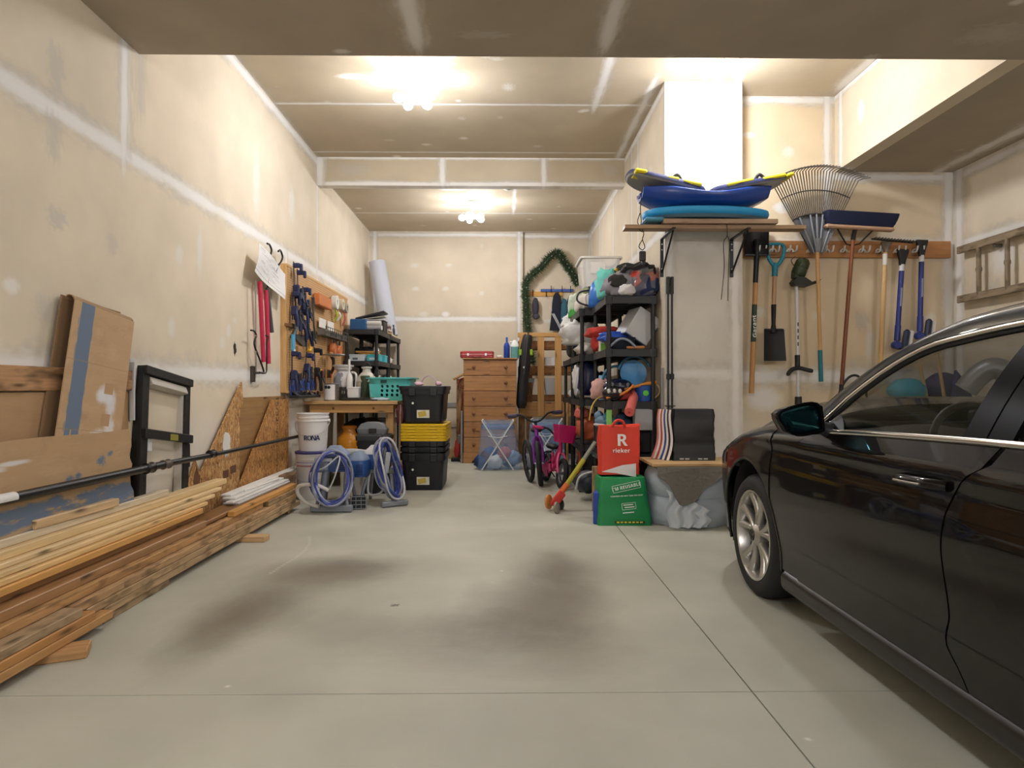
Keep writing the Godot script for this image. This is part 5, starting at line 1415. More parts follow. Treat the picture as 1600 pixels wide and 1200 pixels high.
func back_side() -> void:
	# shelving in the left rear corner: two units end to end
	shelf_unit("black plastic shelf unit in the left rear corner, nearer half beside the peg board", Vector3(-1.9, 0, -9.27), 0.46, 0.92, [0.12, 0.62, 1.04, 1.46, 1.88])
	shelf_unit("black plastic shelf unit in the left rear corner against the back wall", Vector3(-1.9, 0, -10.22), 0.46, 0.92, [0.12, 0.62, 1.04, 1.46, 1.88])
	var T0 := 1.882
	var roll := O(M.new().lathe([[0.05, 0], [0.13, 0.0], [0.13, 1.2], [0.115, 1.2], [0.05, 0.02]], 24), "paper_roll", mat("b9bcc6", 0.75, 0.0, 0.1), null, Vector3(-1.79, T0 + 0.026, -10.38), Vector3(-2, 0, 10))
	tag(roll, "tall pale grey roll standing on the corner shelf unit against the wall", "roll")
	var bl := T("blue_box", "dark blue box on the front corner of the left rear shelf top", "box", Vector3(-1.96, T0, -8.98))
	O(M.new().box(Vector3(0, 0.07, 0), Vector3(0.21, 0.14, 0.2), 0.006), "body", mat("1c5486", 0.6), bl)
	O(M.new().box(Vector3(0, 0.142, 0), Vector3(0.2, 0.006, 0.19), 0.002), "flap", mat("24629a", 0.6), bl)
	var tl := T("towel_roll", "wrapped bundle of grey-white rolls lying beside the dark blue box", "bundle", Vector3(-1.76, T0, -9.0))
	for i in 3:
		O(M.new().cyl(Vector3(-0.09, 0.035 + 0.055 * (i / 2), 0.05 - 0.07 * (i % 2)), Vector3(0.1, 0.035 + 0.055 * (i / 2), 0.05 - 0.07 * (i % 2)), 0.034, 14), "roll", mat(["a9a7ab", "d6d3c9", "c9c6bf"][i], 0.7), tl)
	var cs := T("open_case", "black open case with pale edging on the left rear shelf top", "case", Vector3(-1.88, T0, -9.4))
	O(M.new().box(Vector3(0, 0.08, 0), Vector3(0.4, 0.16, 0.3), 0.01), "body", mat("17171a", 0.5), cs)
	O(M.new().box(Vector3(0.0, 0.168, 0), Vector3(0.42, 0.014, 0.32), 0.004), "rim", mat("b7b4ac", 0.5), cs)
	O(M.new().box(Vector3(0.0, 0.24, -0.02), Vector3(0.42, 0.03, 0.3), 0.008, Vector3(0, 0, 14)), "lid", mat("1d1d20", 0.5), cs)
	O(M.new().box(Vector3(0.01, 0.195, 0.05), Vector3(0.4, 0.01, 0.2), 0.003, Vector3(0, 0, 8)), "divider", mat("b7b4ac", 0.5), cs)
	var st := ["a58e6c", "c9bfae", "6d4d4e", "b9ada0"]
	for i in 4:
		tag(O(M.new().box(V0, Vector3(0.14, 0.034, 0.24), 0.004), "book", mat(st[i], 0.7), null, Vector3(-1.73 + 0.01 * (i % 2), T0 + 0.017 + i * 0.035, -9.66), Vector3(0, 4 * i - 6, 0)), ["brown book at the bottom of the small stack on the left rear shelf", "cream book second in the small stack on the left rear shelf", "maroon book third in the small stack on the left rear shelf", "pale book on top of the small stack on the left rear shelf"][i], "book", "small book stack on the rear shelf")
	tag(O(M.new().box(V0, Vector3(0.06, 0.03, 0.7), 0.006), "foam_strip", mat("d9cfa6", 0.7), null, Vector3(-1.715, T0 + 0.016, -10.2)), "cream strip lying along the shelf edge near the pale roll", "strip")
	jug("small black spray bottle at the far end of the left rear shelf top", "bottle", Vector3(-1.72, T0 + 0.031, -10.3), 0.025, 0.14, "202226", "2b2d31", 0.03, 0.5, 1.0, 0.4, "spray_bottle")
	# second shelf
	for q in [["pale labelled shoe box on the second rear shelf", "c9d3d6", -1.98, -9.0, 0.2, 0.09], ["turquoise box on the second rear shelf, nearer the corner post", "45b6c1", -1.76, -9.02, 0.17, 0.09], ["turquoise box behind the mid post of the rear shelf", "49b9c6", -1.76, -9.5, 0.14, 0.1]]:
		var b := T("shoe_box", q[0], "box", Vector3(q[2], 1.452, q[3]), 0.0, "boxes on the second rear shelf")
		O(M.new().box(Vector3(0, q[5] / 2, 0), Vector3(q[4], q[5], 0.2), 0.004), "body", mat(q[1], 0.55), b)
		O(M.new().box(Vector3(0, q[5], 0), Vector3(q[4] + 0.008, 0.02, 0.208), 0.004), "lid", mat(q[1], 0.5, 0.0, 0.0, "l"), b)
		O(M.new().box(Vector3(-0.02, q[5] * 0.45, 0.1005), Vector3(0.07, 0.03, 0.002), 0.0005), "label", mat("5e6a70" if q[2] < -1.9 else "d2e6e8", 0.5), b)
	for i in 3:
		tag(O(M.new().box(V0, Vector3(0.34, 0.018, 0.04), 0.004), "wood_strip", wood(["c08a3c", "a36f2c", "caa05a"][i], "pine"), null, Vector3(-1.87, 1.56 + i * 0.019, -9.06 - i * 0.03), Vector3(0, -14 + 14 * i, -10 + 5 * i)), ["lowest amber wood strip lying over the boxes on the rear shelf", "middle amber wood strip lying over the boxes on the rear shelf", "top amber wood strip lying over the boxes on the rear shelf"][i], "strip", "amber strips on the rear shelf")
	bag("tool_bundle", "dark bundle of gear behind the amber strips on the rear shelf", "bundle", Vector3(-1.92, 1.56, -9.35), Vector3(0.17, 0.11, 0.12), mat("2a2626", 0.7), 0.5, 0.2, 4)
	jug("white spray bottle with ribbed sides on the second rear shelf", "bottle", Vector3(-1.8, 1.452, -9.3), 0.05, 0.25, "d8d6d2", "c9c7c2", 0.04, 0.4, 1.0, 0.4, "spray_bottle")
	bag("crumpled_wrapper", "crumpled white and pink wrapper on the second rear shelf edge", "wrapper", Vector3(-1.74, 1.5, -9.98), Vector3(0.06, 0.045, 0.09), mat("dccfc8", 0.6), 0.6, 0.3, 8)
	bag("dark_gear", "heap of dark tools on the third rear shelf behind the pump sprayer", "gear", Vector3(-1.9, 1.14, -9.2), Vector3(0.17, 0.09, 0.3), mat("222226", 0.6), 0.6, 0.3, 14)
	var fan := T("desk_fan", "pale green round desk fan on the third rear shelf above the laundry basket", "fan", Vector3(-1.74, 1.042, -9.85), 0)
	O(M.new().lathe([[0, -0.04], [0.09, -0.035], [0.11, 0.0], [0.09, 0.035], [0, 0.045]], 22, Vector3(0, 0.14, 0), Vector3(90, 0, 0)), "cage", mat("9fc7b8", 0.5), fan)
	O(M.new().lathe([[0, 0], [0.07, 0], [0.06, 0.02], [0.015, 0.035], [0.015, 0.06], [0, 0.06]], 16), "base", mat("d6d4ce", 0.5), fan)
	# grey strips on the back wall
	tag(S(M.new().box(V0, Vector3(1.2, 0.075, 0.02), 0.003), "trim_1", mat("8e8b88", 0.6)), "grey rail along the back wall")
	get_node("trim_1").position = Vector3(-0.9, 0.82, -10.79)
	S(M.new().box(V0, Vector3(1.2, 0.02, 0.02), 0.003), "trim_2", mat("77736e", 0.6)).position = Vector3(-0.9, 0.45, -10.79)
	# dresser
	var dr := T("dresser", "tall six-drawer wooden dresser against the back wall", "dresser", Vector3(-0.2, 0, -9.85))
	var wd := wood("bd8a55", "plain_wood")
	var wd2 := wood("b58250", "plain_wood")
	O(M.new().box(Vector3(0, 0.84, -0.012), Vector3(0.77, 1.37, 0.45), 0.004), "body", wood("a5713f", "plain_wood"), dr)
	O(M.new().box(Vector3(0, 1.525, 0.0), Vector3(0.81, 0.022, 0.5), 0.006), "top", wood("a87848", "plain_wood"), dr)
	for i in 6:
		var y := 1.39 - i * 0.2255
		var m := M.new()
		m.uo = Vector2(i * 0.37, i * 0.13)
		m.box(Vector3(0, y, 0.222), Vector3(0.765, 0.218, 0.022), 0.005)
		var f := O(m, "drawer", wd if i % 2 else wd2, dr)
		for x in [-0.235, 0.23]:
			if i == 1 and x < 0.0:
				continue
			O(M.new().lathe([[0.0, 0.0], [0.011, 0.0], [0.009, 0.012], [0.024, 0.022], [0.026, 0.032], [0.016, 0.042], [0.0, 0.044]], 14, Vector3(x, y + 0.01, 0.233), Vector3(90, 0, 0)), "knob", wood("8a5730", "plain_wood"), f)
	var sk := PackedVector2Array([Vector2(-0.39, 0.0), Vector2(-0.27, 0.0), Vector2(-0.26, 0.03), Vector2(-0.235, 0.055), Vector2(-0.19, 0.075), Vector2(-0.1, 0.08), Vector2(0.1, 0.08), Vector2(0.19, 0.075), Vector2(0.235, 0.055), Vector2(0.26, 0.03), Vector2(0.27, 0.0), Vector2(0.39, 0.0), Vector2(0.39, 0.155), Vector2(-0.39, 0.155)])
	O(M.new().prism(sk, 0.022), "plinth", wd, dr, Vector3(0, 0, 0.226))
	for x in [-0.38, 0.38]:
		O(M.new().box(Vector3(x, 0.078, -0.02), Vector3(0.02, 0.156, 0.44), 0.003), "side_plinth", wd, dr)
	var D := 1.537
	var rc := T("red_case", "red metal tool case with two latches on top of the dresser", "case", Vector3(-0.39, D, -9.72))
	var rm := mat("a43436", 0.4, 0.1)
	O(M.new().loft([rrect(0.47, 0.2, 0.03, 0.0), rrect(0.49, 0.22, 0.03, 0.01), rrect(0.49, 0.22, 0.03, 0.05)]), "base", rm, rc)
	O(M.new().loft([rrect(0.49, 0.22, 0.03, 0.054), rrect(0.49, 0.22, 0.03, 0.09), rrect(0.46, 0.19, 0.03, 0.1)]), "lid", rm, rc)
	O(M.new().box(Vector3(0, 0.052, 0.105), Vector3(0.46, 0.006, 0.014), 0.002), "seam_strip", mat("c9a0a4", 0.3, 0.5), rc)
	for x in [-0.13, 0.13]:
		O(M.new().box(Vector3(x, 0.048, 0.112), Vector3(0.03, 0.036, 0.008), 0.002), "latch", mat("c8c4c6", 0.3, 0.7), rc)
	O(M.new().tube(curve([Vector3(-0.06, 0.03, 0.11), Vector3(-0.05, 0.018, 0.125), Vector3(0.05, 0.018, 0.125), Vector3(0.06, 0.03, 0.11)], 4), 0.006, 6), "handle", mat("7d2427", 0.4), rc)
	jug("slim cobalt blue spray bottle on the dresser", "bottle", Vector3(0.045, D, -9.72), 0.046, 0.26, "1c3f9c", "1f4fb4", 0.05, 0.28, 1.0, 0.15, "bottle")
	var tj := T("jug", "squat jug of teal liquid with a white top on the dresser's right end", "jug", Vector3(0.165, D, -9.76))
	O(M.new().loft([rrect(0.115, 0.1, 0.02, 0.0), rrect(0.12, 0.105, 0.025, 0.02), rrect(0.12, 0.105, 0.025, 0.17)]), "liquid", mat("5b9a97", 0.3), tj)
	O(M.new().loft([rrect(0.12, 0.105, 0.025, 0.17), rrect(0.115, 0.1, 0.025, 0.21), rrect(0.06, 0.06, 0.02, 0.25), rrect(0.05, 0.05, 0.02, 0.27)]), "shoulder", mat("dfe3df", 0.4), tj)
	O(M.new().tube(curve([Vector3(-0.03, 0.245, 0), Vector3(-0.075, 0.24, 0), Vector3(-0.075, 0.2, 0), Vector3(-0.055, 0.17, 0)], 4), 0.009, 7), "handle", mat("dfe3df", 0.4), tj)
	bag("paper_scrap", "little crumpled white paper by the blue bottle on the dresser", "paper", Vector3(-0.06, D + 0.02, -9.7), Vector3(0.045, 0.02, 0.03), mat("dcd6c8", 0.7), 0.5, 0.3, 6)
	# timber post and brooms left of the dresser
	var po := T("timber_post", "upright timber post with a slanted board on top, left of the dresser", "post", Vector3(-0.68, 0, -10.3))
	O(M.new().box(Vector3(0.0, 0.62, 0), Vector3(0.11, 1.24, 0.09), 0.004), "upright", wood("b28c62", "rough"), po)
	O(M.new().box(Vector3(0.03, 1.3, 0.02), Vector3(0.3, 0.03, 0.14), 0.004, Vector3(0, 0, 27)), "slanted_board", wood("c79d68", "pine"), po)
	O(M.new().box(Vector3(-0.1, 0.08, 0.05), Vector3(0.2, 0.16, 0.03), 0.003, Vector3(0, 0, 30)), "foot_brace", wood("c2a070", "pine"), po)
	var br := T("floor_brush", "red-handled floor brush with a black head leaning beside the dresser", "brush", Vector3(-0.72, 0, -9.9))
	O(M.new().cyl(Vector3(0.02, 0.1, 0), Vector3(0.115, 1.08, -0.06), 0.012, 10), "handle", mat("7f2a20", 0.4), br)
	O(M.new().loft([rrect(0.05, 0.04, 0.015, 0.06, Vector2(0.015, 0)), rrect(0.09, 0.05, 0.015, 0.14, Vector2(0.02, 0)), rrect(0.07, 0.05, 0.02, 0.3, Vector2(0.03, -0.01)), rrect(0.03, 0.03, 0.012, 0.36, Vector2(0.045, -0.01))]), "scoop", mat("a3221f", 0.45), br)
	O(M.new().box(Vector3(0.055, 0.33, 0.0), Vector3(0.05, 0.14, 0.05), 0.01), "grey_neck", mat("6f6d6d", 0.5), br)
	O(M.new().box(Vector3(0.0, 0.03, 0.02), Vector3(0.13, 0.06, 0.1), 0.01), "head", mat("1b1a1b", 0.7), br)
	tag(O(M.new().box(Vector3(0, 0.38, 0), Vector3(0.03, 0.76, 0.2), 0.003), "grey_slab_board", mat("8d8a87", 0.6), null, Vector3(-0.615, 0, -9.75)), "narrow grey panel standing on edge against the dresser's side", "panel")
	var cl := O(M.new().tube(arc(Vector3(0, 0, 0), 0.07, 0, 360, 20), 0.008, 6).tube(arc(Vector3(0.01, 0.02, 0.015), 0.06, 0, 360, 20), 0.008, 6), "red_string_coil", mat("8a3329", 0.5), null, Vector3(-0.64, 1.17, -10.23))
	tag(cl, "coil of red cord hung on the timber post", "cord")
	# wooden slatted rack on the back wall
	var rk := T("wood_rack", "rough wooden slatted rack standing by the back wall behind the bicycles", "rack", Vector3(0.72, 0, -9.95))
	O(M.new().box(Vector3(-0.15, 1.90, 0.0), Vector3(0.72, 0.065, 0.09), 0.004), "top_rail", wood("c99d62", "pine"), rk)
	for q in [[-0.44, 0.09], [-0.16, 0.1], [0.1, 0.1], [0.42, 0.09]]:
		O(M.new().box(Vector3(q[0], 1.27, 0.03), Vector3(q[1], 1.2, 0.02), 0.003), "slat", wood(["c79a5e", "cda265"][int(q[0] * 100) % 2], "pine"), rk)
	for q in [[1.745, 0.13], [1.36, 0.14], [0.945, 0.1]]:
		O(M.new().box(Vector3(0.0, q[0], -0.12), Vector3(1.0, q[1], 0.25), 0.004), "cross_board", wood("8d6238", "rough"), rk)
	O(M.new().box(Vector3(0.0, 0.775, 0.0), Vector3(1.0, 0.22, 0.025), 0.003), "apron_board", wood("b98a55", "pine"), rk)
	for x in [-0.45, -0.33, 0.45]:
		O(M.new().box(Vector3(x, 0.68, -0.05), Vector3(0.09, 1.36, 0.05), 0.003), "leg", wood("9a7349", "rough"), rk)
	tag(O(M.new().box(V0, Vector3(0.25, 0.13, 0.18), 0.005), "white_box", mat("d7d7da", 0.6), null, Vector3(0.75, 1.5, -10.1)), "white box on the rack's middle shelf behind the slats", "box")
	tag(O(M.new().box(V0, Vector3(0.2, 0.1, 0.14), 0.005), "cream_box", mat("e6dfcd", 0.6), null, Vector3(0.62, 1.48, -10.14)), "cream box tucked beside the white box on the rack", "box")
	for q in [["grey plastic bin on the rack's low shelf, left of the middle slat", 0.36, "8f959c"], ["grey-white slanted bin on the rack's low shelf, right of the middle slat", 0.71, "b9bbbd"]]:
		tag(O(M.new().loft([rrect(0.14, 0.12, 0.02, 0.0), rrect(0.22, 0.16, 0.02, 0.25), rrect(0.2, 0.14, 0.02, 0.25), rrect(0.13, 0.11, 0.02, 0.03)]), "plastic_bin", mat(q[2], 0.5), null, Vector3(q[1], 0.997, -10.05)), q[0], "bin", "bins on the rack")
	bag("dark_bags", "dark bags heaped under the wooden rack", "bags", Vector3(0.74, 0.25, -10.35), Vector3(0.33, 0.25, 0.2), mat("1c191a", 0.7), 0.4, 0.2, 31)
	# ski bag
	var sb := T("ski_bag", "long black bag with lime green tabs hanging in front of the rack", "bag", Vector3(0.33, 0.8, -9.72))
	O(M.new().tube(curve([Vector3(-0.07, 0.0, 0), Vector3(-0.055, 0.3, 0), Vector3(-0.02, 0.65, 0), Vector3(0.0, 0.9, 0), Vector3(0.03, 1.08, 0)], 4), [0.055, 0.075, 0.078, 0.078, 0.08, 0.08, 0.08, 0.085, 0.088, 0.09, 0.09, 0.09, 0.085, 0.08, 0.075, 0.07, 0.06], 12), "body", mat("161617", 0.6, 0.0, 0.2), sb)
	O(M.new().tube(curve([Vector3(-0.03, 0.5, 0.08), Vector3(0.0, 0.8, 0.09), Vector3(0.02, 1.02, 0.08)], 4), 0.008, 6), "zip", mat("4b4c50", 0.4, 0.4), sb)
	for q in [[-0.085, 0.82], [0.075, 0.82]]:
		O(M.new().box(Vector3(q[0], q[1], 0.045), Vector3(0.045, 0.09, 0.05), 0.01), "lime_tab", mat("8fb52c", 0.6), sb)
	O(M.new().lathe([[0, 0], [0.016, 0], [0.016, 0.004], [0, 0.005]], 12, Vector3(-0.03, 0.6, 0.082), Vector3(90, 0, 0)), "white_button", mat("d6d6d2", 0.4), sb)
	O(M.new().tube(curve([Vector3(0.03, 1.08, 0), Vector3(0.03, 1.14, -0.1), Vector3(0.04, 1.15, -0.2)], 4), 0.01, 6), "strap", mat("1d1d1f", 0.7), sb)
	# garland
	var gl := T("garland", "green pine garland draped in a house shape on the back wall", "garland", Vector3(0, 0, -10.74))
	var path := curve([Vector3(0.46, 1.5, 0.02), Vector3(0.4, 2.0, 0), Vector3(0.37, 2.4, 0), Vector3(0.37, 2.82, 0), Vector3(0.6, 3.06, 0), Vector3(0.85, 3.3, 0), Vector3(1.0, 3.13, 0), Vector3(1.12, 2.97, 0), Vector3(1.2, 2.8, 0)], 8)
	O(M.new().tube(path, 0.045, 6), "core", mat("26301f", 0.9), gl)
	var nd := M.new()
	rng.seed = 15
	nd.st.set_smooth_group(-1)
	for i in path.size() - 1:
		for k in 60:
			var p: Vector3 = path[i].lerp(path[i + 1], rng.randf())
			var d := Vector3(rng.randf_range(-1, 1), rng.randf_range(-1, 1), rng.randf_range(-0.05, 1)).normalized() * rng.randf_range(0.07, 0.125)
			var s := d.cross(Vector3(rng.randf(), rng.randf(), 1)).normalized() * 0.009
			nd.tint = Color(0.035, 0.07, 0.03).lerp(Color(0.08, 0.13, 0.06), rng.randf())
			nd.tri(p - s, p + s, p + d, Vector2.ZERO, Vector2.ONE, Vector2.ONE)
	var nm := StandardMaterial3D.new()
	nm.vertex_color_use_as_albedo = true
	nm.roughness = 0.7
	nm.cull_mode = BaseMaterial3D.CULL_DISABLED
	O(nd, "needles", nm, gl).set_meta("kind", "stuff")
	for i in range(1, path.size(), 3):
		O(M.new().blob(path[i] + Vector3(rng.randf_range(-0.02, 0.02), 0, 0.055), Vector3(0.01, 0.01, 0.009), 0.1, 0.3, i, 5), "fairy_light", mat("8f998c", 0.3), gl)
	# hook boards with clothes
	var hb := T("hook_rail", "yellow pine hook board screwed to the back wall inside the garland", "hook rail", Vector3(0.7, 2.65, -10.87))
	O(M.new().box(V0, Vector3(0.56, 0.075, 0.02), 0.003), "board", wood("d9a752", "pine"), hb)
	for x in [-0.22, 0.0, 0.2]:
		O(M.new().tube(curve([Vector3(x, 0.04, 0.012), Vector3(x, 0.06, 0.03), Vector3(x, -0.02, 0.02), Vector3(x, -0.05, 0.04), Vector3(x, -0.03, 0.06)], 4), 0.007, 6), "hook", mat("5a2f22" if x < -0.1 else "262a33", 0.4, 0.4), hb)
	var hb2 := T("hook_rail", "narrow blue hook rail overlapping the pine board on the back wall", "hook rail", Vector3(0.88, 2.705, -10.845))
	O(M.new().box(V0, Vector3(0.54, 0.045, 0.02), 0.003), "board", mat("3f5aa0", 0.6), hb2)
	for x in [-0.1, 0.08, 0.22]:
		O(M.new().tube(curve([Vector3(x, 0.05, 0.012), Vector3(x, 0.07, 0.03), Vector3(x, -0.02, 0.02), Vector3(x, -0.04, 0.04)], 4), 0.006, 6), "hook", mat("1d2029", 0.4, 0.4), hb2)
	var cp := T("cap", "dark grey baseball cap hanging from the pine hook board", "cap", Vector3(0.52, 2.36, -10.78))
	O(M.new().blob(Vector3(0, 0.06, 0), Vector3(0.055, 0.16, 0.05), 0.12, 0.2, 3, 12), "crown", mat("3a3842", 0.85), cp)
	O(M.new().blob(Vector3(0.01, -0.09, 0.01), Vector3(0.06, 0.05, 0.03), 0.05, 0.2, 5, 9), "peak", mat("45434e", 0.85), cp)
	var jk := T("jacket", "navy sports jacket with white stripes hanging on the back wall", "jacket", Vector3(0.86, 2.04, -10.78))
	O(M.new().loft([rrect(0.22, 0.06, 0.03, 0.0, Vector2(0.0, 0)), rrect(0.18, 0.1, 0.04, 0.25, Vector2(0.01, 0)), rrect(0.15, 0.11, 0.04, 0.45, Vector2(0.01, 0)), rrect(0.12, 0.09, 0.04, 0.56, Vector2(0.01, 0)), rrect(0.05, 0.05, 0.02, 0.62, Vector2(0.01, -0.01))]), "body", mat("15192b", 0.85), jk)
	for i in 3:
		O(M.new().tube([Vector3(-0.075 + i * 0.017, 0.27, 0.057), Vector3(0.07 + i * 0.017, 0.0, 0.036)], 0.005, 5), "white_stripe", mat("d9dade", 0.8), jk)
		O(M.new().box(Vector3(-0.08, 0.36 - i * 0.02, 0.045), Vector3(0.02, 0.008, 0.03), 0.002, Vector3(0, 0, -50)), "white_stripe", mat("d9dade", 0.8), jk)
	for q in [["teal child's coat hanging next to the striped jacket", 0.99, 2.2, 0.35, "2b5a6a"], ["navy coat sleeve beyond the teal coat on the hooks", 1.08, 2.25, 0.32, "223a66"], ["mint towel hanging from the blue rail by the shelves", 1.13, 2.05, 0.3, "86c4ae"]]:
		bag("hanging_coat", q[0], "coat", Vector3(q[1], q[2], -10.74), Vector3(0.06, q[3], 0.06), mat(q[4], 0.85), 0.2, 0.15, int(q[1] * 50), 0.8, V0, "clothes on the back wall hooks")
	# laundry stands with clear blue bags
	laundry_stand("folding white laundry stand with a clear blue bag of clothes, in front of the dresser", Vector3(-0.08, 0, -8.98), 0.42, 0, 2)
	laundry_stand("second white laundry stand with a clear blue bag, half behind the bicycles", Vector3(0.6, 0, -9.2), 0.42, -6, 5)


func laundry_stand(label: String, pos: Vector3, w: float, turn: float, sd: int) -> void:
	var t := T("laundry_stand", label, "laundry stand", pos, turn, "laundry stands with clear blue bags")
	var wm := mat("e4e4e2", 0.4)
	for z in [0.24, -0.24]:
		O(M.new().tube([Vector3(-w / 2, 0.66, z * 0.9), Vector3(w / 2, 0.01, z)], 0.009, 8), "leg", wm, t)
		O(M.new().tube([Vector3(w / 2, 0.66, z * 0.9), Vector3(-w / 2, 0.01, z)], 0.009, 8), "leg", wm, t)
		O(M.new().tube(curve([Vector3(-w * 0.3, 0.46, z), Vector3(0, 0.44, z), Vector3(w * 0.3, 0.46, z)], 4), 0.006, 6), "brace", wm, t)
	for x in [-w / 2, w / 2]:
		O(M.new().tube([Vector3(x, 0.66, 0.22), Vector3(x, 0.66, -0.22)], 0.009, 8), "top_bar", wm, t)
	var film := StandardMaterial3D.new()
	film.albedo_color = Color(0.62, 0.76, 0.92, 0.3)
	film.transparency = BaseMaterial3D.TRANSPARENCY_ALPHA
	film.roughness = 0.3
	film.cull_mode = BaseMaterial3D.CULL_DISABLED
	var rings := []
	rng.seed = sd
	var f := FastNoiseLite.new()
	f.frequency = 0.5
	f.seed = sd
	for i in 12:
		var k := i / 11.0
		var y := 0.66 - 0.645 * k
		var rr := rrect(lerpf(w * 0.98, 0.62, k), lerpf(0.4, 0.42, k), lerpf(0.06, 0.12, k), y, Vector2(0.02 * k, 0), 5)
		for j in rr.size():
			rr[j] += Vector3(rr[j].x, 0, rr[j].z).normalized() * 0.03 * f.get_noise_3d(rr[j].x * 14, y * 3.0, rr[j].z * 14)
		rings.append(rr)
	O(M.new().loft(rings, true, false, true, 180.0), "plastic_bag", film, t)
	O(M.new().loft([rrect(w + 0.02, 0.42, 0.05, 0.6), rrect(w + 0.03, 0.43, 0.05, 0.575), rrect(w + 0.02, 0.42, 0.05, 0.55)], true, false, false), "folded_hem", mat("7d93bb", 0.5), t)
	var cols := ["27396f", "5a3038", "33508f", "d9dde2", "c9d4df", "b76a6a", "1d2a55", "8ea3c0"] if sd == 2 else ["c9b9b5", "9db4c9", "d6dde2", "b08f88", "8fa7c2"]
	for i in cols.size():
		var x := -0.22 + 0.44 * i / (cols.size() - 1)
		O(M.new().blob(Vector3(x, 0.1 + 0.05 * (i % 3), rng.randf_range(-0.06, 0.1)), Vector3(0.1, 0.09, 0.09), 0.4, 0.25, sd + i, 8), "clothes_lump", mat(cols[i], 0.9), t)


func lump(t: Node3D, nm: String, c: Vector3, r: Vector3, col: String, sd: int, amp := 0.45, rough := 0.8, e := V0, pw := 0.75) -> void:
	var m := M.new()
	m.low = maxf(0.0, c.y - r.y * 0.9)
	O(m.blob(c, r, amp, 0.22, sd, 9, e, pw), nm, mat(col, rough), t)


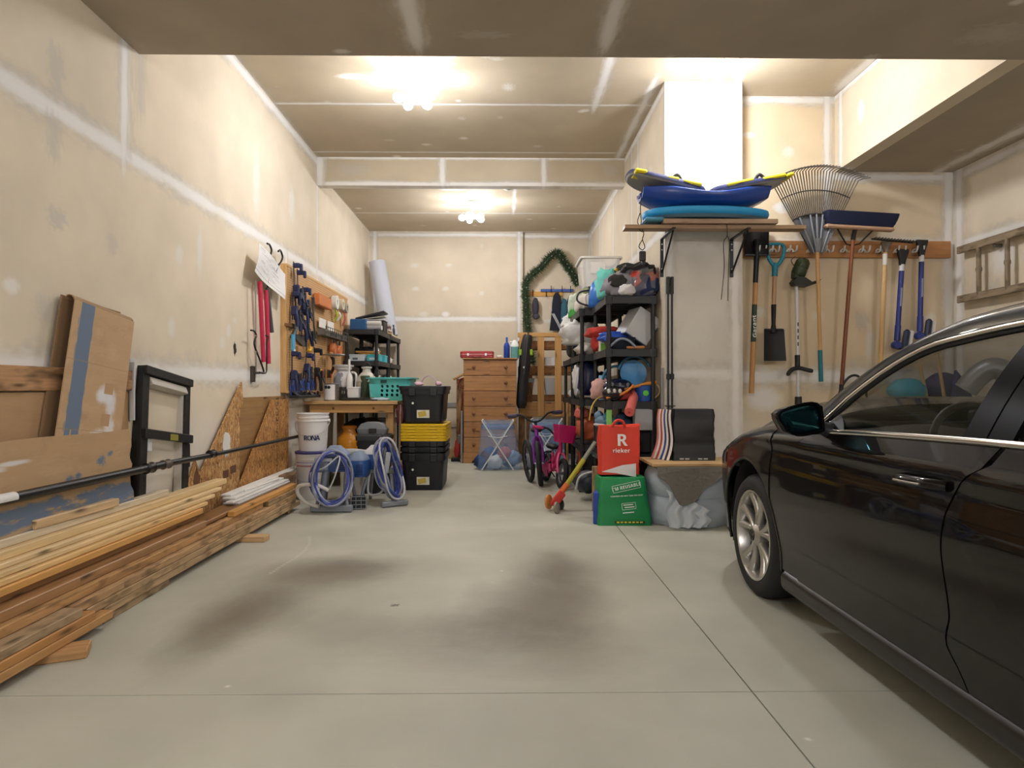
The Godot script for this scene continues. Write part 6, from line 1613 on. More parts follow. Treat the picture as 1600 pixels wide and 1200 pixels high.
func kid_bike(label: String, pos: Vector3, yaw: float, lean: float, r: float, base: float, col: String, col2: String, grip: String, group := "children's bicycles") -> Node3D:
	# stands at the front wheel's contact point; local +x is forward
	var t := T("bicycle", label, "bicycle", pos, 0.0, group)
	t.rotation_degrees = Vector3(lean, yaw, 0)
	var fr := mat(col, 0.3, 0.2)
	var blk := mat("17171a", 0.7)
	var grey := mat("9c9ea3", 0.3, 0.8)
	for w in [0.0, -base]:
		O(M.new().tube(arc(Vector3(w, r, 0), r - 0.026, 0, 351, 39), 0.029, 8, true), "tyre", blk, t)
		O(M.new().tube(arc(Vector3(w, r, 0), r - 0.055, 0, 348, 29), 0.011, 6, true), "rim", grey, t)
		var sp := M.new()
		for i in 14:
			var a := TAU * i / 14
			sp.cyl(Vector3(w, r, 0.02 * (1 if i % 2 else -1)), Vector3(w + cos(a) * (r - 0.055), r + sin(a) * (r - 0.055), 0), 0.0022, 4)
		O(sp, "spokes", grey, t)
		O(M.new().cyl(Vector3(w, r, -0.05), Vector3(w, r, 0.05), 0.016, 10), "hub", grey, t)
	var hx := -0.16
	var hy := r * 2.0 + 0.1
	var bx := -base * 0.58
	var by := r * 0.95
	var sx := -base * 0.68
	var sy := r * 2.0 + 0.02
	var f := M.new()
	f.cyl(Vector3(hx + 0.02, hy - 0.06, 0), Vector3(hx - 0.03, hy + 0.06, 0), 0.022, 10)
	f.tube(curve([Vector3(hx, hy - 0.02, 0), Vector3((hx + bx) / 2, (hy + by) / 2 - 0.04, 0), Vector3(bx, by, 0)], 5), 0.021, 9)
	f.tube(curve([Vector3(hx - 0.01, hy + 0.03, 0), Vector3((hx + sx) / 2, (hy + sy) / 2 - 0.05, 0), Vector3(sx + 0.02, sy - 0.12, 0)], 5), 0.018, 9)
	f.cyl(Vector3(bx, by, 0), Vector3(sx - 0.03, sy, 0), 0.018, 9)
	for s in [-0.045, 0.045]:
		f.cyl(Vector3(bx, by, s * 0.6), Vector3(-base, r, s), 0.011, 7)
		f.cyl(Vector3(sx - 0.01, sy - 0.08, s * 0.5), Vector3(-base, r, s), 0.01, 7)
	O(f, "frame", fr, t)
	var fk := M.new()
	fk.tube(curve([Vector3(0, r, 0.05), Vector3(-0.06, r * 1.7, 0.05), Vector3(-0.1, r * 2.0 + 0.03, 0.03), Vector3(hx + 0.03, hy - 0.06, 0)], 5), 0.014, 8)
	fk.tube(curve([Vector3(0, r, -0.05), Vector3(-0.06, r * 1.7, -0.05), Vector3(-0.1, r * 2.0 + 0.03, -0.03), Vector3(hx + 0.03, hy - 0.06, 0)], 5), 0.014, 8)
	O(fk, "fork", mat(col2, 0.35, 0.1), t)
	var hb := M.new()
	var ht := hy + 0.2
	hb.cyl(Vector3(hx - 0.03, hy + 0.05, 0), Vector3(hx - 0.05, hy + 0.12, 0), 0.015, 8)
	hb.tube(curve([Vector3(hx - 0.1, ht, -0.27), Vector3(hx - 0.06, ht, -0.16), Vector3(hx - 0.04, hy + 0.12, -0.05), Vector3(hx - 0.04, hy + 0.12, 0.05), Vector3(hx - 0.06, ht, 0.16), Vector3(hx - 0.1, ht, 0.27)], 5), 0.012, 8)
	O(hb, "handlebar", blk, t)
	for s in [-1.0, 1.0]:
		O(M.new().cyl(Vector3(hx - 0.08, ht, 0.2 * s), Vector3(hx - 0.12, ht, 0.32 * s), 0.019, 10), "grip", mat(grip, 0.7), t)
		O(M.new().tube([Vector3(hx - 0.06, ht - 0.01, 0.2 * s), Vector3(hx, ht - 0.02, 0.24 * s), Vector3(hx - 0.01, ht - 0.02, 0.31 * s)], 0.006, 5), "brake_lever", blk, t)
		O(M.new().cyl(Vector3(bx, by, 0.06 * s), Vector3(bx + 0.1 * s, by - 0.08 * s, 0.07 * s), 0.01, 7).box(Vector3(bx + 0.1 * s, by - 0.08 * s, 0.12 * s), Vector3(0.08, 0.022, 0.08), 0.006), "crank", blk, t)
	O(M.new().blob(Vector3(sx - 0.06, sy + 0.07, 0), Vector3(0.13, 0.035, 0.075), 0.05, 0.2, 2, 9), "saddle", mat("1c1a1e", 0.6), t)
	O(M.new().cyl(Vector3(sx - 0.03, sy - 0.02, 0), Vector3(sx - 0.05, sy + 0.06, 0), 0.013, 8), "seat_post", grey, t)
	O(M.new().prism(PackedVector2Array([Vector2(bx + 0.09, by), Vector2(bx + 0.05, by + 0.08), Vector2(-base, r + 0.035), Vector2(-base - 0.03, r), Vector2(-base, r - 0.03), Vector2(bx, by - 0.08)]), 0.012), "chain_guard", mat(col2, 0.4), t, Vector3(0, 0, 0.06))
	O(M.new().cyl(Vector3(bx - 0.05, by, -0.05), Vector3(bx - 0.1, 0.005, -0.17), 0.007, 6), "kickstand", blk, t)
	return t


func shelf_side() -> void:
	var lv := [0.07, 0.5, 0.975, 1.45, 1.93]
	shelf_unit("black plastic shelf unit nearest the white pier, piled with bags", Vector3(1.157, 0, -6.41), 0.465, 0.92, lv, "black shelf units along the bay wall")
	shelf_unit("middle black plastic shelf unit of the bay wall row, below the clear box", Vector3(1.03, 0, -7.39), 0.465, 0.92, lv, "black shelf units along the bay wall")
	shelf_unit("lower black plastic shelf unit at the far end of the bay wall row", Vector3(1.03, 0, -8.36), 0.465, 0.92, [0.07, 0.5, 0.975, 1.45], "black shelf units along the bay wall")
	# ---- top of the near unit
	var t := T("gift_bag", "patterned carrier bag of turquoise, yellow and red print on the near shelf top", "bag", Vector3(1.04, 1.935, -6.25))
	lump(t, "turquoise_side", Vector3(-0.08, 0.12, 0.08), Vector3(0.09, 0.16, 0.12), "6fc9be", 3)
	lump(t, "printed_front", Vector3(0.07, 0.19, 0.0), Vector3(0.17, 0.1, 0.14), "b9b3a6", 5, 0.35, 0.6, Vector3(0, 0, 16))
	rng.seed = 8
	for i in 26:
		O(M.new().blob(Vector3(0.07 + rng.randf_range(-0.14, 0.14), 0.2 + rng.randf_range(-0.05, 0.07), 0.105 + rng.randf_range(0.0, 0.03)), Vector3(0.02, 0.016, 0.012), 0.5, 0.3, i, 4), "print_fleck", mat(["d8b93a", "8c2f3c", "5fb7ad", "3c3a3f", "e4ddcf", "c5564a"][i % 6], 0.6), t)
	lump(t, "green_corner", Vector3(0.24, 0.28, -0.02), Vector3(0.06, 0.05, 0.08), "8fb7a2", 7)
	var t2 := T("wrapped_bundle", "black, red and navy clothes in a clear plastic sack on the near shelf top", "bag", Vector3(1.225, 1.935, -6.2))
	lump(t2, "black_cloth", Vector3(0.01, 0.24, 0.0), Vector3(0.18, 0.09, 0.2), "1d1c1d", 12)
	lump(t2, "red_cloth", Vector3(0.12, 0.19, 0.11), Vector3(0.08, 0.05, 0.06), "c23a26", 13)
	lump(t2, "red_cloth", Vector3(-0.07, 0.1, 0.15), Vector3(0.07, 0.15, 0.06), "cb3d29", 14, 0.5, 0.5, Vector3(0, 0, -35))
	lump(t2, "navy_cloth", Vector3(0.07, 0.1, 0.05), Vector3(0.15, 0.12, 0.16), "1b2a55", 15)
	lump(t2, "blue_cloth", Vector3(-0.03, 0.17, 0.12), Vector3(0.06, 0.04, 0.06), "5a80b8", 16)
	O(M.new().blob(Vector3(0.03, 0.14, 0.02), Vector3(0.2, 0.18, 0.2), 0.35, 0.25, 17, 12, V0, 0.75), "plastic_sack", clear("e6e6ea", 0.14, 0.12), t2)
	lump(T("grey_sack", "grey carrier bag with a dark patch hanging over the near shelf's front corner", "bag", Vector3(1.0, 1.935, -6.05)), "body", Vector3(0.06, 0.09, 0.02), Vector3(0.15, 0.11, 0.1), "8b8890", 21)
	lump(get_node("grey_sack"), "dark_patch", Vector3(0.03, 0.13, 0.1), Vector3(0.08, 0.06, 0.03), "2d2b28", 22, 0.3)
	lump(get_node("grey_sack"), "white_crumple", Vector3(0.11, 0.05, 0.1), Vector3(0.07, 0.05, 0.05), "dcd8da", 23)
	bag("blue_bag", "bright blue shiny bag standing at the rear corner of the near shelf top", "bag", Vector3(0.98, 2.06, -6.78), Vector3(0.1, 0.16, 0.09), mat("2f6fc0", 0.35), 0.3, 0.2, 31, 0.8, Vector3(0, 0, -14))
	# ---- top of the middle unit
	var cb := T("clear_box", "large clear plastic storage box on top of the middle shelf unit", "storage box", Vector3(1.06, 2.2, -7.4))
	var film := clear("e8eaec", 0.3, 0.2)
	O(M.new().loft([rrect(0.36, 0.5, 0.04, 0.0), rrect(0.42, 0.56, 0.04, 0.32), rrect(0.41, 0.55, 0.04, 0.32), rrect(0.35, 0.49, 0.04, 0.006)], true, true, false), "body", film, cb)
	O(M.new().loft([rrect(0.43, 0.57, 0.045, 0.3), rrect(0.46, 0.6, 0.045, 0.305), rrect(0.46, 0.6, 0.045, 0.325), rrect(0.4, 0.54, 0.04, 0.33), rrect(0.4, 0.54, 0.04, 0.31)], true, false, false), "rim", mat("dedbd6", 0.35), cb)
	O(M.new().box(Vector3(-0.04, 0.2, 0.28), Vector3(0.16, 0.12, 0.003), 0.001), "paper_sheet", mat("e9e7e4", 0.6), cb)
	lump(T("folded_blankets", "pale folded blankets and a green mat under the clear box on the middle shelf", "blankets", Vector3(1.04, 1.935, -7.35)), "white_blanket", Vector3(0.0, 0.1, 0.0), Vector3(0.22, 0.1, 0.38), "d6d0c8", 41, 0.2, 0.9, V0, 0.5)
	lump(get_node("folded_blankets"), "green_mat", Vector3(0.02, 0.22, 0.05), Vector3(0.2, 0.035, 0.3), "8ea06f", 42, 0.2)
	var hz := T("air_pump", "black pump with looped hose lying on the middle shelf's front edge", "pump", Vector3(0.9, 1.935, -7.0))
	O(M.new().cyl(Vector3(0.0, 0.2, 0.0), Vector3(0.22, 0.2, 0.0), 0.045, 14), "barrel", mat("1b1b1d", 0.5), hz)
	O(M.new().box(Vector3(0.06, 0.21, 0.045), Vector3(0.07, 0.05, 0.01), 0.003), "white_label", mat("dadad8", 0.5), hz)
	O(M.new().tube(curve([Vector3(0.03, 0.2, 0.03), Vector3(-0.1, 0.17, 0.06), Vector3(-0.12, 0.08, 0.06), Vector3(0.0, 0.03, 0.08), Vector3(0.16, 0.05, 0.08), Vector3(0.2, 0.12, 0.05)], 6), 0.01, 7), "hose", mat("19191b", 0.5), hz)
	O(M.new().tube(curve([Vector3(0.1, 0.18, 0.04), Vector3(0.05, 0.1, 0.08), Vector3(0.08, 0.04, 0.09), Vector3(0.18, 0.07, 0.07)], 6), 0.009, 7), "hose", mat("19191b", 0.5), hz)
	bag("white_bag", "white tied plastic bag sticking out at the middle shelf's second level", "bag", Vector3(0.86, 1.7, -7.4), Vector3(0.2, 0.14, 0.2), mat("d6d4d2", 0.5), 0.45, 0.2, 51, 0.8)
	bag("white_bag", "slumped white plastic bag lower on the middle shelf's second level", "bag", Vector3(0.93, 1.52, -7.2), Vector3(0.13, 0.07, 0.16), mat("cfc9c0", 0.5), 0.5, 0.2, 52, 0.8)
	bag("black_backpack", "black padded bag sitting on the low far shelf unit", "bag", Vector3(0.9, 1.62, -8.1), Vector3(0.12, 0.17, 0.18), mat("1a1a1d", 0.7), 0.2, 0.15, 53, 0.7)
	bag("mint_scarf", "mint green cloth strip over the black padded bag", "cloth", Vector3(0.77, 1.72, -8.0), Vector3(0.025, 0.1, 0.06), mat("8fc9bf", 0.8), 0.3, 0.2, 54, 0.8, Vector3(0, 0, -25))
	bag("white_sack", "bulging white carrier bag on top of the low far shelf unit", "bag", Vector3(0.92, 1.9, -8.3), Vector3(0.17, 0.13, 0.2), mat("d8d6d2", 0.5), 0.5, 0.2, 55, 0.8)
	bag("green_carrier", "white and green carrier bag behind the middle shelf's corner", "bag", Vector3(0.9, 2.13, -8.2), Vector3(0.1, 0.13, 0.12), mat("c9d2c0", 0.6), 0.4, 0.2, 56, 0.8)
	bag("green_bottle_bag", "bright green net bag between the carriers at the end of the shelves", "bag", Vector3(0.86, 2.0, -8.05), Vector3(0.07, 0.06, 0.06), mat("47a546", 0.6), 0.4, 0.2, 57)
	# ---- second level, near unit
	var rt := T("red_towel", "rolled red towel on the near shelf's second level", "towel", Vector3(0.98, 1.452, -6.6))
	lump(rt, "roll", Vector3(0.02, 0.2, 0.0), Vector3(0.18, 0.055, 0.2), "b8352b", 61)
	lump(rt, "fold", Vector3(0.0, 0.1, 0.02), Vector3(0.1, 0.1, 0.14), "ab2d28", 62)
	bag("blue_cloth", "crumpled royal blue bag on the near shelf's second level", "bag", Vector3(1.06, 1.575, -6.22), Vector3(0.15, 0.05, 0.13), mat("2b55b5", 0.35), 0.5, 0.25, 63)
	var db := T("dark_basket", "dark navy plastic basket on the near shelf's second level", "basket", Vector3(1.08, 1.452, -6.15))
	O(M.new().loft([rrect(0.2, 0.26, 0.03, 0.0), rrect(0.26, 0.32, 0.03, 0.11), rrect(0.24, 0.3, 0.03, 0.11), rrect(0.19, 0.25, 0.03, 0.01)]), "body", mat("1e2433", 0.35), db)
	O(M.new().tube(curve([Vector3(-0.12, 0.02, 0.17), Vector3(-0.03, 0.09, 0.175), Vector3(0.05, 0.08, 0.175), Vector3(0.12, 0.02, 0.17)], 5), 0.012, 6), "handle", mat("8d97a8", 0.35), db)
	var wb := T("tilted_carton", "big pale grey carton wedged tilted on the near shelf's second level", "box", Vector3(1.262, 1.475, -6.2))
	O(M.new().box(Vector3(0.0, 0.195, 0.0), Vector3(0.24, 0.28, 0.3), 0.004, Vector3(0, 10, -32)), "body", mat("c6c8cb", 0.6), wb)
	O(M.new().box(Vector3(-0.065, 0.095, 0.1), Vector3(0.2, 0.04, 0.12), 0.004, Vector3(0, 10, -32)), "blue_edge", mat("50617c", 0.6), wb)
	O(M.new().box(Vector3(0.16, 0.165, 0.02), Vector3(0.1, 0.008, 0.26), 0.002, Vector3(0, 10, -50)), "loose_flap", mat("c6c8cb", 0.6), wb)
	tag(O(M.new().cyl(Vector3(-0.08, 0.0, 0), Vector3(0.08, 0.004, 0), 0.014, 10), "wood_dowel", wood("c98a52", "plain_wood"), null, Vector3(1.2, 1.466, -5.99)), "short orange-brown dowel on the second shelf's front edge", "dowel")
	var gb := T("green_carton", "white carton with a lime green panel at the near shelf's second level corner", "box", Vector3(0.985, 1.452, -6.42))
	O(M.new().box(Vector3(0, 0.07, 0), Vector3(0.11, 0.14, 0.14), 0.004), "body", mat("d8d5cf", 0.6), gb)
	O(M.new().box(Vector3(0, 0.04, 0.0715), Vector3(0.1, 0.075, 0.002), 0.0005), "green_panel", mat("7fb646", 0.6), gb)
	for i in 2:
		tag(O(M.new().box(V0, Vector3(0.012, 0.26, 0.2), 0.002), "thin_board", mat(["a59c8c", "c9c2b4"][i], 0.7), null, Vector3(0.96 + i * 0.02, 1.582, -6.76)), ["grey thin board standing on edge by the shelf post", "cream thin board standing on edge by the shelf post"][i], "board")
	bag("maroon_cloth", "dark red printed cloth behind the tilted carton", "cloth", Vector3(1.12, 1.62, -6.55), Vector3(0.1, 0.05, 0.1), mat("6d2230", 0.8), 0.4, 0.2, 66)
	# ---- third level, near unit
	var L3 := 0.977
	var pl := T("round_cover", "round light blue plastic lid leaning at the back of the third shelf", "lid", Vector3(1.22, L3, -6.2))
	O(M.new().lathe([[0, 0], [0.11, 0.0], [0.125, 0.012], [0.125, 0.022], [0.11, 0.016], [0, 0.014]], 28, Vector3(0, 0.26, 0), Vector3(80, 0, 0)), "disc", mat("4d9ad6", 0.35), pl)
	O(M.new().tube(arc(Vector3(0.02, 0.27, -0.03), 0.15, 20, 170, 16), 0.013, 7), "handle_ring", mat("3c83a9", 0.4), pl)
	O(M.new().box(Vector3(0, 0.07, -0.02), Vector3(0.1, 0.14, 0.04), 0.01), "stand", mat("2f6c93", 0.5), pl)
	O(M.new().tube(arc(Vector3(1.08, L3 + 0.2, -6.3), 0.13, 40, 180, 14), 0.013, 7), "teal_hoop", mat("2e6b86", 0.4))
	tag(get_node("teal_hoop"), "thin teal hoop standing behind the helmets on the third shelf", "hoop")
	var bt := T("blue_tub", "deep blue tub with a bright green round spot on the third shelf", "tub", Vector3(1.29, L3, -6.05))
	O(M.new().lathe([[0, 0], [0.075, 0], [0.085, 0.14], [0.09, 0.145], [0.08, 0.145], [0, 0.02]], 22), "body", mat("1d4f9c", 0.4), bt)
	O(M.new().lathe([[0, 0], [0.026, 0], [0.026, 0.004], [0, 0.005]], 16, Vector3(0, 0.075, 0.081), Vector3(90, 0, 0)), "green_spot", mat("5ec832", 0.4), bt)
	var nd := T("pool_noodle", "coral pink foam tube poking out from the third shelf", "pool noodle", Vector3(1.15, L3, -5.95))
	O(M.new().tube([Vector3(0.07, 0.1, -0.35), Vector3(0.05, 0.05, -0.1), Vector3(-0.05, -0.09, 0.19)], 0.043, 14), "tube", mat("e0726a", 0.8), nd)
	O(M.new().lathe([[0, 0], [0.012, 0], [0.012, 0.003], [0, 0.003]], 12, Vector3(-0.0508, -0.0913, 0.191), Vector3(66, -18, 0)), "bore", mat("a8353a", 0.8), nd)
	for q in [["glossy navy bicycle helmet on the third shelf's front", Vector3(1.06, L3 + 0.13, -6.1), Vector3(0.14, 0.08, 0.12), "1a2038", 71], ["black patterned helmet under the navy helmet on the third shelf", Vector3(1.0, L3 + 0.075, -6.02), Vector3(0.1, 0.075, 0.09), "202024", 72]]:
		var h := T("helmet", q[0], "helmet", q[1], 0.0, "helmets on the third shelf")
		O(M.new().blob(V0, q[2], 0.05, 0.2, q[4], 12), "shell", mat(q[3], 0.25), h)
		for i in 3:
			O(M.new().blob(Vector3((i - 1) * q[2].x * 0.5, q[2].y * 0.25, q[2].z * 0.93), Vector3(0.016, 0.022, 0.01), 0.1, 0.2, i, 5), "vent", mat("6d7178" if q[4] == 71 else "c9c7c2", 0.5), h)
		O(M.new().tube(curve([Vector3(-q[2].x * 0.7, -q[2].y * 0.4, q[2].z * 0.5), Vector3(0, -q[2].y * 0.75, q[2].z * 0.8), Vector3(q[2].x * 0.7, -q[2].y * 0.4, q[2].z * 0.5)], 4), 0.006, 5), "strap", mat("17171a", 0.7), h)
	var bat := T("foam_bat", "orange and tan foam bat lying across the third shelf", "bat", Vector3(1.2, L3 + 0.13, -5.99))
	O(M.new().tube([Vector3(-0.02, 0.0, 0.0), Vector3(0.1, 0.03, 0.0), Vector3(0.19, 0.045, 0.0)], [0.012, 0.018, 0.02], 10), "barrel", mat("c9832f", 0.5), bat)
	O(M.new().cyl(Vector3(-0.1, -0.02, 0.0), Vector3(-0.02, 0.0, 0.0), 0.011, 8), "handle", mat("86643e", 0.6), bat)
	tag(O(M.new().tube(curve([Vector3(-0.12, 0.02, 0.0), Vector3(0.0, 0.05, 0.01), Vector3(0.09, 0.1, 0.0), Vector3(0.13, 0.14, -0.02)], 5), 0.011, 7), "orange_strap", mat("e0862c", 0.6), null, Vector3(1.05, L3 + 0.01, -5.965)), "bright orange strap along the third shelf's front edge", "strap")
	bag("red_pouch", "dark red pouch with a white tag under the helmets", "pouch", Vector3(1.12, L3 + 0.045, -6.08), Vector3(0.1, 0.045, 0.09), mat("8d241d", 0.7), 0.3, 0.2, 74)
	bag("pink_toy", "pink and beige soft toy bag on the third shelf's corner", "toy", Vector3(0.95, L3 + 0.1, -6.4), Vector3(0.1, 0.1, 0.12), mat("d3a79f", 0.85), 0.4, 0.2, 75)
	tag(O(M.new().lathe([[0, 0], [0.045, 0], [0.045, 0.24], [0.04, 0.245], [0, 0.245]], 18), "blue_canister", mat("7fb6dd", 0.4), null, Vector3(1.0, L3 + 0.002, -6.62)), "pale blue canister at the back of the third shelf", "canister")
	tag(O(M.new().tube(curve([Vector3(0.02, 0.05, -0.1), Vector3(-0.1, 0.02, 0.02), Vector3(-0.16, -0.06, 0.06), Vector3(-0.18, -0.18, 0.05)], 6), 0.007, 6), "yellow_string", mat("d8b956", 0.5), null, Vector3(0.98, L3 + 0.0, -6.2)), "yellow cord drooping off the third shelf's left edge", "cord")
	tag(O(M.new().tube(arc(Vector3(0, 0.1, 0), 0.07, -80, 60, 12), 0.005, 5), "yellow_hoop", mat("d3c07a", 0.5), null, Vector3(1.35, L3, -5.99)), "thin yellow hoop at the right end of the third shelf", "hoop")
	# middle unit lower contents
	bag("navy_sack", "navy plastic sack hanging on the middle shelf's third level", "bag", Vector3(0.92, 1.18, -7.15), Vector3(0.11, 0.19, 0.14), mat("1b2450", 0.4), 0.35, 0.2, 81, 0.7)
	bag("white_sack", "narrow white plastic sack beside the navy sack on the middle shelf", "bag", Vector3(0.86, 1.18, -7.5), Vector3(0.07, 0.2, 0.12), mat("d2d0ce", 0.5), 0.4, 0.2, 82, 0.7)
	bag("grey_clothes", "grey and black bundled clothes at the back of the middle shelf", "clothes", Vector3(1.08, 1.13, -7.6), Vector3(0.13, 0.14, 0.16), mat("44444a", 0.85), 0.4, 0.2, 83, 0.7)
	tag(O(M.new().cyl(Vector3(0, 0, 0), Vector3(0.0, 0.88, -0.02), 0.014, 10).cyl(Vector3(0, 0.8, -0.02), Vector3(0, 0.92, -0.02), 0.018, 10), "wooden_tool", wood("c49a64", "plain_wood"), null, Vector3(0.775, 0.0, -8.0)), "wooden tool handle with mint tip leaning by the far shelf unit", "handle")
	bag("pale_shoes", "pale trainers on the far shelf unit's third level", "shoes", Vector3(0.86, 1.03, -8.05), Vector3(0.06, 0.05, 0.13), mat("c9cdc8", 0.7), 0.3, 0.2, 84)
	# fourth level
	var sh := [["blue-grey trainer on the near shelf's fourth level, left of the post", 0.97, -6.5, "6d8aa3"], ["teal trainer beside the blue-grey one on the fourth level", 1.02, -6.25, "3f7c94"], ["dark blue trainer in the middle of the fourth level", 1.13, -6.15, "2b4560"], ["black trainer toward the right of the fourth level", 1.22, -6.2, "1f2226"]]
	for q in sh:
		var s := T("shoe", q[0], "shoe", Vector3(q[1], 0.72, q[2]), 20.0, "shoes on the near shelf")
		O(M.new().blob(Vector3(0, 0.055, 0), Vector3(0.05, 0.05, 0.12), 0.15, 0.2, 3, 9).blob(Vector3(0, 0.1, -0.06), Vector3(0.045, 0.05, 0.06), 0.1, 0.2, 4, 8), "upper", mat(q[3], 0.7), s)
		O(M.new().blob(Vector3(0, 0.015, 0), Vector3(0.053, 0.018, 0.128), 0.05, 0.2, 5, 8, V0, 0.7), "sole", mat("c9cbd0", 0.6), s)
	tag(O(M.new().box(Vector3(0, 0.105, 0), Vector3(0.42, 0.21, 0.7), 0.01), "dark_crate", mat("1f2124", 0.6), null, Vector3(1.15, 0.502, -6.42)), "dark crate holding the trainers on the fourth shelf", "crate")
	tag(O(M.new().box(Vector3(0, 0.12, 0), Vector3(0.16, 0.24, 0.12), 0.004), "white_carton", mat("aeb0b2", 0.6), null, Vector3(1.27, 0.715, -6.02)), "grey-white carton at the right of the fourth shelf above the red bag", "box")
	tag(O(M.new().box(Vector3(0, 0.2, 0), Vector3(0.05, 0.4, 0.012), 0.002), "green_board", mat("86c868", 0.6), null, Vector3(0.955, 0.502, -5.96)), "narrow lime green board standing at the near shelf's left post", "board")
	bag("orange_ball_bag", "orange and white sports bag on the middle shelf's fourth level", "bag", Vector3(0.95, 0.65, -7.15), Vector3(0.16, 0.13, 0.16), mat("b5562f", 0.7), 0.35, 0.2, 85, 0.8)
	bag("red_white_pouch", "red and white pouch on top of the orange sports bag", "pouch", Vector3(0.86, 0.82, -7.2), Vector3(0.08, 0.06, 0.07), mat("c9685a", 0.7), 0.4, 0.2, 86)
	bag("blue_hat", "blue crumpled hat on the middle shelf's fourth level", "hat", Vector3(1.05, 0.6, -6.95), Vector3(0.08, 0.06, 0.07), mat("3d5f8c", 0.8), 0.3, 0.2, 87)
	bag("dark_clothes", "dark bundled clothes behind the orange sports bag", "clothes", Vector3(1.05, 0.66, -7.5), Vector3(0.17, 0.14, 0.2), mat("33363c", 0.9), 0.4, 0.2, 88, 0.7)
	# bottom level gear
	var hc := T("bike_helmet_bag", "low black bag with a curved white trim on the floor by the scooter", "bag", Vector3(0.84, 0.075, -6.5))
	O(M.new().blob(Vector3(0, 0.1, 0), Vector3(0.14, 0.11, 0.16), 0.15, 0.2, 4, 11), "body", mat("1d2333", 0.5), hc)
	O(M.new().tube(curve([Vector3(-0.14, 0.04, 0.12), Vector3(-0.11, 0.16, 0.14), Vector3(0.0, 0.21, 0.13), Vector3(0.13, 0.2, 0.1)], 5), 0.011, 7), "white_trim", mat("d5d6da", 0.5), hc)
	bag("dark_gear", "dark tangle of straps and gear on the lowest near shelf", "gear", Vector3(1.15, 0.24, -6.5), Vector3(0.18, 0.16, 0.3), mat("232226", 0.7), 0.5, 0.25, 91, 0.7)
	bag("dark_gear", "brownish gear on the lowest middle shelf behind the bicycles", "gear", Vector3(1.03, 0.24, -7.4), Vector3(0.19, 0.16, 0.35), mat("38302e", 0.8), 0.5, 0.25, 92, 0.7)
	tag(O(M.new().cyl(Vector3(0, 0, 0), Vector3(0, 0.34, 0), 0.035, 14), "red_bottle", mat("8f2e26", 0.5), null, Vector3(0.83, 0.072, -7.05)), "dark red bottle on the lowest middle shelf", "bottle")
	board("rough pale plank standing upright by the green bag", Vector3(0.79, 0.0, -5.86), Vector3(0.85, 0.4, -5.9), "b79a70", "rough", "")
	tag(O(M.new().box(Vector3(0, 0.13, 0), Vector3(0.07, 0.26, 0.3), 0.008), "blue_folder", mat("2747a8", 0.5), null, Vector3(0.79, 0.0, -5.45), Vector3(0, -14, 0)), "royal blue flat box standing behind the green shopping bag", "box")
	# ---- bicycles and scooter
	kid_bike("purple child's bicycle facing out from the shelves, taller of the two", Vector3(0.42, 0, -7.42), -93, 5, 0.25, 0.82, "8a2fa0", "7d2d96", "47405a")
	var pk := kid_bike("small pink child's bicycle with a magenta basket", Vector3(0.62, 0, -7.2), -78, -7, 0.165, 0.62, "e0447c", "e6558a", "c02a68")
	O(M.new().loft([rrect(0.15, 0.2, 0.03, 0.0), rrect(0.19, 0.25, 0.03, 0.19), rrect(0.17, 0.23, 0.03, 0.19), rrect(0.14, 0.19, 0.03, 0.01)]), "basket", mat("b3145f", 0.5), pk, Vector3(-0.07, 0.5, 0))
	var wh := T("spare_wheel", "loose black bicycle wheel leaning behind the purple bicycle", "wheel", Vector3(0.315, 0, -7.72))
	wh.rotation_degrees = Vector3(6, -80, 0)
	O(M.new().tube(arc(Vector3(0, 0.25, 0), 0.225, 0, 351, 39), 0.026, 8, true), "tyre", mat("1b1b1d", 0.75), wh)
	O(M.new().tube(arc(Vector3(0, 0.25, 0), 0.195, 0, 351, 29), 0.011, 6, true), "rim", mat("55565a", 0.35, 0.7), wh)
	var ws := M.new()
	for i in 12:
		ws.cyl(Vector3(0, 0.25, 0), Vector3(cos(TAU * i / 12) * 0.195, 0.25 + sin(TAU * i / 12) * 0.195, 0), 0.002, 4)
	O(ws, "spokes", mat("8d8f94", 0.3, 0.8), wh)
	var sc := T("kick_scooter", "kick scooter with an orange deck and yellow stem leaning against the near shelf unit", "scooter", Vector3(0.44, 0, -5.86))
	O(M.new().tube([Vector3(0.02, 0.1, -0.02), Vector3(0.13, 0.24, -0.03)], 0.045, 10, false, 0.6), "deck", mat("d4662f", 0.4), sc)
	O(M.new().box(Vector3(0.04, 0.115, 0.02), Vector3(0.07, 0.15, 0.03), 0.01, Vector3(0, 0, -38)), "red_clamp", mat("c8322b", 0.4), sc)
	O(M.new().cyl(Vector3(0.12, 0.23, -0.03), Vector3(0.28, 0.46, -0.04), 0.022, 12), "stem", mat("b9b336", 0.4), sc)
	O(M.new().cyl(Vector3(0.27, 0.445, -0.04), Vector3(0.385, 0.615, -0.05), 0.02, 12), "handle_tube", mat("8e9288", 0.4, 0.4), sc)
	for q in [[0.33, 0.53], [0.36, 0.5]]:
		O(M.new().cyl(Vector3(q[0], q[1], -0.05), Vector3(q[0] + 0.13, q[1] - 0.07, -0.1), 0.012, 8), "handlebar", mat("74868d", 0.35, 0.6), sc)
	for q in [[-0.035, 0.075, -0.07, "cc8740", 0.065], [0.025, 0.05, 0.08, "8f8578", 0.05], [0.08, 0.045, -0.1, "2a2a2c", 0.045]]:
		O(M.new().lathe([[0.012, -0.014], [q[4] * 0.8, -0.014], [q[4], -0.008], [q[4], 0.008], [q[4] * 0.8, 0.014], [0.012, 0.014]], 20, Vector3(q[0], q[1], q[2]), Vector3(80, 0, -60)), "wheel", mat(q[3], 0.5), sc)
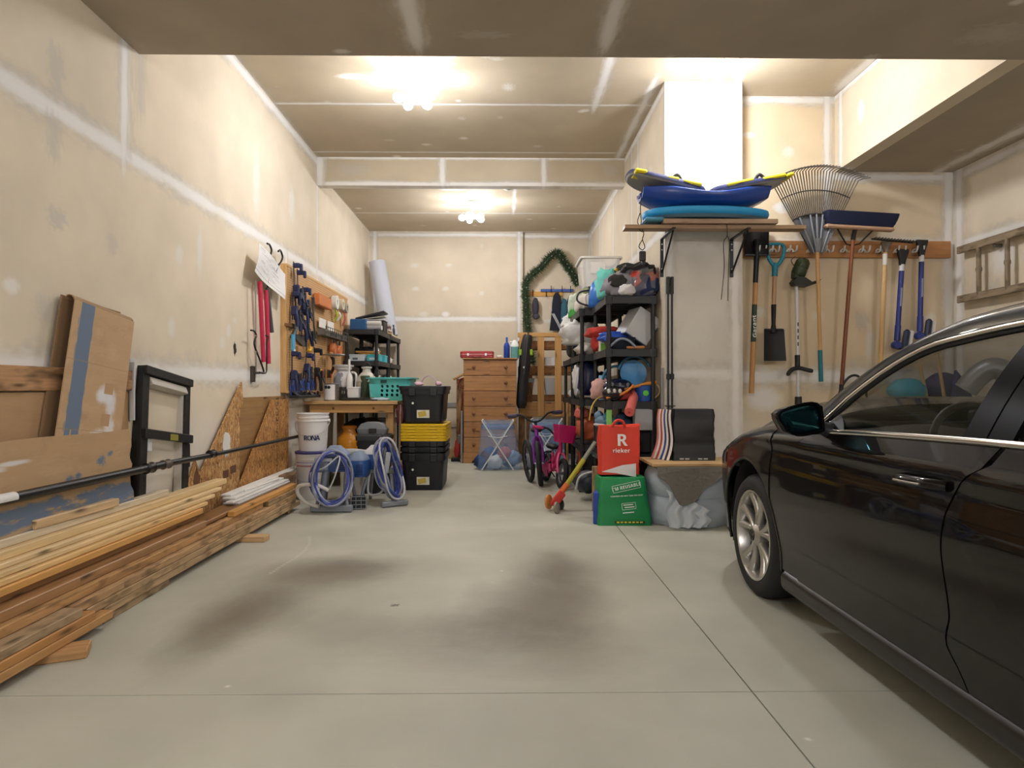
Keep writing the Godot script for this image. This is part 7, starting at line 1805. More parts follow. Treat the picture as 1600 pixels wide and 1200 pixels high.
	# ---- shopping bags
	var gr := T("green_bag", "green reusable shopping bag with white print standing on the floor", "shopping bag", Vector3(0.965, 0, -5.42))
	var rings := []
	var fn := FastNoiseLite.new()
	fn.frequency = 0.9
	for i in 11:
		var k := i / 10.0
		var rr := rrect(lerpf(0.43, 0.38, k), lerpf(0.34, 0.22, k), 0.035, 0.375 * k, Vector2(0.005 - 0.01 * k, 0), 4)
		for j in rr.size():
			rr[j] += Vector3(0, 0.012 * fn.get_noise_2d(j * 3.0, 7.0) * k, 0) + Vector3(rr[j].x, 0, rr[j].z).normalized() * 0.022 * fn.get_noise_3d(rr[j].x * 7, rr[j].y * 6, rr[j].z * 7)
		rings.append(rr)
	O(M.new().loft(rings, true, true, true, 180.0), "body", mat("0f8a4c", 0.55), gr)
	var wm := mat("e6ece8", 0.6)
	var place := func(nm: String, s: String, sz: float, x: float, y: float, a: float, ma: Material, st := 1.0) -> void:
		words(s, sz, nm, ma, gr, Vector3(x, y, lerpf(0.17, 0.11, y / 0.375) + 0.014), Vector3(-9, 0, a), true, st)
	place.call("lettering", "I'M REUSABLE", 0.026, 0.02, 0.305, 12.0, wm)
	place.call("lettering", "REMEMBER ME NEXT TIME YOU SHOP", 0.0105, 0.02, 0.235, 3.0, wm)
	for q in [[0.02, 0.305, 0.225, 0.055, 12.0], [0.035, 0.155, 0.11, 0.05, 6.0]]:
		var fr := M.new()
		for s in [-1.0, 1.0]:
			fr.box(Vector3(0, s * q[3] / 2, 0), Vector3(q[2], 0.003, 0.002), 0.0005)
			fr.box(Vector3(s * q[2] / 2, 0, 0), Vector3(0.003, q[3], 0.002), 0.0005)
		O(fr, "print_frame", wm, gr, Vector3(q[0], q[1], lerpf(0.17, 0.11, q[1] / 0.375) + 0.016), Vector3(-9, 0, q[4]))
	for q in [[0.03, 0.165, 0.08], [0.04, 0.147, 0.08], [0.03, 0.105, 0.09]]:
		O(M.new().box(V0, Vector3(q[2], 0.008, 0.002), 0.0005), "small_print", wm, gr, Vector3(q[0], q[1], lerpf(0.17, 0.11, q[1] / 0.375) + 0.015), Vector3(-9, 0, 5))
	O(M.new().box(V0, Vector3(0.24, 0.02, 0.002), 0.0005), "print_strip", mat("2a4a24", 0.6), gr, Vector3(0.04, 0.03, 0.178))
	for i in 7:
		O(M.new().box(V0, Vector3(0.022, 0.011, 0.002), 0.0005), "yellow_print", mat("d8cf3a", 0.6), gr, Vector3(-0.055 + i * 0.031, 0.03, 0.1795))
	var rd := T("red_bag", "red shopping bag with a white R logo standing on the green bag", "shopping bag", Vector3(0.945, 0.392, -5.46), 3)
	rings = []
	for i in 11:
		var k := i / 10.0
		var rr := rrect(lerpf(0.32, 0.335, k), lerpf(0.17, 0.1, k), 0.02, 0.4 * k, Vector2(0.012 * k, 0), 4)
		for j in rr.size():
			rr[j] += Vector3(0, (0.03 * fn.get_noise_2d(rr[j].x * 20.0, 3.0)) * k, 0) + Vector3(rr[j].x, 0, rr[j].z).normalized() * 0.016 * fn.get_noise_3d(rr[j].x * 6, rr[j].y * 5 + 9, rr[j].z * 6)
		rings.append(rr)
	O(M.new().loft(rings, true, true, true, 180.0), "body", mat("d8391f", 0.55), rd)
	words("R", 0.095, "logo", mat("ece6e4", 0.5), rd, Vector3(0.015, 0.28, 0.082), Vector3(-5, 0, 0), true, 1.15)
	words("rieker", 0.032, "lettering", mat("ece6e4", 0.5), rd, Vector3(0.01, 0.195, 0.09), Vector3(-5, 0, 0), true, 1.1)
	O(M.new().prism(PackedVector2Array([Vector2(-0.155, 0.025), Vector2(0.02, 0.078), Vector2(0.13, 0.09), Vector2(0.13, -0.02), Vector2(-0.03, 0.012)]), 0.004), "white_flash", mat("e3dcdd", 0.5), rd, Vector3(0.0, 0.0, 0.098), Vector3(-4, 0, 0))
	O(M.new().tube(curve([Vector3(-0.06, 0.39, 0.05), Vector3(-0.02, 0.44, 0.06), Vector3(0.03, 0.43, 0.06), Vector3(0.05, 0.38, 0.05)], 5), 0.012, 6), "handle", mat("c93420", 0.6), rd)
	# ---- tyres wrapped in plastic, carpet, plank, striped bag
	for i in 2:
		var ty := T("tyre_parcel", ["lower car tyre of the pair wrapped in clear plastic", "upper car tyre of the pair wrapped in clear plastic"][i], "tyre", Vector3(1.52, 0.01 + i * 0.225, -5.45), 0.0, "tyres wrapped in plastic")
		O(M.new().lathe([[0.2, 0.03], [0.27, 0.0], [0.31, 0.03], [0.325, 0.1], [0.31, 0.18], [0.27, 0.21], [0.2, 0.18], [0.2, 0.03]], 36), "tyre", mat("565d66", 0.8), ty)
		var skin: Array = []
		for k in 9:
			var y := -0.005 + k * 0.028
			var ring := []
			for j in 40:
				var a := TAU * j / 40
				var r := 0.318 + 0.03 * sin(PI * k / 8.0) + 0.02 * fn.get_noise_3d(cos(a) * 9, y * 22 + i * 50, sin(a) * 9)
				ring.append(Vector3(cos(a) * r, y, sin(a) * r))
			skin.append(ring)
		var fmat := StandardMaterial3D.new()
		fmat.albedo_color = Color(0.82, 0.87, 0.93, 0.62)
		fmat.transparency = BaseMaterial3D.TRANSPARENCY_ALPHA
		fmat.roughness = 0.28
		fmat.cull_mode = BaseMaterial3D.CULL_DISABLED
		O(M.new().loft(skin, true, true, true, 180.0), "plastic_wrap", fmat, ty)
	var wrap := O(M.new().sheet(func(u, v): return Vector3(-0.2 + 0.33 * u + 0.02 * sin(v * 8.0 + u * 3.0), 0.3 - 0.29 * v - 0.16 * u * (1.0 - v), 0.355 + 0.02 * sin(u * 21.0 + v * 4.0) + 0.02 * v), 26, 12, 0.002), "loose_plastic", mat("c9d1d9", 0.3), null, Vector3(1.46, 0.01, -5.45))
	tag(wrap, "crumpled loose white plastic drooping in front of the wrapped tyres", "plastic")
	var cm := mat("77736c", 1.0, 0.0, 0.8)
	tag(O(M.new().sheet(func(u, v): return Vector3(-0.33 + 0.66 * u, 0.0 - v * (0.05 + 0.24 * exp(-pow((u - 0.3) / (0.17 if u < 0.3 else 0.3), 2.0)) + 0.01 * sin(u * 31.0)), 0.36 + 0.01 * sin(u * 9.0) + 0.012 * v), 24, 8, 0.012).sheet(func(u, v): return Vector3(-0.33 + 0.66 * u, 0.004, 0.36 - 0.6 * v), 10, 6, 0.012), "carpet_scrap", cm, null, Vector3(1.52, 0.478, -5.45)), "grey carpet scrap draped over the wrapped tyres", "carpet")
	board("pale plank lying across the wrapped tyres under the striped bag", Vector3(1.16, 0.484, -5.12), Vector3(1.9, 0.51, -5.62), "c9a877", "pine", "")
	var zb := T("striped_bag", "black shopping bag with a white striped side standing on the plank", "shopping bag", Vector3(1.52, 0.511, -5.45), 0)
	rings = []
	for i in 9:
		var k := i / 8.0
		var rr := rrect(lerpf(0.36, 0.325, k), lerpf(0.26, 0.17, k), 0.02, 0.415 * k, Vector2(0.02 + 0.012 * k, 0), 4)
		for j in rr.size():
			rr[j] += Vector3(rr[j].x, 0, rr[j].z).normalized() * 0.035 * fn.get_noise_3d(rr[j].x * 14, rr[j].y * 9 + 30, rr[j].z * 14)
		rings.append(rr)
	O(M.new().loft(rings, true, true, true, 180.0), "body", mat("0e0d0f", 0.5, 0.0, 0.05), zb)
	var side := func(u: float, v: float) -> Vector3: return Vector3(lerpf(-0.185, -0.135, v) - 0.10 * u * (1.0 - 0.45 * v) + 0.02 * sin(v * 5.0), 0.41 * v, lerpf(0.135, 0.09, v) - 0.2 * u)
	var cols := ["e3dfdc", "26262b", "e3dfdc", "2b4a86", "e3dfdc", "b5453f", "e3dfdc", "c97a70"]
	for i in 8:
		O(M.new().sheet(func(u, v): return side.call((i + u) / 8.0, v), 2, 10, 0.004), "stripe", mat(cols[i], 0.55), zb)
	for i in 4:
		O(M.new().box(Vector3(-0.08 + i * 0.045 + (0.06 if i > 1 else 0.0), 0.014, 0.132), Vector3(0.034, 0.01, 0.002), 0.0004), "small_print", mat("b9b7b5", 0.5), zb)
	# ---- pier fittings
	for i in 2:
		tag(O(M.new().cyl(Vector3(0, 0.0, 0), Vector3(0, 1.2, 0), 0.009, 8).cyl(Vector3(0, 0.06, 0), Vector3(0, 0.065, 0), 0.03, 10).cyl(Vector3(0, 1.05, 0), Vector3(0, 1.2, 0), 0.016, 8).box(Vector3(0, 0.32, 0.004), Vector3(0.035, 0.05, 0.02), 0.006), "ski_pole", mat("1a1b1e", 0.45), null, Vector3(1.452 + i * 0.034, 0.88, -5.8)), ["black pole hanging at the pier's left edge, nearer the shelves", "black pole hanging at the pier's left edge, nearer the tools"][i], "pole", "black poles on the pier")
	tag(O(M.new().cyl(Vector3(0, 0.0, 0), Vector3(0, 1.28, 0), 0.012, 8), "metal_pole", mat("8e8d8b", 0.4, 0.5), null, Vector3(1.41, 0.0, -5.86)), "slim grey metal pole standing in the corner beside the near shelf unit", "pole")


func tool_side() -> void:
	# ---- ledger board with hooks
	var lb := T("tool_rail", "long varnished wood board with white hooks fixed along the tool wall", "tool rail", Vector3(3.155, 2.385, -6.08))
	O(M.new().box(V0, Vector3(2.0, 0.155, 0.038), 0.004), "board", wood("c08a58", "pine"), lb)
	for x in [2.36, 2.48, 2.64, 2.83, 2.975, 3.14, 3.31, 3.47, 3.64, 3.81]:
		var k := M.new()
		k.tube(curve([Vector3(x - 3.18, -0.03, 0.02), Vector3(x - 3.18, -0.035, 0.08), Vector3(x - 3.18, -0.02, 0.1), Vector3(x - 3.18, 0.015, 0.11)], 4), 0.008, 7)
		k.tube(curve([Vector3(x - 3.12, -0.03, 0.02), Vector3(x - 3.12, -0.035, 0.08), Vector3(x - 3.12, -0.02, 0.1), Vector3(x - 3.12, 0.015, 0.11)], 4), 0.008, 7)
		k.tube(arc(Vector3(x - 3.15, -0.03, 0.03), 0.03, 0, 180, 10), 0.008, 7)
		O(k, "hook", mat("dcdad6", 0.35), lb)
	var z := -5.99
	# ---- black shovel hung blade up
	var sh := T("shovel", "black-bladed shovel with a wooden handle hanging blade up at the left of the rail", "shovel", Vector3(2.3, 0, z))
	var bk := mat("17171a", 0.4, 0.3)
	O(M.new().sheet(func(u, v): return Vector3(-0.115 + 0.23 * u + 0.015 * (v - 0.5) * (u * 2.0 - 1.0), 2.31 + 0.33 * v, 0.035 - 0.05 * sin(PI * u) - 0.02 * v), 10, 6, 0.005).tube([Vector3(0.01, 2.46, 0.0), Vector3(0.008, 2.31, 0.01), Vector3(0.0, 2.06, 0.0)], [0.016, 0.025, 0.022], 10).box(Vector3(0.05, 2.31, 0.015), Vector3(0.12, 0.02, 0.025), 0.004).box(Vector3(-0.06, 2.31, 0.015), Vector3(0.1, 0.02, 0.025), 0.004), "blade", bk, sh)
	O(M.new().cyl(Vector3(0.0, 2.06, 0.0), Vector3(-0.04, 1.05, 0.0), 0.021, 14, 0.023), "handle", wood("cf9f6a", "pine"), sh)
	O(M.new().cyl(Vector3(-0.008, 1.86, 0.0), Vector3(-0.022, 1.52, 0.0), 0.0225, 14), "label_band", mat("1f3a30", 0.5), sh)
	words("Garant", 0.034, "lettering", mat("d9dcd8", 0.5), sh, Vector3(-0.018, 1.66, 0.0225), Vector3(0, 0, 92), true, 1.3)
	# ---- spade with D handle
	var sp := T("spade", "small black spade with a teal D-shaped grip hanging second on the rail", "spade", Vector3(2.47, 0, z))
	O(M.new().tube(curve([Vector3(0.012, 2.2, 0), Vector3(-0.04, 2.27, 0), Vector3(-0.062, 2.35, 0), Vector3(-0.05, 2.405, 0), Vector3(0.02, 2.415, 0), Vector3(0.085, 2.4, 0), Vector3(0.092, 2.34, 0), Vector3(0.065, 2.26, 0), Vector3(0.012, 2.2, 0)], 4), 0.018, 8).cyl(Vector3(0.012, 2.24, 0), Vector3(0.006, 2.12, 0), 0.026, 12), "grip", mat("1a7f95", 0.45), sp)
	O(M.new().cyl(Vector3(0.006, 2.13, 0), Vector3(-0.005, 1.8, 0), 0.019, 12), "shaft", wood("c8a27c", "plain_wood"), sp)
	O(M.new().tube([Vector3(-0.003, 1.86, 0), Vector3(-0.008, 1.68, 0.008), Vector3(-0.01, 1.6, 0.01)], [0.023, 0.018, 0.03], 10).sheet(func(u, v): return Vector3(-0.1 + 0.185 * u + 0.01 * v * (2.0 * u - 1.0), 1.63 - 0.285 * v, 0.02 - 0.022 * sin(PI * u) + 0.02 * v), 8, 6, 0.005).box(Vector3(-0.06, 1.63, 0.015), Vector3(0.07, 0.018, 0.02), 0.004).box(Vector3(0.045, 1.63, 0.015), Vector3(0.07, 0.018, 0.02), 0.004), "blade", mat("1b1b1d", 0.55, 0.3), sp)
	# ---- string trimmer
	var tr := T("string_trimmer", "string trimmer with a dark green head hanging head up third on the rail", "trimmer", Vector3(2.68, 0, z))
	O(M.new().lathe([[0, -0.09], [0.05, -0.09], [0.064, -0.07], [0.064, -0.02], [0.058, -0.015], [0.064, 0.0], [0.062, 0.05], [0.045, 0.075], [0, 0.08]], 20, Vector3(0.03, 2.2, 0.02), Vector3(0, 0, -22)), "motor_head", mat("2d3a1e", 0.45), tr)
	O(M.new().box(Vector3(-0.02, 2.12, 0.02), Vector3(0.07, 0.08, 0.07), 0.02), "gear_box", mat("26301b", 0.5), tr)
	O(M.new().prism(PackedVector2Array([Vector2(-0.06, 2.06), Vector2(-0.02, 2.11), Vector2(0.05, 2.1), Vector2(0.11, 2.06), Vector2(0.2, 2.085), Vector2(0.15, 2.045), Vector2(0.08, 2.02), Vector2(-0.04, 2.03)]), 0.1, 0.008), "guard", mat("14160f", 0.5), tr, Vector3(0, 0, 0.02))
	O(M.new().cyl(Vector3(-0.004, 2.06, 0.0), Vector3(0.012, 1.0, 0.0), 0.015, 12), "shaft", mat("d5d5d4", 0.35), tr)
	for i in 4:
		O(M.new().box(Vector3(0.004, 1.68 - i * 0.06, 0.0155), Vector3(0.012, 0.035, 0.002), 0.0005), "shaft_mark", mat("3b4c45", 0.5), tr)
	O(M.new().cyl(Vector3(0.004, 1.4, 0), Vector3(0.005, 1.28, 0), 0.023, 12).tube(curve([Vector3(-0.11, 1.215, 0.05), Vector3(-0.06, 1.265, 0.03), Vector3(0.005, 1.28, 0.025), Vector3(0.07, 1.265, 0.03), Vector3(0.125, 1.25, 0.05)], 5), [0.012, 0.018, 0.02, 0.02, 0.02, 0.02, 0.02, 0.02, 0.02, 0.02, 0.02, 0.02, 0.02, 0.02, 0.02, 0.02, 0.02, 0.02, 0.02, 0.018, 0.012], 8), "side_handle", mat("16161a", 0.5), tr)
	O(M.new().cyl(Vector3(0.011, 1.02, 0), Vector3(0.013, 0.85, 0), 0.03, 12, 0.035), "rear_grip", mat("18181b", 0.5), tr)
	O(M.new().tube(curve([Vector3(-0.02, 2.3, 0.02), Vector3(-0.06, 2.26, 0.02), Vector3(-0.03, 2.2, 0.03)], 5), 0.004, 5), "hang_cord", mat("2b2b2b", 0.6), tr)
	# ---- leaf rake
	var rk := T("leaf_rake", "wide grey leaf rake with fanned tines hanging tines up on the rail", "rake", Vector3(2.82, 0, -5.9))
	var gm := mat("5d6066", 0.5)
	var hub := Vector2(0.0, 2.22)
	var dirs := []
	for i in 31:
		dirs.append(deg_to_rad(lerpf(118.0, 62.0, i / 30.0) + 1.0))
	for i in 31:
		var a: float = dirs[i]
		var d := Vector3(cos(a), sin(a), 0)
		var s := (i - 15.0) / 15.0
		var p0 := Vector3(hub.x, hub.y, 0)
		var curl := Vector3(0.055 * (1.0 if s > -0.55 else 0.9), -0.005 - 0.02 * maxf(0.0, s), 0.07)
		O(M.new().tube([p0 + d * 0.43, p0 + d * 0.62, p0 + d * 0.84, p0 + d * 0.865 + curl * 0.35, p0 + d * 0.875 + curl], 0.0054, 5), "tine", mat("57514b", 0.45, 0.4), rk)
	var fan := func(r0: float, r1: float, nm: String, z0: float) -> void:
		O(M.new().sheet(func(u, v):
			var a := deg_to_rad(lerpf(118.5, 62.0, u) + 1.0)
			return Vector3(cos(a), sin(a), 0) * lerpf(r0, r1, v) + Vector3(0, 2.22, z0 - 0.02 * sin(PI * u)), 20, 3, 0.006), nm, gm, rk)
	fan.call(0.1, 0.455, "fan_plate", 0.012)
	fan.call(0.12, 0.3, "fan_root", 0.03)
	for q in [[0.447, 0.006], [0.66, 0.005]]:
		var pts := []
		for i in 21:
			var a := deg_to_rad(lerpf(118.5, 62.5, i / 20.0) + 1.0)
			pts.append(Vector3(cos(a), sin(a), 0) * q[0] + Vector3(0, 2.22, 0.012))
		O(M.new().tube(pts, q[1], 6), "cross_bar", mat("45423f", 0.4, 0.5), rk)
	for i in [4, 11, 15, 19, 26]:
		var a: float = dirs[i]
		O(M.new().cyl(Vector3(cos(a) * 0.1, 2.22 + sin(a) * 0.1, 0.03), Vector3(cos(a) * 0.44, 2.22 + sin(a) * 0.44, 0.018), 0.008, 6), "rib", mat("7d8188", 0.45), rk)
	O(M.new().cyl(Vector3(0.0, 2.44, 0.015), Vector3(0.0, 2.34, 0.01), 0.035, 12, 0.022), "socket", mat("74777d", 0.5), rk)
	O(M.new().cyl(Vector3(0.0, 2.37, 0.01), Vector3(0.03, 1.42, 0.0), 0.016, 12), "handle", wood("dcb27a", "pine"), rk)
	O(M.new().cyl(Vector3(0.029, 1.44, 0.0), Vector3(0.037, 1.155, 0.0), 0.0195, 12), "grip", mat("14707c", 0.5), rk)
	# ---- push broom
	var pb := T("push_broom", "push broom with a navy bristle head and reddish handle hanging on the rail", "broom", Vector3(3.15, 0, -5.96))
	O(M.new().box(Vector3(0.04, 2.535, 0.09), Vector3(0.62, 0.035, 0.07), 0.012, Vector3(0, 0, -3)), "wood_block", wood("c9a58a", "plain_wood"), pb)
	var br := M.new()
	br.loft([rrect(0.58, 0.06, 0.02, 0.0), rrect(0.64, 0.1, 0.03, 0.06), rrect(0.66, 0.12, 0.03, 0.115)])
	O(br, "bristle_core", mat("0d1738", 0.85), pb, Vector3(0.05, 2.552, 0.09), Vector3(0, 0, -3))
	var bs := M.new()
	rng.seed = 19
	bs.st.set_smooth_group(-1)
	for i in 2600:
		var u := rng.randf_range(-1, 1)
		var v := rng.randf_range(-1, 1)
		var p := Vector3(u * 0.3, 0.02, v * 0.035)
		var q := Vector3(u * 0.332, 0.118 + rng.randf_range(-0.006, 0.008), v * 0.063)
		bs.tint = Color(0.004, 0.012, 0.07).lerp(Color(0.015, 0.035, 0.15), rng.randf())
		bs.tri(p - Vector3(0.0013, 0, 0), p + Vector3(0.0013, 0, 0), q, Vector2.ZERO, Vector2.ONE, Vector2.ONE)
	var bm := StandardMaterial3D.new()
	bm.vertex_color_use_as_albedo = true
	bm.roughness = 0.6
	bm.cull_mode = BaseMaterial3D.CULL_DISABLED
	var bo := O(bs, "bristles", bm, pb, Vector3(0.05, 2.552, 0.09), Vector3(0, 0, -3))
	bo.set_meta("kind", "stuff")
	O(M.new().cyl(Vector3(0.01, 2.53, 0.08), Vector3(0.005, 2.44, 0.05), 0.02, 12), "socket", mat("1b1a1a", 0.5), pb)
	O(M.new().cyl(Vector3(0.006, 2.46, 0.05), Vector3(-0.078, 1.1, 0.0), 0.0175, 12), "handle", wood("8a4f2c", "plain_wood"), pb)
	O(M.new().cyl(Vector3(-0.0765, 1.13, 0.0), Vector3(-0.088, 0.93, 0.0), 0.0195, 12), "grip", mat("1a1818", 0.6), pb)
	for s in [-1.0, 1.0]:
		O(M.new().tube([Vector3(0.01 + s * 0.165, 2.525, 0.09), Vector3(s * 0.06, 2.4, 0.055), Vector3(0.0, 2.385, 0.045)], 0.007, 6), "brace", mat("1e1c1b", 0.4, 0.4), pb)
	# ---- garden rake
	var gr := T("garden_rake", "steel bow rake with a pale handle hanging teeth outward on the rail", "rake", Vector3(3.48, 0, z))
	O(M.new().box(Vector3(0.02, 2.425, 0.1), Vector3(0.38, 0.018, 0.012), 0.003, Vector3(0, 0, -5)), "head_bar", mat("35302c", 0.45, 0.5), gr)
	for i in 14:
		O(M.new().box(Vector3(-0.16 + i * 0.0277, 2.44 - i * 0.0024, 0.14), Vector3(0.007, 0.01, 0.075), 0.002), "tooth", mat("35302c", 0.45, 0.5), gr)
	O(M.new().lathe([[0, -0.05], [0.022, -0.05], [0.03, 0.0], [0.05, 0.03], [0.04, 0.05], [0, 0.055]], 16, Vector3(0.0, 2.385, 0.04)), "ferrule", mat("8b847a", 0.35, 0.7), gr)
	O(M.new().cyl(Vector3(0.0, 2.35, 0.03), Vector3(-0.035, 1.22, 0.0), 0.018, 12, 0.022), "handle", wood("ddbb85", "pine"), gr)
	O(M.new().cyl(Vector3(-0.002, 2.32, 0.028), Vector3(-0.003, 2.22, 0.027), 0.0205, 12), "white_collar", mat("d9d6cf", 0.4), gr)
	# ---- snow brushes
	for i in 2:
		var sb := T("snow_brush", ["blue snow brush hanging lower, nearer the bow rake", "blue snow brush hanging higher, nearer the corner of the room"][i], "snow brush", Vector3([3.66, 3.835][i], [2.37, 2.455][i], z), 0.0, "snow brushes on the rail")
		sb.rotation_degrees = Vector3(0, 0, [-4.0, -1.5][i])
		var nv := mat("1c2a74", 0.4)
		var dk := mat("1a1b20", 0.5)
		O(M.new().loft([rrect(0.05, 0.03, 0.01, -0.15), rrect(0.06, 0.035, 0.01, -0.1), rrect(0.1, 0.035, 0.01, -0.03), rrect(0.108, 0.03, 0.008, 0.0)]), "scraper", dk, sb)
		O(M.new().cyl(Vector3(0, -0.14, 0), Vector3(0, -0.2, 0), 0.022, 14), "white_collar", mat("d8d9dc", 0.4), sb)
		O(M.new().cyl(Vector3(0, -0.2, 0), Vector3(0, -0.72, 0), 0.022, 14), "tube", nv, sb)
		O(M.new().box(Vector3(0.0, -0.44, 0.0215), Vector3(0.014, 0.17, 0.003), 0.001), "silver_print", mat("8f97b4", 0.4), sb)
		O(M.new().cyl(Vector3(0, -0.7, 0), Vector3(0, -0.84, 0), 0.026, 14), "clamp", nv, sb)
		O(M.new().lathe([[0, -0.03], [0.034, -0.03], [0.038, 0.0], [0.034, 0.03], [0, 0.03]], 16, Vector3(-0.005, -0.88, 0), Vector3(90, 0, 0)), "pivot", mat("26357f", 0.4), sb)
		O(M.new().box(Vector3(0.075, -0.87 if i == 0 else -0.83, 0.0), Vector3(0.06, 0.28 if i == 0 else 0.22, 0.05), 0.02, Vector3(0, 0, -6)).box(Vector3(0.03, -0.89, 0), Vector3(0.07, 0.06, 0.04), 0.015), "brush_head", mat("1a2440", 0.5), sb)
		O(M.new().box(Vector3(0.118, -0.87 if i == 0 else -0.83, 0.0), Vector3(0.035, 0.26 if i == 0 else 0.17, 0.035), 0.006, Vector3(0, 0, -6)), "white_blade", mat("d2d0cc", 0.5), sb)
	# ---- ladder on the right wall
	var ld := T("ladder", "weathered wooden ladder hung sideways on the right wall", "ladder", Vector3(4.12, 0, 0))
	var lw := wood("a59681", "rough")
	for y in [2.345, 1.9]:
		O(M.new().box(Vector3(0, y, -4.2), Vector3(0.025, 0.065, 3.45), 0.004), "rail", lw, ld)
	for k in 9:
		O(M.new().lathe([[0.014, 0.0], [0.019, 0.03], [0.019, 0.2], [0.025, 0.215], [0.025, 0.235], [0.019, 0.25], [0.018, 0.41], [0.014, 0.44]], 10, Vector3(0, 1.902, -5.66 + k * 0.325)), "rung", lw, ld)
	for z2 in [-5.5, -3.2]:
		O(M.new().box(Vector3(0.045, 2.3, z2), Vector3(0.07, 0.03, 0.03), 0.004), "wall_hook", mat("6b6760", 0.5, 0.4), ld)
	# ---- things beyond the car, seen over it and through its windows
	tag(O(M.new().tube(curve([Vector3(-0.1, -0.4, 0), Vector3(-0.08, -0.1, 0), Vector3(0.0, 0.06, 0), Vector3(0.09, 0.09, 0), Vector3(0.16, 0.0, 0), Vector3(0.2, -0.25, 0)], 6), 0.011, 8), "black_hose", mat("1a1a1c", 0.5), null, Vector3(3.12, 1.12, -5.95)), "black hose arching up behind the car beside the broom's grip", "hose")
	board("long wood plank shelf behind the car by the tool wall", Vector3(2.9, 0.93, -5.55), Vector3(4.12, 0.98, -5.85), "a98c60", "pine", "")
	for x in [2.95, 4.07]:
		board("wood leg under the plank shelf behind the car, %s" % ["nearer the pier" if x < 3 else "nearer the corner"][0], Vector3(x - 0.04, 0, -5.58), Vector3(x + 0.04, 0.929, -5.8), "a08258", "pine", "plank shelf legs")
	tag(O(M.new().blob(Vector3(0, 0.1, 0), Vector3(0.16, 0.11, 0.13), 0.08, 0.2, 3, 11), "teal_bag", mat("3d9fb5", 0.5), null, Vector3(3.5, 0.975, -5.68)), "rounded teal bag on the plank behind the car", "bag")
	tag(O(M.new().blob(Vector3(0, 0.13, 0), Vector3(0.16, 0.13, 0.12), 0.1, 0.2, 6, 11), "navy_bag", mat("2b3565", 0.6), null, Vector3(3.84, 0.975, -5.72)), "dark navy bag on the plank behind the car", "bag")
	tag(O(M.new().prism(PackedVector2Array([Vector2(-0.1, 0.0), Vector2(0.08, 0.0), Vector2(0.06, 0.12), Vector2(-0.06, 0.27)]), 0.04, 0.004), "indigo_fin", mat("343a78", 0.5), null, Vector3(3.93, 0.98, -5.6)), "pointed indigo plastic piece on the plank behind the car", "plastic piece")
	for i in 2:
		tag(O(M.new().cyl(Vector3(0, 0, 0), Vector3(-0.05, 0.32 + 0.1 * i, -0.03), 0.014, 8), "wood_stake", wood("d2b581", "pine"), null, Vector3([3.63, 3.78][i], 0.98, -5.6)), ["pale stick leaning on the plank by the teal bag", "pale stick leaning on the plank by the navy bag"][i], "stick", "sticks behind the car")
	var du := M.new()
	var dp := []
	var dr := []
	for i in 60:
		var k := i / 59.0
		dp.append(Vector3(0.25 * k, 0.18 * sin(k * 2.6) , 0.2 * k))
		dr.append(0.085 + 0.006 * (i % 2))
	du.tube(dp, dr, 16)
	tag(O(du, "vent_duct", mat("9a9c9c", 0.4, 0.4), null, Vector3(3.85, 1.08, -5.45)), "ribbed grey flexible duct behind the car near the corner", "duct")
	# ---- wall shelf on the pier with boards and sled
	var ws := T("wall_shelf", "bracket shelf of two planks on the pier's face, loaded with boards", "shelf", Vector3(1.76, 2.45, -5.6))
	O(M.new().box(Vector3(0.0, -0.012, 0.1), Vector3(1.51, 0.032, 0.12), 0.003), "plank", wood("a98c6c", "plain_wood"), ws)
	O(M.new().box(Vector3(0.03, 0.025, 0.06), Vector3(0.95, 0.038, 0.28), 0.003), "plank", wood("a58a72", "plain_wood"), ws)
	for x in [-0.36, 0.26]:
		var b := M.new()
		b.box(Vector3(x, -0.2, -0.212), Vector3(0.03, 0.34, 0.012), 0.002)
		b.box(Vector3(x, -0.034, 0.0), Vector3(0.03, 0.012, 0.42), 0.002)
		b.tube([Vector3(x, -0.33, -0.2), Vector3(x, -0.05, 0.17)], 0.009, 6)
		var o := O(b, "bracket", mat("17181b", 0.4, 0.3), ws)
		for y in [-0.08, -0.13, -0.3]:
			O(M.new().lathe([[0, 0], [0.007, 0], [0.005, 0.004], [0, 0.005]], 8, Vector3(x, y, -0.2055), Vector3(90, 0, 0)), "screw", mat("c9c9c6", 0.3, 0.7), o)
	var kb := T("kneeboard", "bright blue foam kneeboard lying flat on the pier shelf", "board", Vector3(1.715, 2.51, -5.58))
	var outline := func(w0: float, s: float) -> Array:
		var ring := []
		for i in 40:
			var a := TAU * i / 40
			var x := cos(a)
			ring.append(Vector3(signf(x) * pow(absf(x), 0.8) * (0.535 - s) + 0.0, w0, signf(sin(a)) * pow(absf(sin(a)), 0.75) * (0.24 - s) * (1.0 - 0.25 * maxf(0.0, x))))
		return ring
	O(M.new().loft([outline.call(0.0, 0.06), outline.call(0.025, 0.01), outline.call(0.05, 0.0), outline.call(0.075, 0.005), outline.call(0.085, 0.03)]), "foam_deck", mat("1c8fc9", 0.5), kb)
	O(M.new().loft([outline.call(0.0855, 0.08), outline.call(0.09, 0.09)]), "pale_pad", mat("7cc4d6", 0.5), kb)
	O(M.new().loft([outline.call(-0.003, 0.05), outline.call(0.018, 0.016)]), "grey_base", mat("5c7f93", 0.5), kb)
	var kb2 := O(M.new().box(V0, Vector3(0.16, 0.035, 0.36), 0.012), "swim_board", mat("3c7893", 0.5), null, Vector3(1.245, 2.492, -5.58))
	tag(kb2, "short slate blue board end under the kneeboard's left tip", "board")
	var sl := T("plastic_sled", "deep blue moulded plastic sled lying on the kneeboard", "sled", Vector3(1.69, 2.602, -5.58))
	var sr := []
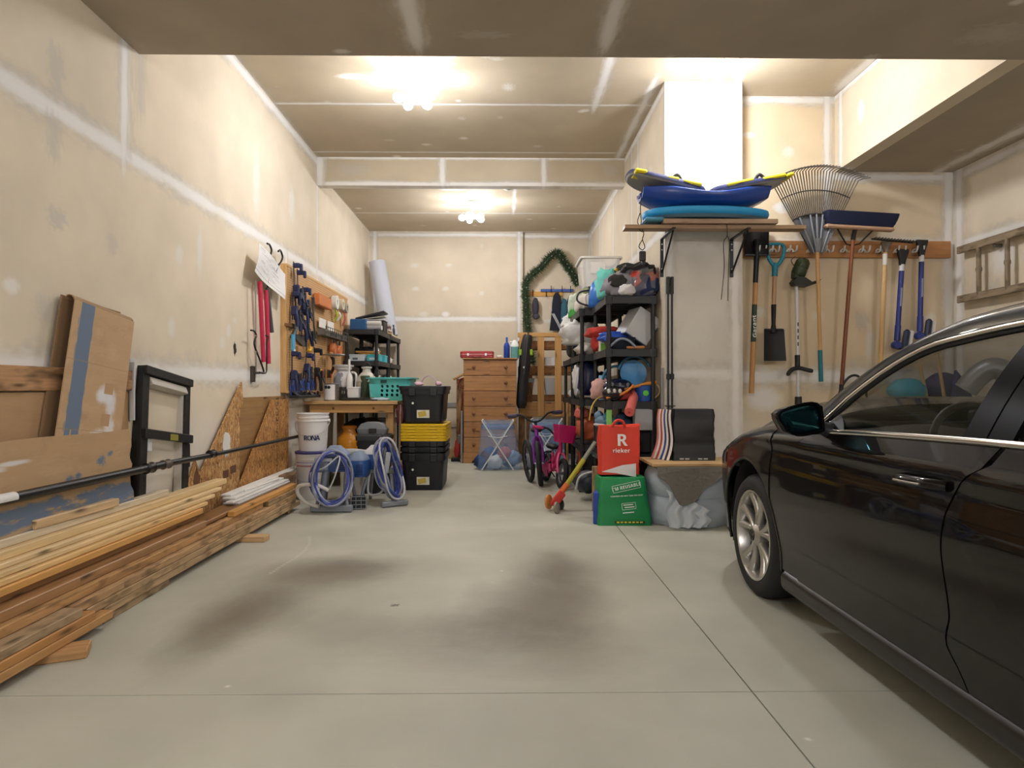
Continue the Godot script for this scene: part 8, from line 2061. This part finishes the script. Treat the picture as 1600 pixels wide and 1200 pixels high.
	for i in 21:
		var k := i / 20.0
		var x := lerpf(-0.53, 0.53, k)
		var e := sin(PI * clampf(k, 0.02, 0.98))
		var rise := 0.09 * pow(absf(k * 2.0 - 1.0), 3.0)
		var rim := 0.115 + 0.02 * sin(k * 9.0) + rise * 0.6
		var w := 0.10 + 0.17 * pow(e, 0.5)
		sr.append([Vector3(x, rim, w), Vector3(x, rim - 0.012, w + 0.012), Vector3(x, rise + 0.03, w * 0.82), Vector3(x, rise, w * 0.6), Vector3(x, rise, -w * 0.6), Vector3(x, rise + 0.03, -w * 0.82), Vector3(x, rim - 0.012, -w - 0.012), Vector3(x, rim, -w), Vector3(x, rise + 0.045, -w * 0.72), Vector3(x, rise + 0.02, 0), Vector3(x, rise + 0.045, w * 0.72)])
	O(M.new().loft(sr, true, true, true, 180.0), "hull", mat("163c8c", 0.3), sl)
	O(M.new().box(Vector3(-0.5, 0.12, 0.0), Vector3(0.09, 0.03, 0.12), 0.01, Vector3(0, 0, -20)), "tow_lip", mat("163c8c", 0.3), sl)
	O(M.new().tube(curve([Vector3(-0.53, 0.11, 0.06), Vector3(-0.545, 0.0, 0.08), Vector3(-0.54, -0.12, 0.09), Vector3(-0.56, -0.17, 0.09), Vector3(-0.53, -0.2, 0.09)], 6), 0.004, 5), "tow_cord", mat("1d1b1b", 0.7), sl)
	for i in 2:
		var bb := T("body_board", ["left body board with grey underside and yellow-tipped deck on top of the sled", "right body board with yellow stripes on top of the sled"][i], "board", Vector3([1.36, 2.06][i], [2.79, 2.775][i], -5.56), 0.0, "body boards on the sled")
		bb.rotation_degrees = Vector3(0, 0, [-13.0, 9.0][i])
		var g := func(w0: float, s: float) -> Array:
			var ring := []
			for k in 32:
				var a := TAU * k / 32
				ring.append(Vector3((0.34 - s) * signf(cos(a)) * pow(absf(cos(a)), 0.6), w0 + 0.03 * cos(a) * cos(a) * (1.0 if (cos(a) < 0) == (i == 0) else 0.2), (0.22 - s) * signf(sin(a)) * pow(absf(sin(a)), 0.7)))
			return ring
		O(M.new().loft([g.call(-0.012, 0.02), g.call(0.0, 0.004)]), "slick_base", mat("8b8a86", 0.5), bb)
		O(M.new().loft([g.call(0.0, 0.002), g.call(0.018, 0.0), g.call(0.035, 0.012)]), "navy_deck", mat("27305f", 0.6), bb)
		var ym := mat("e8d51c", 0.55)
		for q in ([[-0.25, 0.1], [0.02, 0.1], [0.18, 0.16]] if i == 0 else [[-0.12, 0.22], [0.16, 0.2], [0.3, 0.05]]):
			O(M.new().box(Vector3(q[0], 0.026, 0.12), Vector3(q[1], 0.028, 0.2), 0.01, Vector3(0, 0, 2)), "yellow_stripe", ym, bb)
		O(M.new().tube(curve([Vector3(0.02, 0.04, 0.16), Vector3(0.05, 0.07, 0.18), Vector3(0.09, 0.04, 0.17)], 5), 0.014, 6), "leash_plug", mat("2a2a33", 0.5), bb)
	# hanging bits
	var ln := T("lanyard_clip", "black cord with a dark phone clip hanging off the left end of the pier shelf", "lanyard", Vector3(1.15, 2.2, -5.49))
	O(M.new().tube(curve([Vector3(-0.01, 0.36, 0.0), Vector3(-0.03, 0.28, 0), Vector3(0.02, 0.2, 0), Vector3(0.01, 0.14, 0), Vector3(0.03, 0.08, 0), Vector3(0.01, 0.05, 0)], 5), 0.004, 5).tube(curve([Vector3(0.01, 0.14, 0), Vector3(-0.02, 0.08, 0), Vector3(0.01, 0.05, 0)], 5), 0.004, 5), "cord", mat("1a1918", 0.7), ln)
	O(M.new().box(Vector3(0.01, 0.0, 0), Vector3(0.055, 0.085, 0.03), 0.008).box(Vector3(0.02, -0.055, 0), Vector3(0.03, 0.04, 0.025), 0.006), "clip", mat("141312", 0.5), ln)
	var st := O(M.new().tube(curve([Vector3(0.0, 0.5, 0.0), Vector3(0.005, 0.36, 0), Vector3(-0.025, 0.3, 0), Vector3(-0.02, 0.1, 0), Vector3(-0.045, -0.17, 0)], 6), 0.0035, 5).tube(curve([Vector3(0.005, 0.36, 0), Vector3(0.022, 0.3, 0), Vector3(0.015, 0.05, 0), Vector3(0.01, -0.18, 0)], 6), 0.0035, 5), "dangling_string", mat("2a2623", 0.7), null, Vector3(1.845, 2.0, -5.43))
	tag(st, "thin dark doubled cord dangling from the middle of the pier shelf", "cord")
	# smoke alarm on the bay ceiling
	var sm := T("smoke_alarm", "round white smoke alarm on the bay ceiling just past the beam", "smoke alarm", Vector3(0.06, 3.66, -8.35))
	O(M.new().lathe([[0, -0.05], [0.04, -0.05], [0.065, -0.04], [0.07, -0.015], [0.07, 0.0], [0, 0.0]], 24), "body", mat("dedbd4", 0.5), sm)
	O(M.new().lathe([[0, -0.056], [0.02, -0.056], [0.02, -0.048], [0, -0.048]], 14), "test_button", mat("c3c0b9", 0.5), sm)

# ---- the car: u runs forward from the photographer's feet, h up, w out from the car's centre line
const CAR_X := 2.2
const AXLE := 3.49
const HUB := 0.32


func pick(tab: Array, x: float) -> float:  # table of [x, y] sorted by x, eased between its rows
	if x <= tab[0][0]:
		return tab[0][1]
	for i in range(1, tab.size()):
		if x <= tab[i][0]:
			var a: Array = tab[maxi(i - 2, 0)]
			var b: Array = tab[i - 1]
			var c: Array = tab[i]
			var d: Array = tab[mini(i + 1, tab.size() - 1)]
			var t: float = (x - b[0]) / (c[0] - b[0])
			var mb: float = (c[1] - a[1]) / maxf(c[0] - a[0], 0.001) * (c[0] - b[0])
			var mc: float = (d[1] - b[1]) / maxf(d[0] - b[0], 0.001) * (c[0] - b[0])
			var t2 := t * t
			var t3 := t2 * t
			return (2 * t3 - 3 * t2 + 1) * b[1] + (t3 - 2 * t2 + t) * mb + (-2 * t3 + 3 * t2) * c[1] + (t3 - t2) * mc
	return tab[-1][1]


const PROFILE := [[0.16, 0.875], [0.24, 0.89], [0.32, 0.896], [0.45, 0.912], [0.6, 0.92], [0.72, 0.916], [0.79, 0.905], [0.82, 0.906], [0.845, 0.914], [0.865, 0.908], [0.89, 0.893], [0.92, 0.878], [0.96, 0.866]]
const PLAN := [[-0.9, 0.5], [-0.6, 0.2], [-0.4, 0.1], [0.0, 0.03], [0.6, 0.0], [3.3, 0.0], [3.6, 0.006], [3.85, 0.025], [4.05, 0.07], [4.2, 0.14], [4.32, 0.25], [4.4, 0.42]]
const BELT := [[-0.3, 0.975], [0.2, 0.965], [1.0, 0.955], [1.79, 0.946], [2.23, 0.935], [2.75, 0.916], [3.0, 0.912]]
const TOP_H := [[-0.3, 1.0], [0.1, 1.18], [0.5, 1.265], [1.0, 1.30], [1.5, 1.305], [1.93, 1.291], [2.146, 1.27], [2.31, 1.243], [2.484, 1.173], [2.64, 1.062], [2.72, 0.975], [2.78, 0.93]]
const TOP_W := [[-0.3, 0.80], [0.1, 0.72], [0.5, 0.67], [1.0, 0.65], [1.5, 0.65], [1.93, 0.66], [2.146, 0.68], [2.31, 0.70], [2.484, 0.735], [2.64, 0.80], [2.72, 0.85], [2.78, 0.868]]
const HOOD_H := [[2.95, 0.93], [3.31, 0.915], [3.7, 0.858], [4.0, 0.785], [4.14, 0.745], [4.3, 0.68], [4.4, 0.62]]
const HOOD_W := [[2.95, 0.81], [3.31, 0.79], [3.7, 0.765], [4.0, 0.72], [4.14, 0.68], [4.3, 0.58], [4.4, 0.45]]


func side_w(u: float, h: float) -> float:
	return pick(PROFILE, h) - pick(PLAN, u)


func side_p(s: float, u: float, h: float, inset := 0.0) -> Vector3:
	return Vector3(s * (side_w(u, h) - inset), h, -u)


func top_p(s: float, u: float, dh := 0.0, dw := 0.0) -> Vector3:
	return Vector3(s * (pick(TOP_W, u) + dw), pick(TOP_H, u) + dh, -u)


func belt_p(s: float, u: float, dh := 0.0, dw := 0.0) -> Vector3:
	var h := pick(BELT, u)
	return Vector3(s * (side_w(u, h) + dw), h + dh, -u)


func fender_p(s: float, u: float, h: float) -> Vector3:
	var hl := pick(HOOD_H, u)
	var wl := pick(HOOD_W, u)
	var t := clampf((h - (hl - 0.09)) / 0.09, 0.0, 1.0)
	var w := side_w(u, minf(h, 0.84))
	w = lerpf(w, minf(wl, w), 1.0 - sqrt(1.0 - t * t))
	return Vector3(s * w, h, -u)


func car_side() -> void:
	var car := T("car", "black four-door sedan parked at the right, nose toward the tool wall", "car", Vector3(CAR_X, 0, 0))
	var paint := StandardMaterial3D.new()
	paint.albedo_color = C("0d0b0a")
	paint.metallic = 0.0
	paint.roughness = 0.4
	paint.metallic_specular = 0.15
	paint.clearcoat_enabled = true
	paint.clearcoat = 0.65
	paint.clearcoat_roughness = 0.03
	paint.cull_mode = BaseMaterial3D.CULL_DISABLED
	var chrome := mat("c9c5bd", 0.16, 0.95)
	var gloss := mat("0b0b0c", 0.3, 0.0, 0.0, "g")
	gloss.metallic_specular = 0.12
	var rubber := mat("111112", 0.7)
	var dull := mat("151516", 0.85)
	var pane := clear("1a2119", 0.24, 0.04)
	pane.metallic_specular = 0.22
	var DF := [[0.24, 2.915], [0.281, 2.93], [0.35, 2.985], [0.437, 3.008], [0.589, 3.01], [0.697, 2.997], [0.781, 2.95], [0.865, 2.87], [0.897, 2.79], [0.93, 2.755]]
	var DR := [[0.24, 1.83], [0.286, 1.86], [0.354, 1.913], [0.449, 1.882], [0.636, 1.906], [0.704, 1.90], [0.751, 1.888], [0.812, 1.856], [0.86, 1.80], [0.90, 1.735], [0.94, 1.705]]
	for s in [-1.0, 1.0]:
		# doors
		O(M.new().sheet(func(a: float, b: float):
			var h := lerpf(0.245, 0.905, b)
			var u := lerpf(pick(DR, h) + 0.004, pick(DF, h) - 0.004, a)
			return side_p(s, u, minf(h, pick(BELT, u) - 0.006) if b < 1.0 else pick(BELT, u) - 0.004), 26, 26, 0.004), "front_door", paint, car)
		O(M.new().sheet(func(a: float, b: float):
			var h := lerpf(0.245, 0.92, b)
			var u0 := 0.66 + 0.3 * pow(clampf((0.75 - h) / 0.5, 0.0, 1.0), 1.3)
			var u := lerpf(u0, pick(DR, h) - 0.004, a)
			return side_p(s, u, h if b < 1.0 else pick(BELT, u) - 0.004), 20, 24, 0.004), "rear_door", paint, car)
		O(M.new().sheet(func(a: float, b: float): return side_p(s, lerpf(-0.1, 3.02, a), lerpf(0.2, 0.9, b), 0.025), 30, 12, 0.004), "inner_body", dull, car)
		# fender: strip behind the arch, over the arch, ahead of it
		var f := M.new()
		var R := 0.405
		f.sheet(func(a: float, b: float):
			var h := lerpf(0.25, pick(HOOD_H, lerpf(AXLE - R, 3.0, a)), b)
			return fender_p(s, lerpf(maxf(AXLE - sqrt(maxf(R * R - pow(maxf(h - HUB, 0.0), 2), 0.0)), AXLE - R), pick(DF, minf(h, 0.92)) + 0.004, a) if h < HUB + R * 0.6 else lerpf(AXLE - R * 0.8, pick(DF, minf(h, 0.92)) + 0.004, a), h), 8, 26, 0.004)
		f.sheet(func(a: float, b: float):
			var th := lerpf(2.498, PI - 2.498 + 0.0, a)
			var u := AXLE - R * cos(PI - th)
			var hl := HUB + R * sin(th)
			return fender_p(s, u, lerpf(hl, pick(HOOD_H, u), b)), 24, 18, 0.004)
		f.sheet(func(a: float, b: float):
			var h := lerpf(0.25, 0.98, b)
			var ua := AXLE + (R * 0.8 if h > HUB + R * 0.6 else sqrt(maxf(R * R - pow(maxf(h - HUB, 0.0), 2), 0.0)))
			var u := lerpf(ua, 4.4, a)
			return fender_p(s, u, minf(h, pick(HOOD_H, u))), 20, 22, 0.004)
		O(f, "fender", paint, car)
		var lip := []
		for i in 33:
			var th := lerpf(-0.25, PI + 0.2, i / 32.0)
			var u := AXLE + R * cos(th)
			var h := HUB + R * sin(th)
			lip.append(fender_p(s, u, h) + Vector3(-s * 0.004, 0, 0))
		O(M.new().tube(lip, 0.009, 7), "arch_lip", paint, car)
		O(M.new().sheet(func(a: float, b: float):
			var th := lerpf(-0.3, PI + 0.3, a)
			return Vector3(s * lerpf(0.55, 0.875 - pick(PLAN, AXLE + 0.4 * cos(th)), b), HUB + 0.402 * sin(th), -(AXLE + 0.402 * cos(th))), 24, 3, 0.004).box(Vector3(s * 0.55, 0.45, -AXLE), Vector3(0.02, 0.6, 0.8), 0.0), "wheel_well", dull, car)
		# quarter panel and sill
		O(M.new().sheet(func(a: float, b: float): return side_p(s, lerpf(-0.75, 0.655, a), lerpf(0.3, 0.95, b)), 20, 20, 0.004), "quarter_panel", paint, car)
		O(M.new().sheet(func(a: float, b: float):
			var u := lerpf(-0.3, 3.06, a)
			return Vector3(s * pick([[0.0, 0.84], [0.08, 0.875], [0.25, 0.897], [0.7, 0.903], [0.9, 0.899], [1.0, 0.886]], b), lerpf(0.15, 0.242, b), -u), 24, 8, 0.006), "sill", mat("191715", 0.35, 0.0, 0.02), car)
		O(M.new().box(Vector3(s * 0.6, 0.17, -1.3), Vector3(0.5, 0.02, 3.3), 0.0), "underbody", dull, car)
		# chrome lines, pillars, glass
		var bl := []
		for i in 32:
			bl.append(belt_p(s, lerpf(0.0, 2.79, i / 31.0), 0.004, 0.003))
		O(M.new().tube(bl, 0.0115, 7), "belt_chrome", chrome, car)
		var tl := []
		for i in 46:
			tl.append(top_p(s, lerpf(-0.1, 2.775, i / 45.0), 0.0, 0.004))
		O(M.new().tube(tl, 0.0115, 7), "roof_chrome", chrome, car)
		var tr := []
		for i in 44:
			tr.append(top_p(s, lerpf(0.0, 2.74, i / 43.0), -0.017, -0.001))
		O(M.new().tube(tr, 0.009, 6), "window_rubber", rubber, car)
		var glaze := func(u0: float, u1: float, lean: float) -> M:
			return M.new().sheet(func(a: float, b: float):
				var u := lerpf(u0, u1, a) - lean * b * (1.0 - a)
				var p: Vector3 = belt_p(s, u, 0.0, -0.02).lerp(top_p(s, u, -0.006, -0.014), b)
				return p + Vector3(s * 0.018 * sin(PI * b), 0, 0), 22, 10, 0.003)
		O(glaze.call(1.87, 2.745, 0.03), "front_window", pane, car)
		O(glaze.call(0.72, 1.72, 0.03), "rear_window", pane, car)
		var pil := func(u0: float, u1: float) -> M:
			return M.new().sheet(func(a: float, b: float):
				var u := lerpf(u0, u1, a) - 0.04 * b
				var p: Vector3 = belt_p(s, u, 0.0, -0.004).lerp(top_p(s, u, -0.008, 0.0), b)
				return p + Vector3(s * 0.02 * sin(PI * b), 0, 0), 4, 10, 0.012)
		O(pil.call(1.795, 1.885), "b_pillar", gloss, car)
		O(pil.call(1.70, 1.788), "b_pillar", gloss, car)
		# mirror triangle, mirror
		O(M.new().sheet(func(a: float, b: float):
			var u := lerpf(2.56, 2.73, a)
			var k := 1.0 - clampf((u - 2.56) / 0.17, 0.0, 1.0)
			var p: Vector3 = belt_p(s, u, 0.0, -0.012).lerp(top_p(s, u, -0.01, -0.008), b * lerpf(1.0, 0.06, k))
			return p + Vector3(s * 0.006, 0, 0), 6, 4, 0.006), "mirror_base", gloss, car)
		var mo := M.new()
		var mring := func(k: float, grow: float) -> Array:
			var ring := []
			var c := Vector3(s * 1.012, 0.972, -2.63 - k)
			for p in [[-0.088, -0.04], [-0.07, -0.056], [0.02, -0.06], [0.062, -0.045], [0.086, 0.0], [0.09, 0.022], [0.07, 0.04], [0.0, 0.058], [-0.06, 0.064], [-0.082, 0.052]]:
				ring.append(c + Vector3(s * p[0], p[1], 0) * grow)
			return ring
		mo.loft([mring.call(-0.012, 0.97), mring.call(-0.016, 1.03), mring.call(0.02, 1.06), mring.call(0.07, 0.98), mring.call(0.12, 0.72), mring.call(0.145, 0.3)], true, false, true, 180.0)
		O(mo, "mirror_housing", paint, car)
		O(M.new().loft([mring.call(-0.006, 0.97), mring.call(-0.008, 0.9), mring.call(-0.009, 0.5)], true, false, true, 180.0), "mirror_glass", mat("14343b", 0.04, 0.9), car)
		O(M.new().tube(curve([mring.call(-0.017, 1.0)[0], mring.call(-0.017, 1.0)[2], mring.call(-0.017, 1.0)[4], mring.call(-0.017, 1.0)[6], mring.call(-0.017, 1.0)[8], mring.call(-0.017, 1.0)[0]], 5), 0.006, 6), "mirror_rim", gloss, car)
		O(M.new().tube([Vector3(s * 0.93, 0.945, -2.66), Vector3(s * 0.87, 0.925, -2.67)], [0.022, 0.035], 10), "mirror_arm", mat("23262c", 0.4), car)
		# handles
		for hu in [2.0, 0.86]:
			var hd := O(M.new().tube(curve([side_p(s, hu + 0.125, 0.806, -0.006), side_p(s, hu + 0.08, 0.812, -0.034), side_p(s, hu - 0.05, 0.816, -0.036), side_p(s, hu - 0.105, 0.814, -0.006)], 5), 0.0165, 9), "door_handle", paint, car)
			O(M.new().tube(curve([side_p(s, hu + 0.085, 0.809, -0.051), side_p(s, hu - 0.05, 0.813, -0.053)], 4), 0.004, 6), "chrome_strip", chrome, hd)
			O(M.new().blob(side_p(s, hu + 0.02, 0.80, 0.002), Vector3(0.004, 0.032, 0.085), 0.0, 0.1, 1, 8), "handle_cup", mat("070707", 0.4), hd)
		# wheels
		for au in [AXLE, AXLE - 2.79]:
			car_wheel(car, Vector3(s * 0.775, HUB, -au), s)
	# ---- centre panels
	O(M.new().sheet(func(a: float, b: float):
		var u := lerpf(2.97, 4.38, b)
		var x := lerpf(-1.0, 1.0, a)
		var w := pick(HOOD_W, u) - 0.004
		var crown := pick([[2.97, 0.10], [3.5, 0.16], [4.0, 0.185], [4.2, 0.15], [4.38, 0.0]], u) * (1.0 - pow(absf(x), 3.6))
		return Vector3(x * w, pick(HOOD_H, u) + crown, -u), 28, 20, 0.006), "hood", paint, car)
	O(M.new().sheet(func(a: float, b: float):
		var x := lerpf(-1.0, 1.0, a)
		var h := lerpf(0.22, 0.63, b)
		return Vector3(x * 0.58, h, -(4.40 + 0.08 * (1.0 - x * x) - 0.04 * b)), 20, 8, 0.01), "bumper", paint, car)
	for i in 5:
		O(M.new().box(Vector3(0, 0.45 + i * 0.03, -4.47), Vector3(0.8, 0.008, 0.02), 0.002), "grille_bar", chrome, car)
	O(M.new().sheet(func(a: float, b: float):
		var u := lerpf(0.15, 2.19, b)
		var x := lerpf(-1.0, 1.0, a)
		return Vector3(x * (pick(TOP_W, u) - 0.078), pick(TOP_H, u) + 0.066 + 0.07 * (1.0 - x * x), -u), 24, 24, 0.02), "roof", paint, car)
	var edge := func(s: float, t: float) -> Vector3: return Vector3(s * 0.765, 0.945, -3.06).lerp(Vector3(s * 0.6, 1.331, -2.19), t) + Vector3(0, 0.035 * sin(PI * t), 0)
	for s in [-1.0, 1.0]:
		O(M.new().sheet(func(a: float, b: float):
			var u := lerpf(2.79, 0.1, b)
			var inner: Vector3 = edge.call(s, (2.79 - u) / 0.6) if u > 2.19 else top_p(s, u, 0.066, -0.078)
			var bow := Vector3(s * 0.012, 0.016, 0) * sin(PI * a)
			return top_p(s, u, 0.006, 0.0).lerp(inner, a) + bow, 6, 60, 0.012), "roof_rail", paint, car)
		O(M.new().sheet(func(a: float, b: float): return Vector3(s * lerpf(0.83, 0.75, a), 0.922 + 0.02 * a, -lerpf(2.78, 3.08, b)), 4, 6, 0.01), "cowl_corner", paint, car)
	O(M.new().sheet(func(a: float, b: float):
		var l: Vector3 = edge.call(-1.0, b)
		var r: Vector3 = edge.call(1.0, b)
		var x := a * 2.0 - 1.0
		return l.lerp(r, a) + Vector3(0, (0.045 + 0.035 * b) * (1.0 - x * x), -0.10 * (1.0 - b) * (1.0 - x * x)), 20, 14, 0.004), "windshield", pane, car)
	O(M.new().box(Vector3(0, 0.93, -3.0), Vector3(1.5, 0.03, 0.16), 0.01), "cowl", dull, car)
	for x in [-0.35, 0.25]:
		O(M.new().tube([Vector3(x, 0.972, -3.1), Vector3(x + 0.5, 1.0, -3.08)], 0.008, 6), "wiper", rubber, car)
	O(M.new().sheet(func(a: float, b: float): return Vector3(lerpf(-0.72, 0.72, a) * lerpf(1.0, 0.86, b), lerpf(0.98, 1.24, b), lerpf(0.5, -0.1, b) - 0.08 * (1.0 - pow(a * 2 - 1, 2))), 14, 8, 0.004), "rear_windshield", pane, car)
	O(M.new().sheet(func(a: float, b: float): return Vector3(lerpf(-0.8, 0.8, a), 0.97 - 0.04 * b + 0.02 * sin(PI * a), lerpf(0.45, 0.9, b)), 14, 8, 0.006), "trunk_lid", paint, car)
	O(M.new().box(Vector3(0, 0.6, 0.86), Vector3(1.5, 0.7, 0.1), 0.04), "rear_bumper", paint, car)
	# ---- cabin
	var trim := mat("4b453e", 0.7)
	var seat := mat("8d8273", 0.75)
	O(M.new().sheet(func(a: float, b: float):
		var x := lerpf(-0.74, 0.74, a)
		var hump := 0.055 * exp(-pow((x + 0.37) / 0.2, 2.0)) * sin(PI * clampf(b * 1.1, 0, 1))
		return Vector3(x, lerpf(0.86, 0.93, b) - 0.12 * pow(1.0 - b, 3.0) + hump, -lerpf(2.55, 3.02, b)), 24, 8, 0.02), "dashboard", trim, car)
	O(M.new().box(Vector3(0, 0.7, -2.68), Vector3(1.45, 0.36, 0.2), 0.03), "dash_face", trim, car)
	var stw := M.new()
	stw.at(Vector3(-0.37, 0.86, -2.5), Vector3(-22, 0, 0))
	stw.tube(arc(V0, 0.185, 0, 351, 39), 0.015, 8, true)
	stw.cyl(Vector3(-0.17, 0, 0), Vector3(0.17, 0, 0), 0.014, 7).cyl(Vector3(0, -0.17, 0), V0, 0.014, 7).blob(V0, Vector3(0.065, 0.055, 0.03), 0.05, 0.2, 2, 8)
	O(stw, "steering_wheel", mat("2c2a28", 0.45), car)
	O(M.new().cyl(Vector3(-0.37, 0.86, -2.5), Vector3(-0.37, 0.82, -2.66), 0.035, 10), "steering_column", trim, car)
	for x in [-0.37, 0.37]:
		O(M.new().loft([rrect(0.5, 0.5, 0.1, 0.3, Vector2(x, -1.85)), rrect(0.54, 0.54, 0.1, 0.42, Vector2(x, -1.85)), rrect(0.5, 0.5, 0.1, 0.5, Vector2(x, -1.83))]).loft([rrect(0.5, 0.16, 0.06, 0.45, Vector2(x, -1.56)), rrect(0.54, 0.18, 0.07, 0.7, Vector2(x, -1.5)), rrect(0.44, 0.14, 0.06, 1.0, Vector2(x, -1.42))]), "front_seat", seat, car)
		O(M.new().loft([rrect(0.26, 0.09, 0.04, 1.03, Vector2(x, -1.4)), rrect(0.28, 0.1, 0.045, 1.1, Vector2(x, -1.39)), rrect(0.22, 0.08, 0.04, 1.19, Vector2(x, -1.37))]), "head_rest", seat, car)
	O(M.new().loft([rrect(1.3, 0.5, 0.1, 0.35, Vector2(0, -0.75)), rrect(1.36, 0.5, 0.1, 0.5, Vector2(0, -0.75))]).loft([rrect(1.3, 0.16, 0.06, 0.5, Vector2(0, -0.45)), rrect(1.2, 0.12, 0.06, 1.05, Vector2(0, -0.3))]), "rear_seat", seat, car)
	O(M.new().box(Vector3(0, 0.25, -1.4), Vector3(1.6, 0.03, 2.9), 0.0), "cabin_floor", dull, car)
	O(M.new().blob(Vector3(0.0, 1.2, -2.33), Vector3(0.11, 0.035, 0.02), 0.05, 0.2, 2, 7), "inside_mirror", rubber, car)
	O(M.new().box(Vector3(-0.17, 0.975, -2.78), Vector3(0.09, 0.06, 0.05), 0.01).cyl(Vector3(-0.17, 0.93, -2.78), Vector3(-0.17, 0.98, -2.78), 0.01, 6), "phone_holder", rubber, car)


func car_wheel(car: Node3D, c: Vector3, s: float) -> void:
	var b := Basis(Vector3(0, 0, -s), Vector3.UP, Vector3(s, 0, 0))  # local z points out of the car
	var ty := M.new()
	ty.x = Transform3D(b, c)
	ty.lathe([[0.236, -0.10], [0.262, -0.108], [0.296, -0.102], [0.314, -0.085], [0.32, -0.06], [0.32, 0.06], [0.314, 0.085], [0.296, 0.104], [0.262, 0.111], [0.24, 0.104], [0.236, 0.09], [0.236, -0.10]], 64, V0, Vector3(90, 0, 0), 50.0)
	for k in 4:  # tread grooves
		ty.lathe([[0.3185, -0.052 + k * 0.032], [0.3215, -0.052 + k * 0.032], [0.3215, -0.03 + k * 0.032], [0.3185, -0.03 + k * 0.032], [0.3185, -0.052 + k * 0.032]], 64, V0, Vector3(90, 0, 0), 20.0)
	var w := O(ty, "wheel", mat("1b1b1c", 0.75, 0.0, 0.03), car)
	var alloy := mat("b9b6b0", 0.3, 0.75)
	var r := M.new()
	r.x = Transform3D(b, c)
	r.lathe([[0.236, 0.105], [0.226, 0.106], [0.219, 0.095], [0.214, 0.0], [0.21, -0.1], [0.216, -0.1], [0.232, 0.09], [0.236, 0.105]], 56, V0, Vector3(90, 0, 0), 40.0)
	O(r, "rim", alloy, w)
	var d := M.new()
	d.x = Transform3D(b, c)
	d.lathe([[0, 0.0], [0.06, 0.0], [0.075, 0.012], [0.15, 0.012], [0.15, -0.012], [0, -0.012]], 32, V0, Vector3(90, 0, 0))
	O(d, "brake_disc", mat("3a3836", 0.5, 0.6), w)
	for k in 10:
		var pair := k / 2
		var side := 1.0 if k % 2 else -1.0
		var a := TAU * pair / 5 + PI / 2 + side * 0.24
		var sp := M.new()
		var rings := []
		for i in 6:
			var t := i / 5.0
			var rr := lerpf(0.045, 0.218, t)
			var aa := a - side * 0.20 * (1.0 - t) * (1.0 - t)
			var hw := lerpf(0.013, 0.021, t)
			var z := lerpf(0.088, 0.098, t) - 0.014 * sin(PI * t)
			var dir := Vector3(cos(aa), sin(aa), 0)
			var tan := Vector3(-sin(aa), cos(aa), 0)
			rings.append([dir * rr - tan * hw + Vector3(0, 0, z - 0.012), dir * rr - tan * hw * 0.55 + Vector3(0, 0, z), dir * rr + tan * hw * 0.55 + Vector3(0, 0, z), dir * rr + tan * hw + Vector3(0, 0, z - 0.012), dir * rr + tan * hw * 0.8 + Vector3(0, 0, z - 0.05), dir * rr - tan * hw * 0.8 + Vector3(0, 0, z - 0.05)])
		sp.x = Transform3D(b, c)
		sp.loft(rings, true, true, true, 180.0)
		O(sp, "spoke", alloy, w)
	var h := M.new()
	h.x = Transform3D(b, c)
	h.lathe([[0, 0.04], [0.058, 0.04], [0.056, 0.085], [0.04, 0.1], [0.034, 0.104], [0.0, 0.104]], 28, V0, Vector3(90, 0, 0))
	O(h, "hub_cap", alloy, w)
	var e := M.new()
	e.x = Transform3D(b, c + Vector3(s * 0.1055, 0, 0))
	e.tube(arc(V0, 0.029, 0, 345, 23), 0.0022, 5, true)
	e.tube([Vector3(-0.011, 0.026, 0), Vector3(0, 0.002, 0), Vector3(0.011, 0.026, 0)], 0.0024, 5)
	e.tube([Vector3(-0.024, 0.014, 0), Vector3(-0.012, -0.024, 0), Vector3(0, -0.001, 0), Vector3(0.012, -0.024, 0), Vector3(0.024, 0.014, 0)], 0.0024, 5)
	O(e, "emblem", mat("3b3b3d", 0.3, 0.5), w)
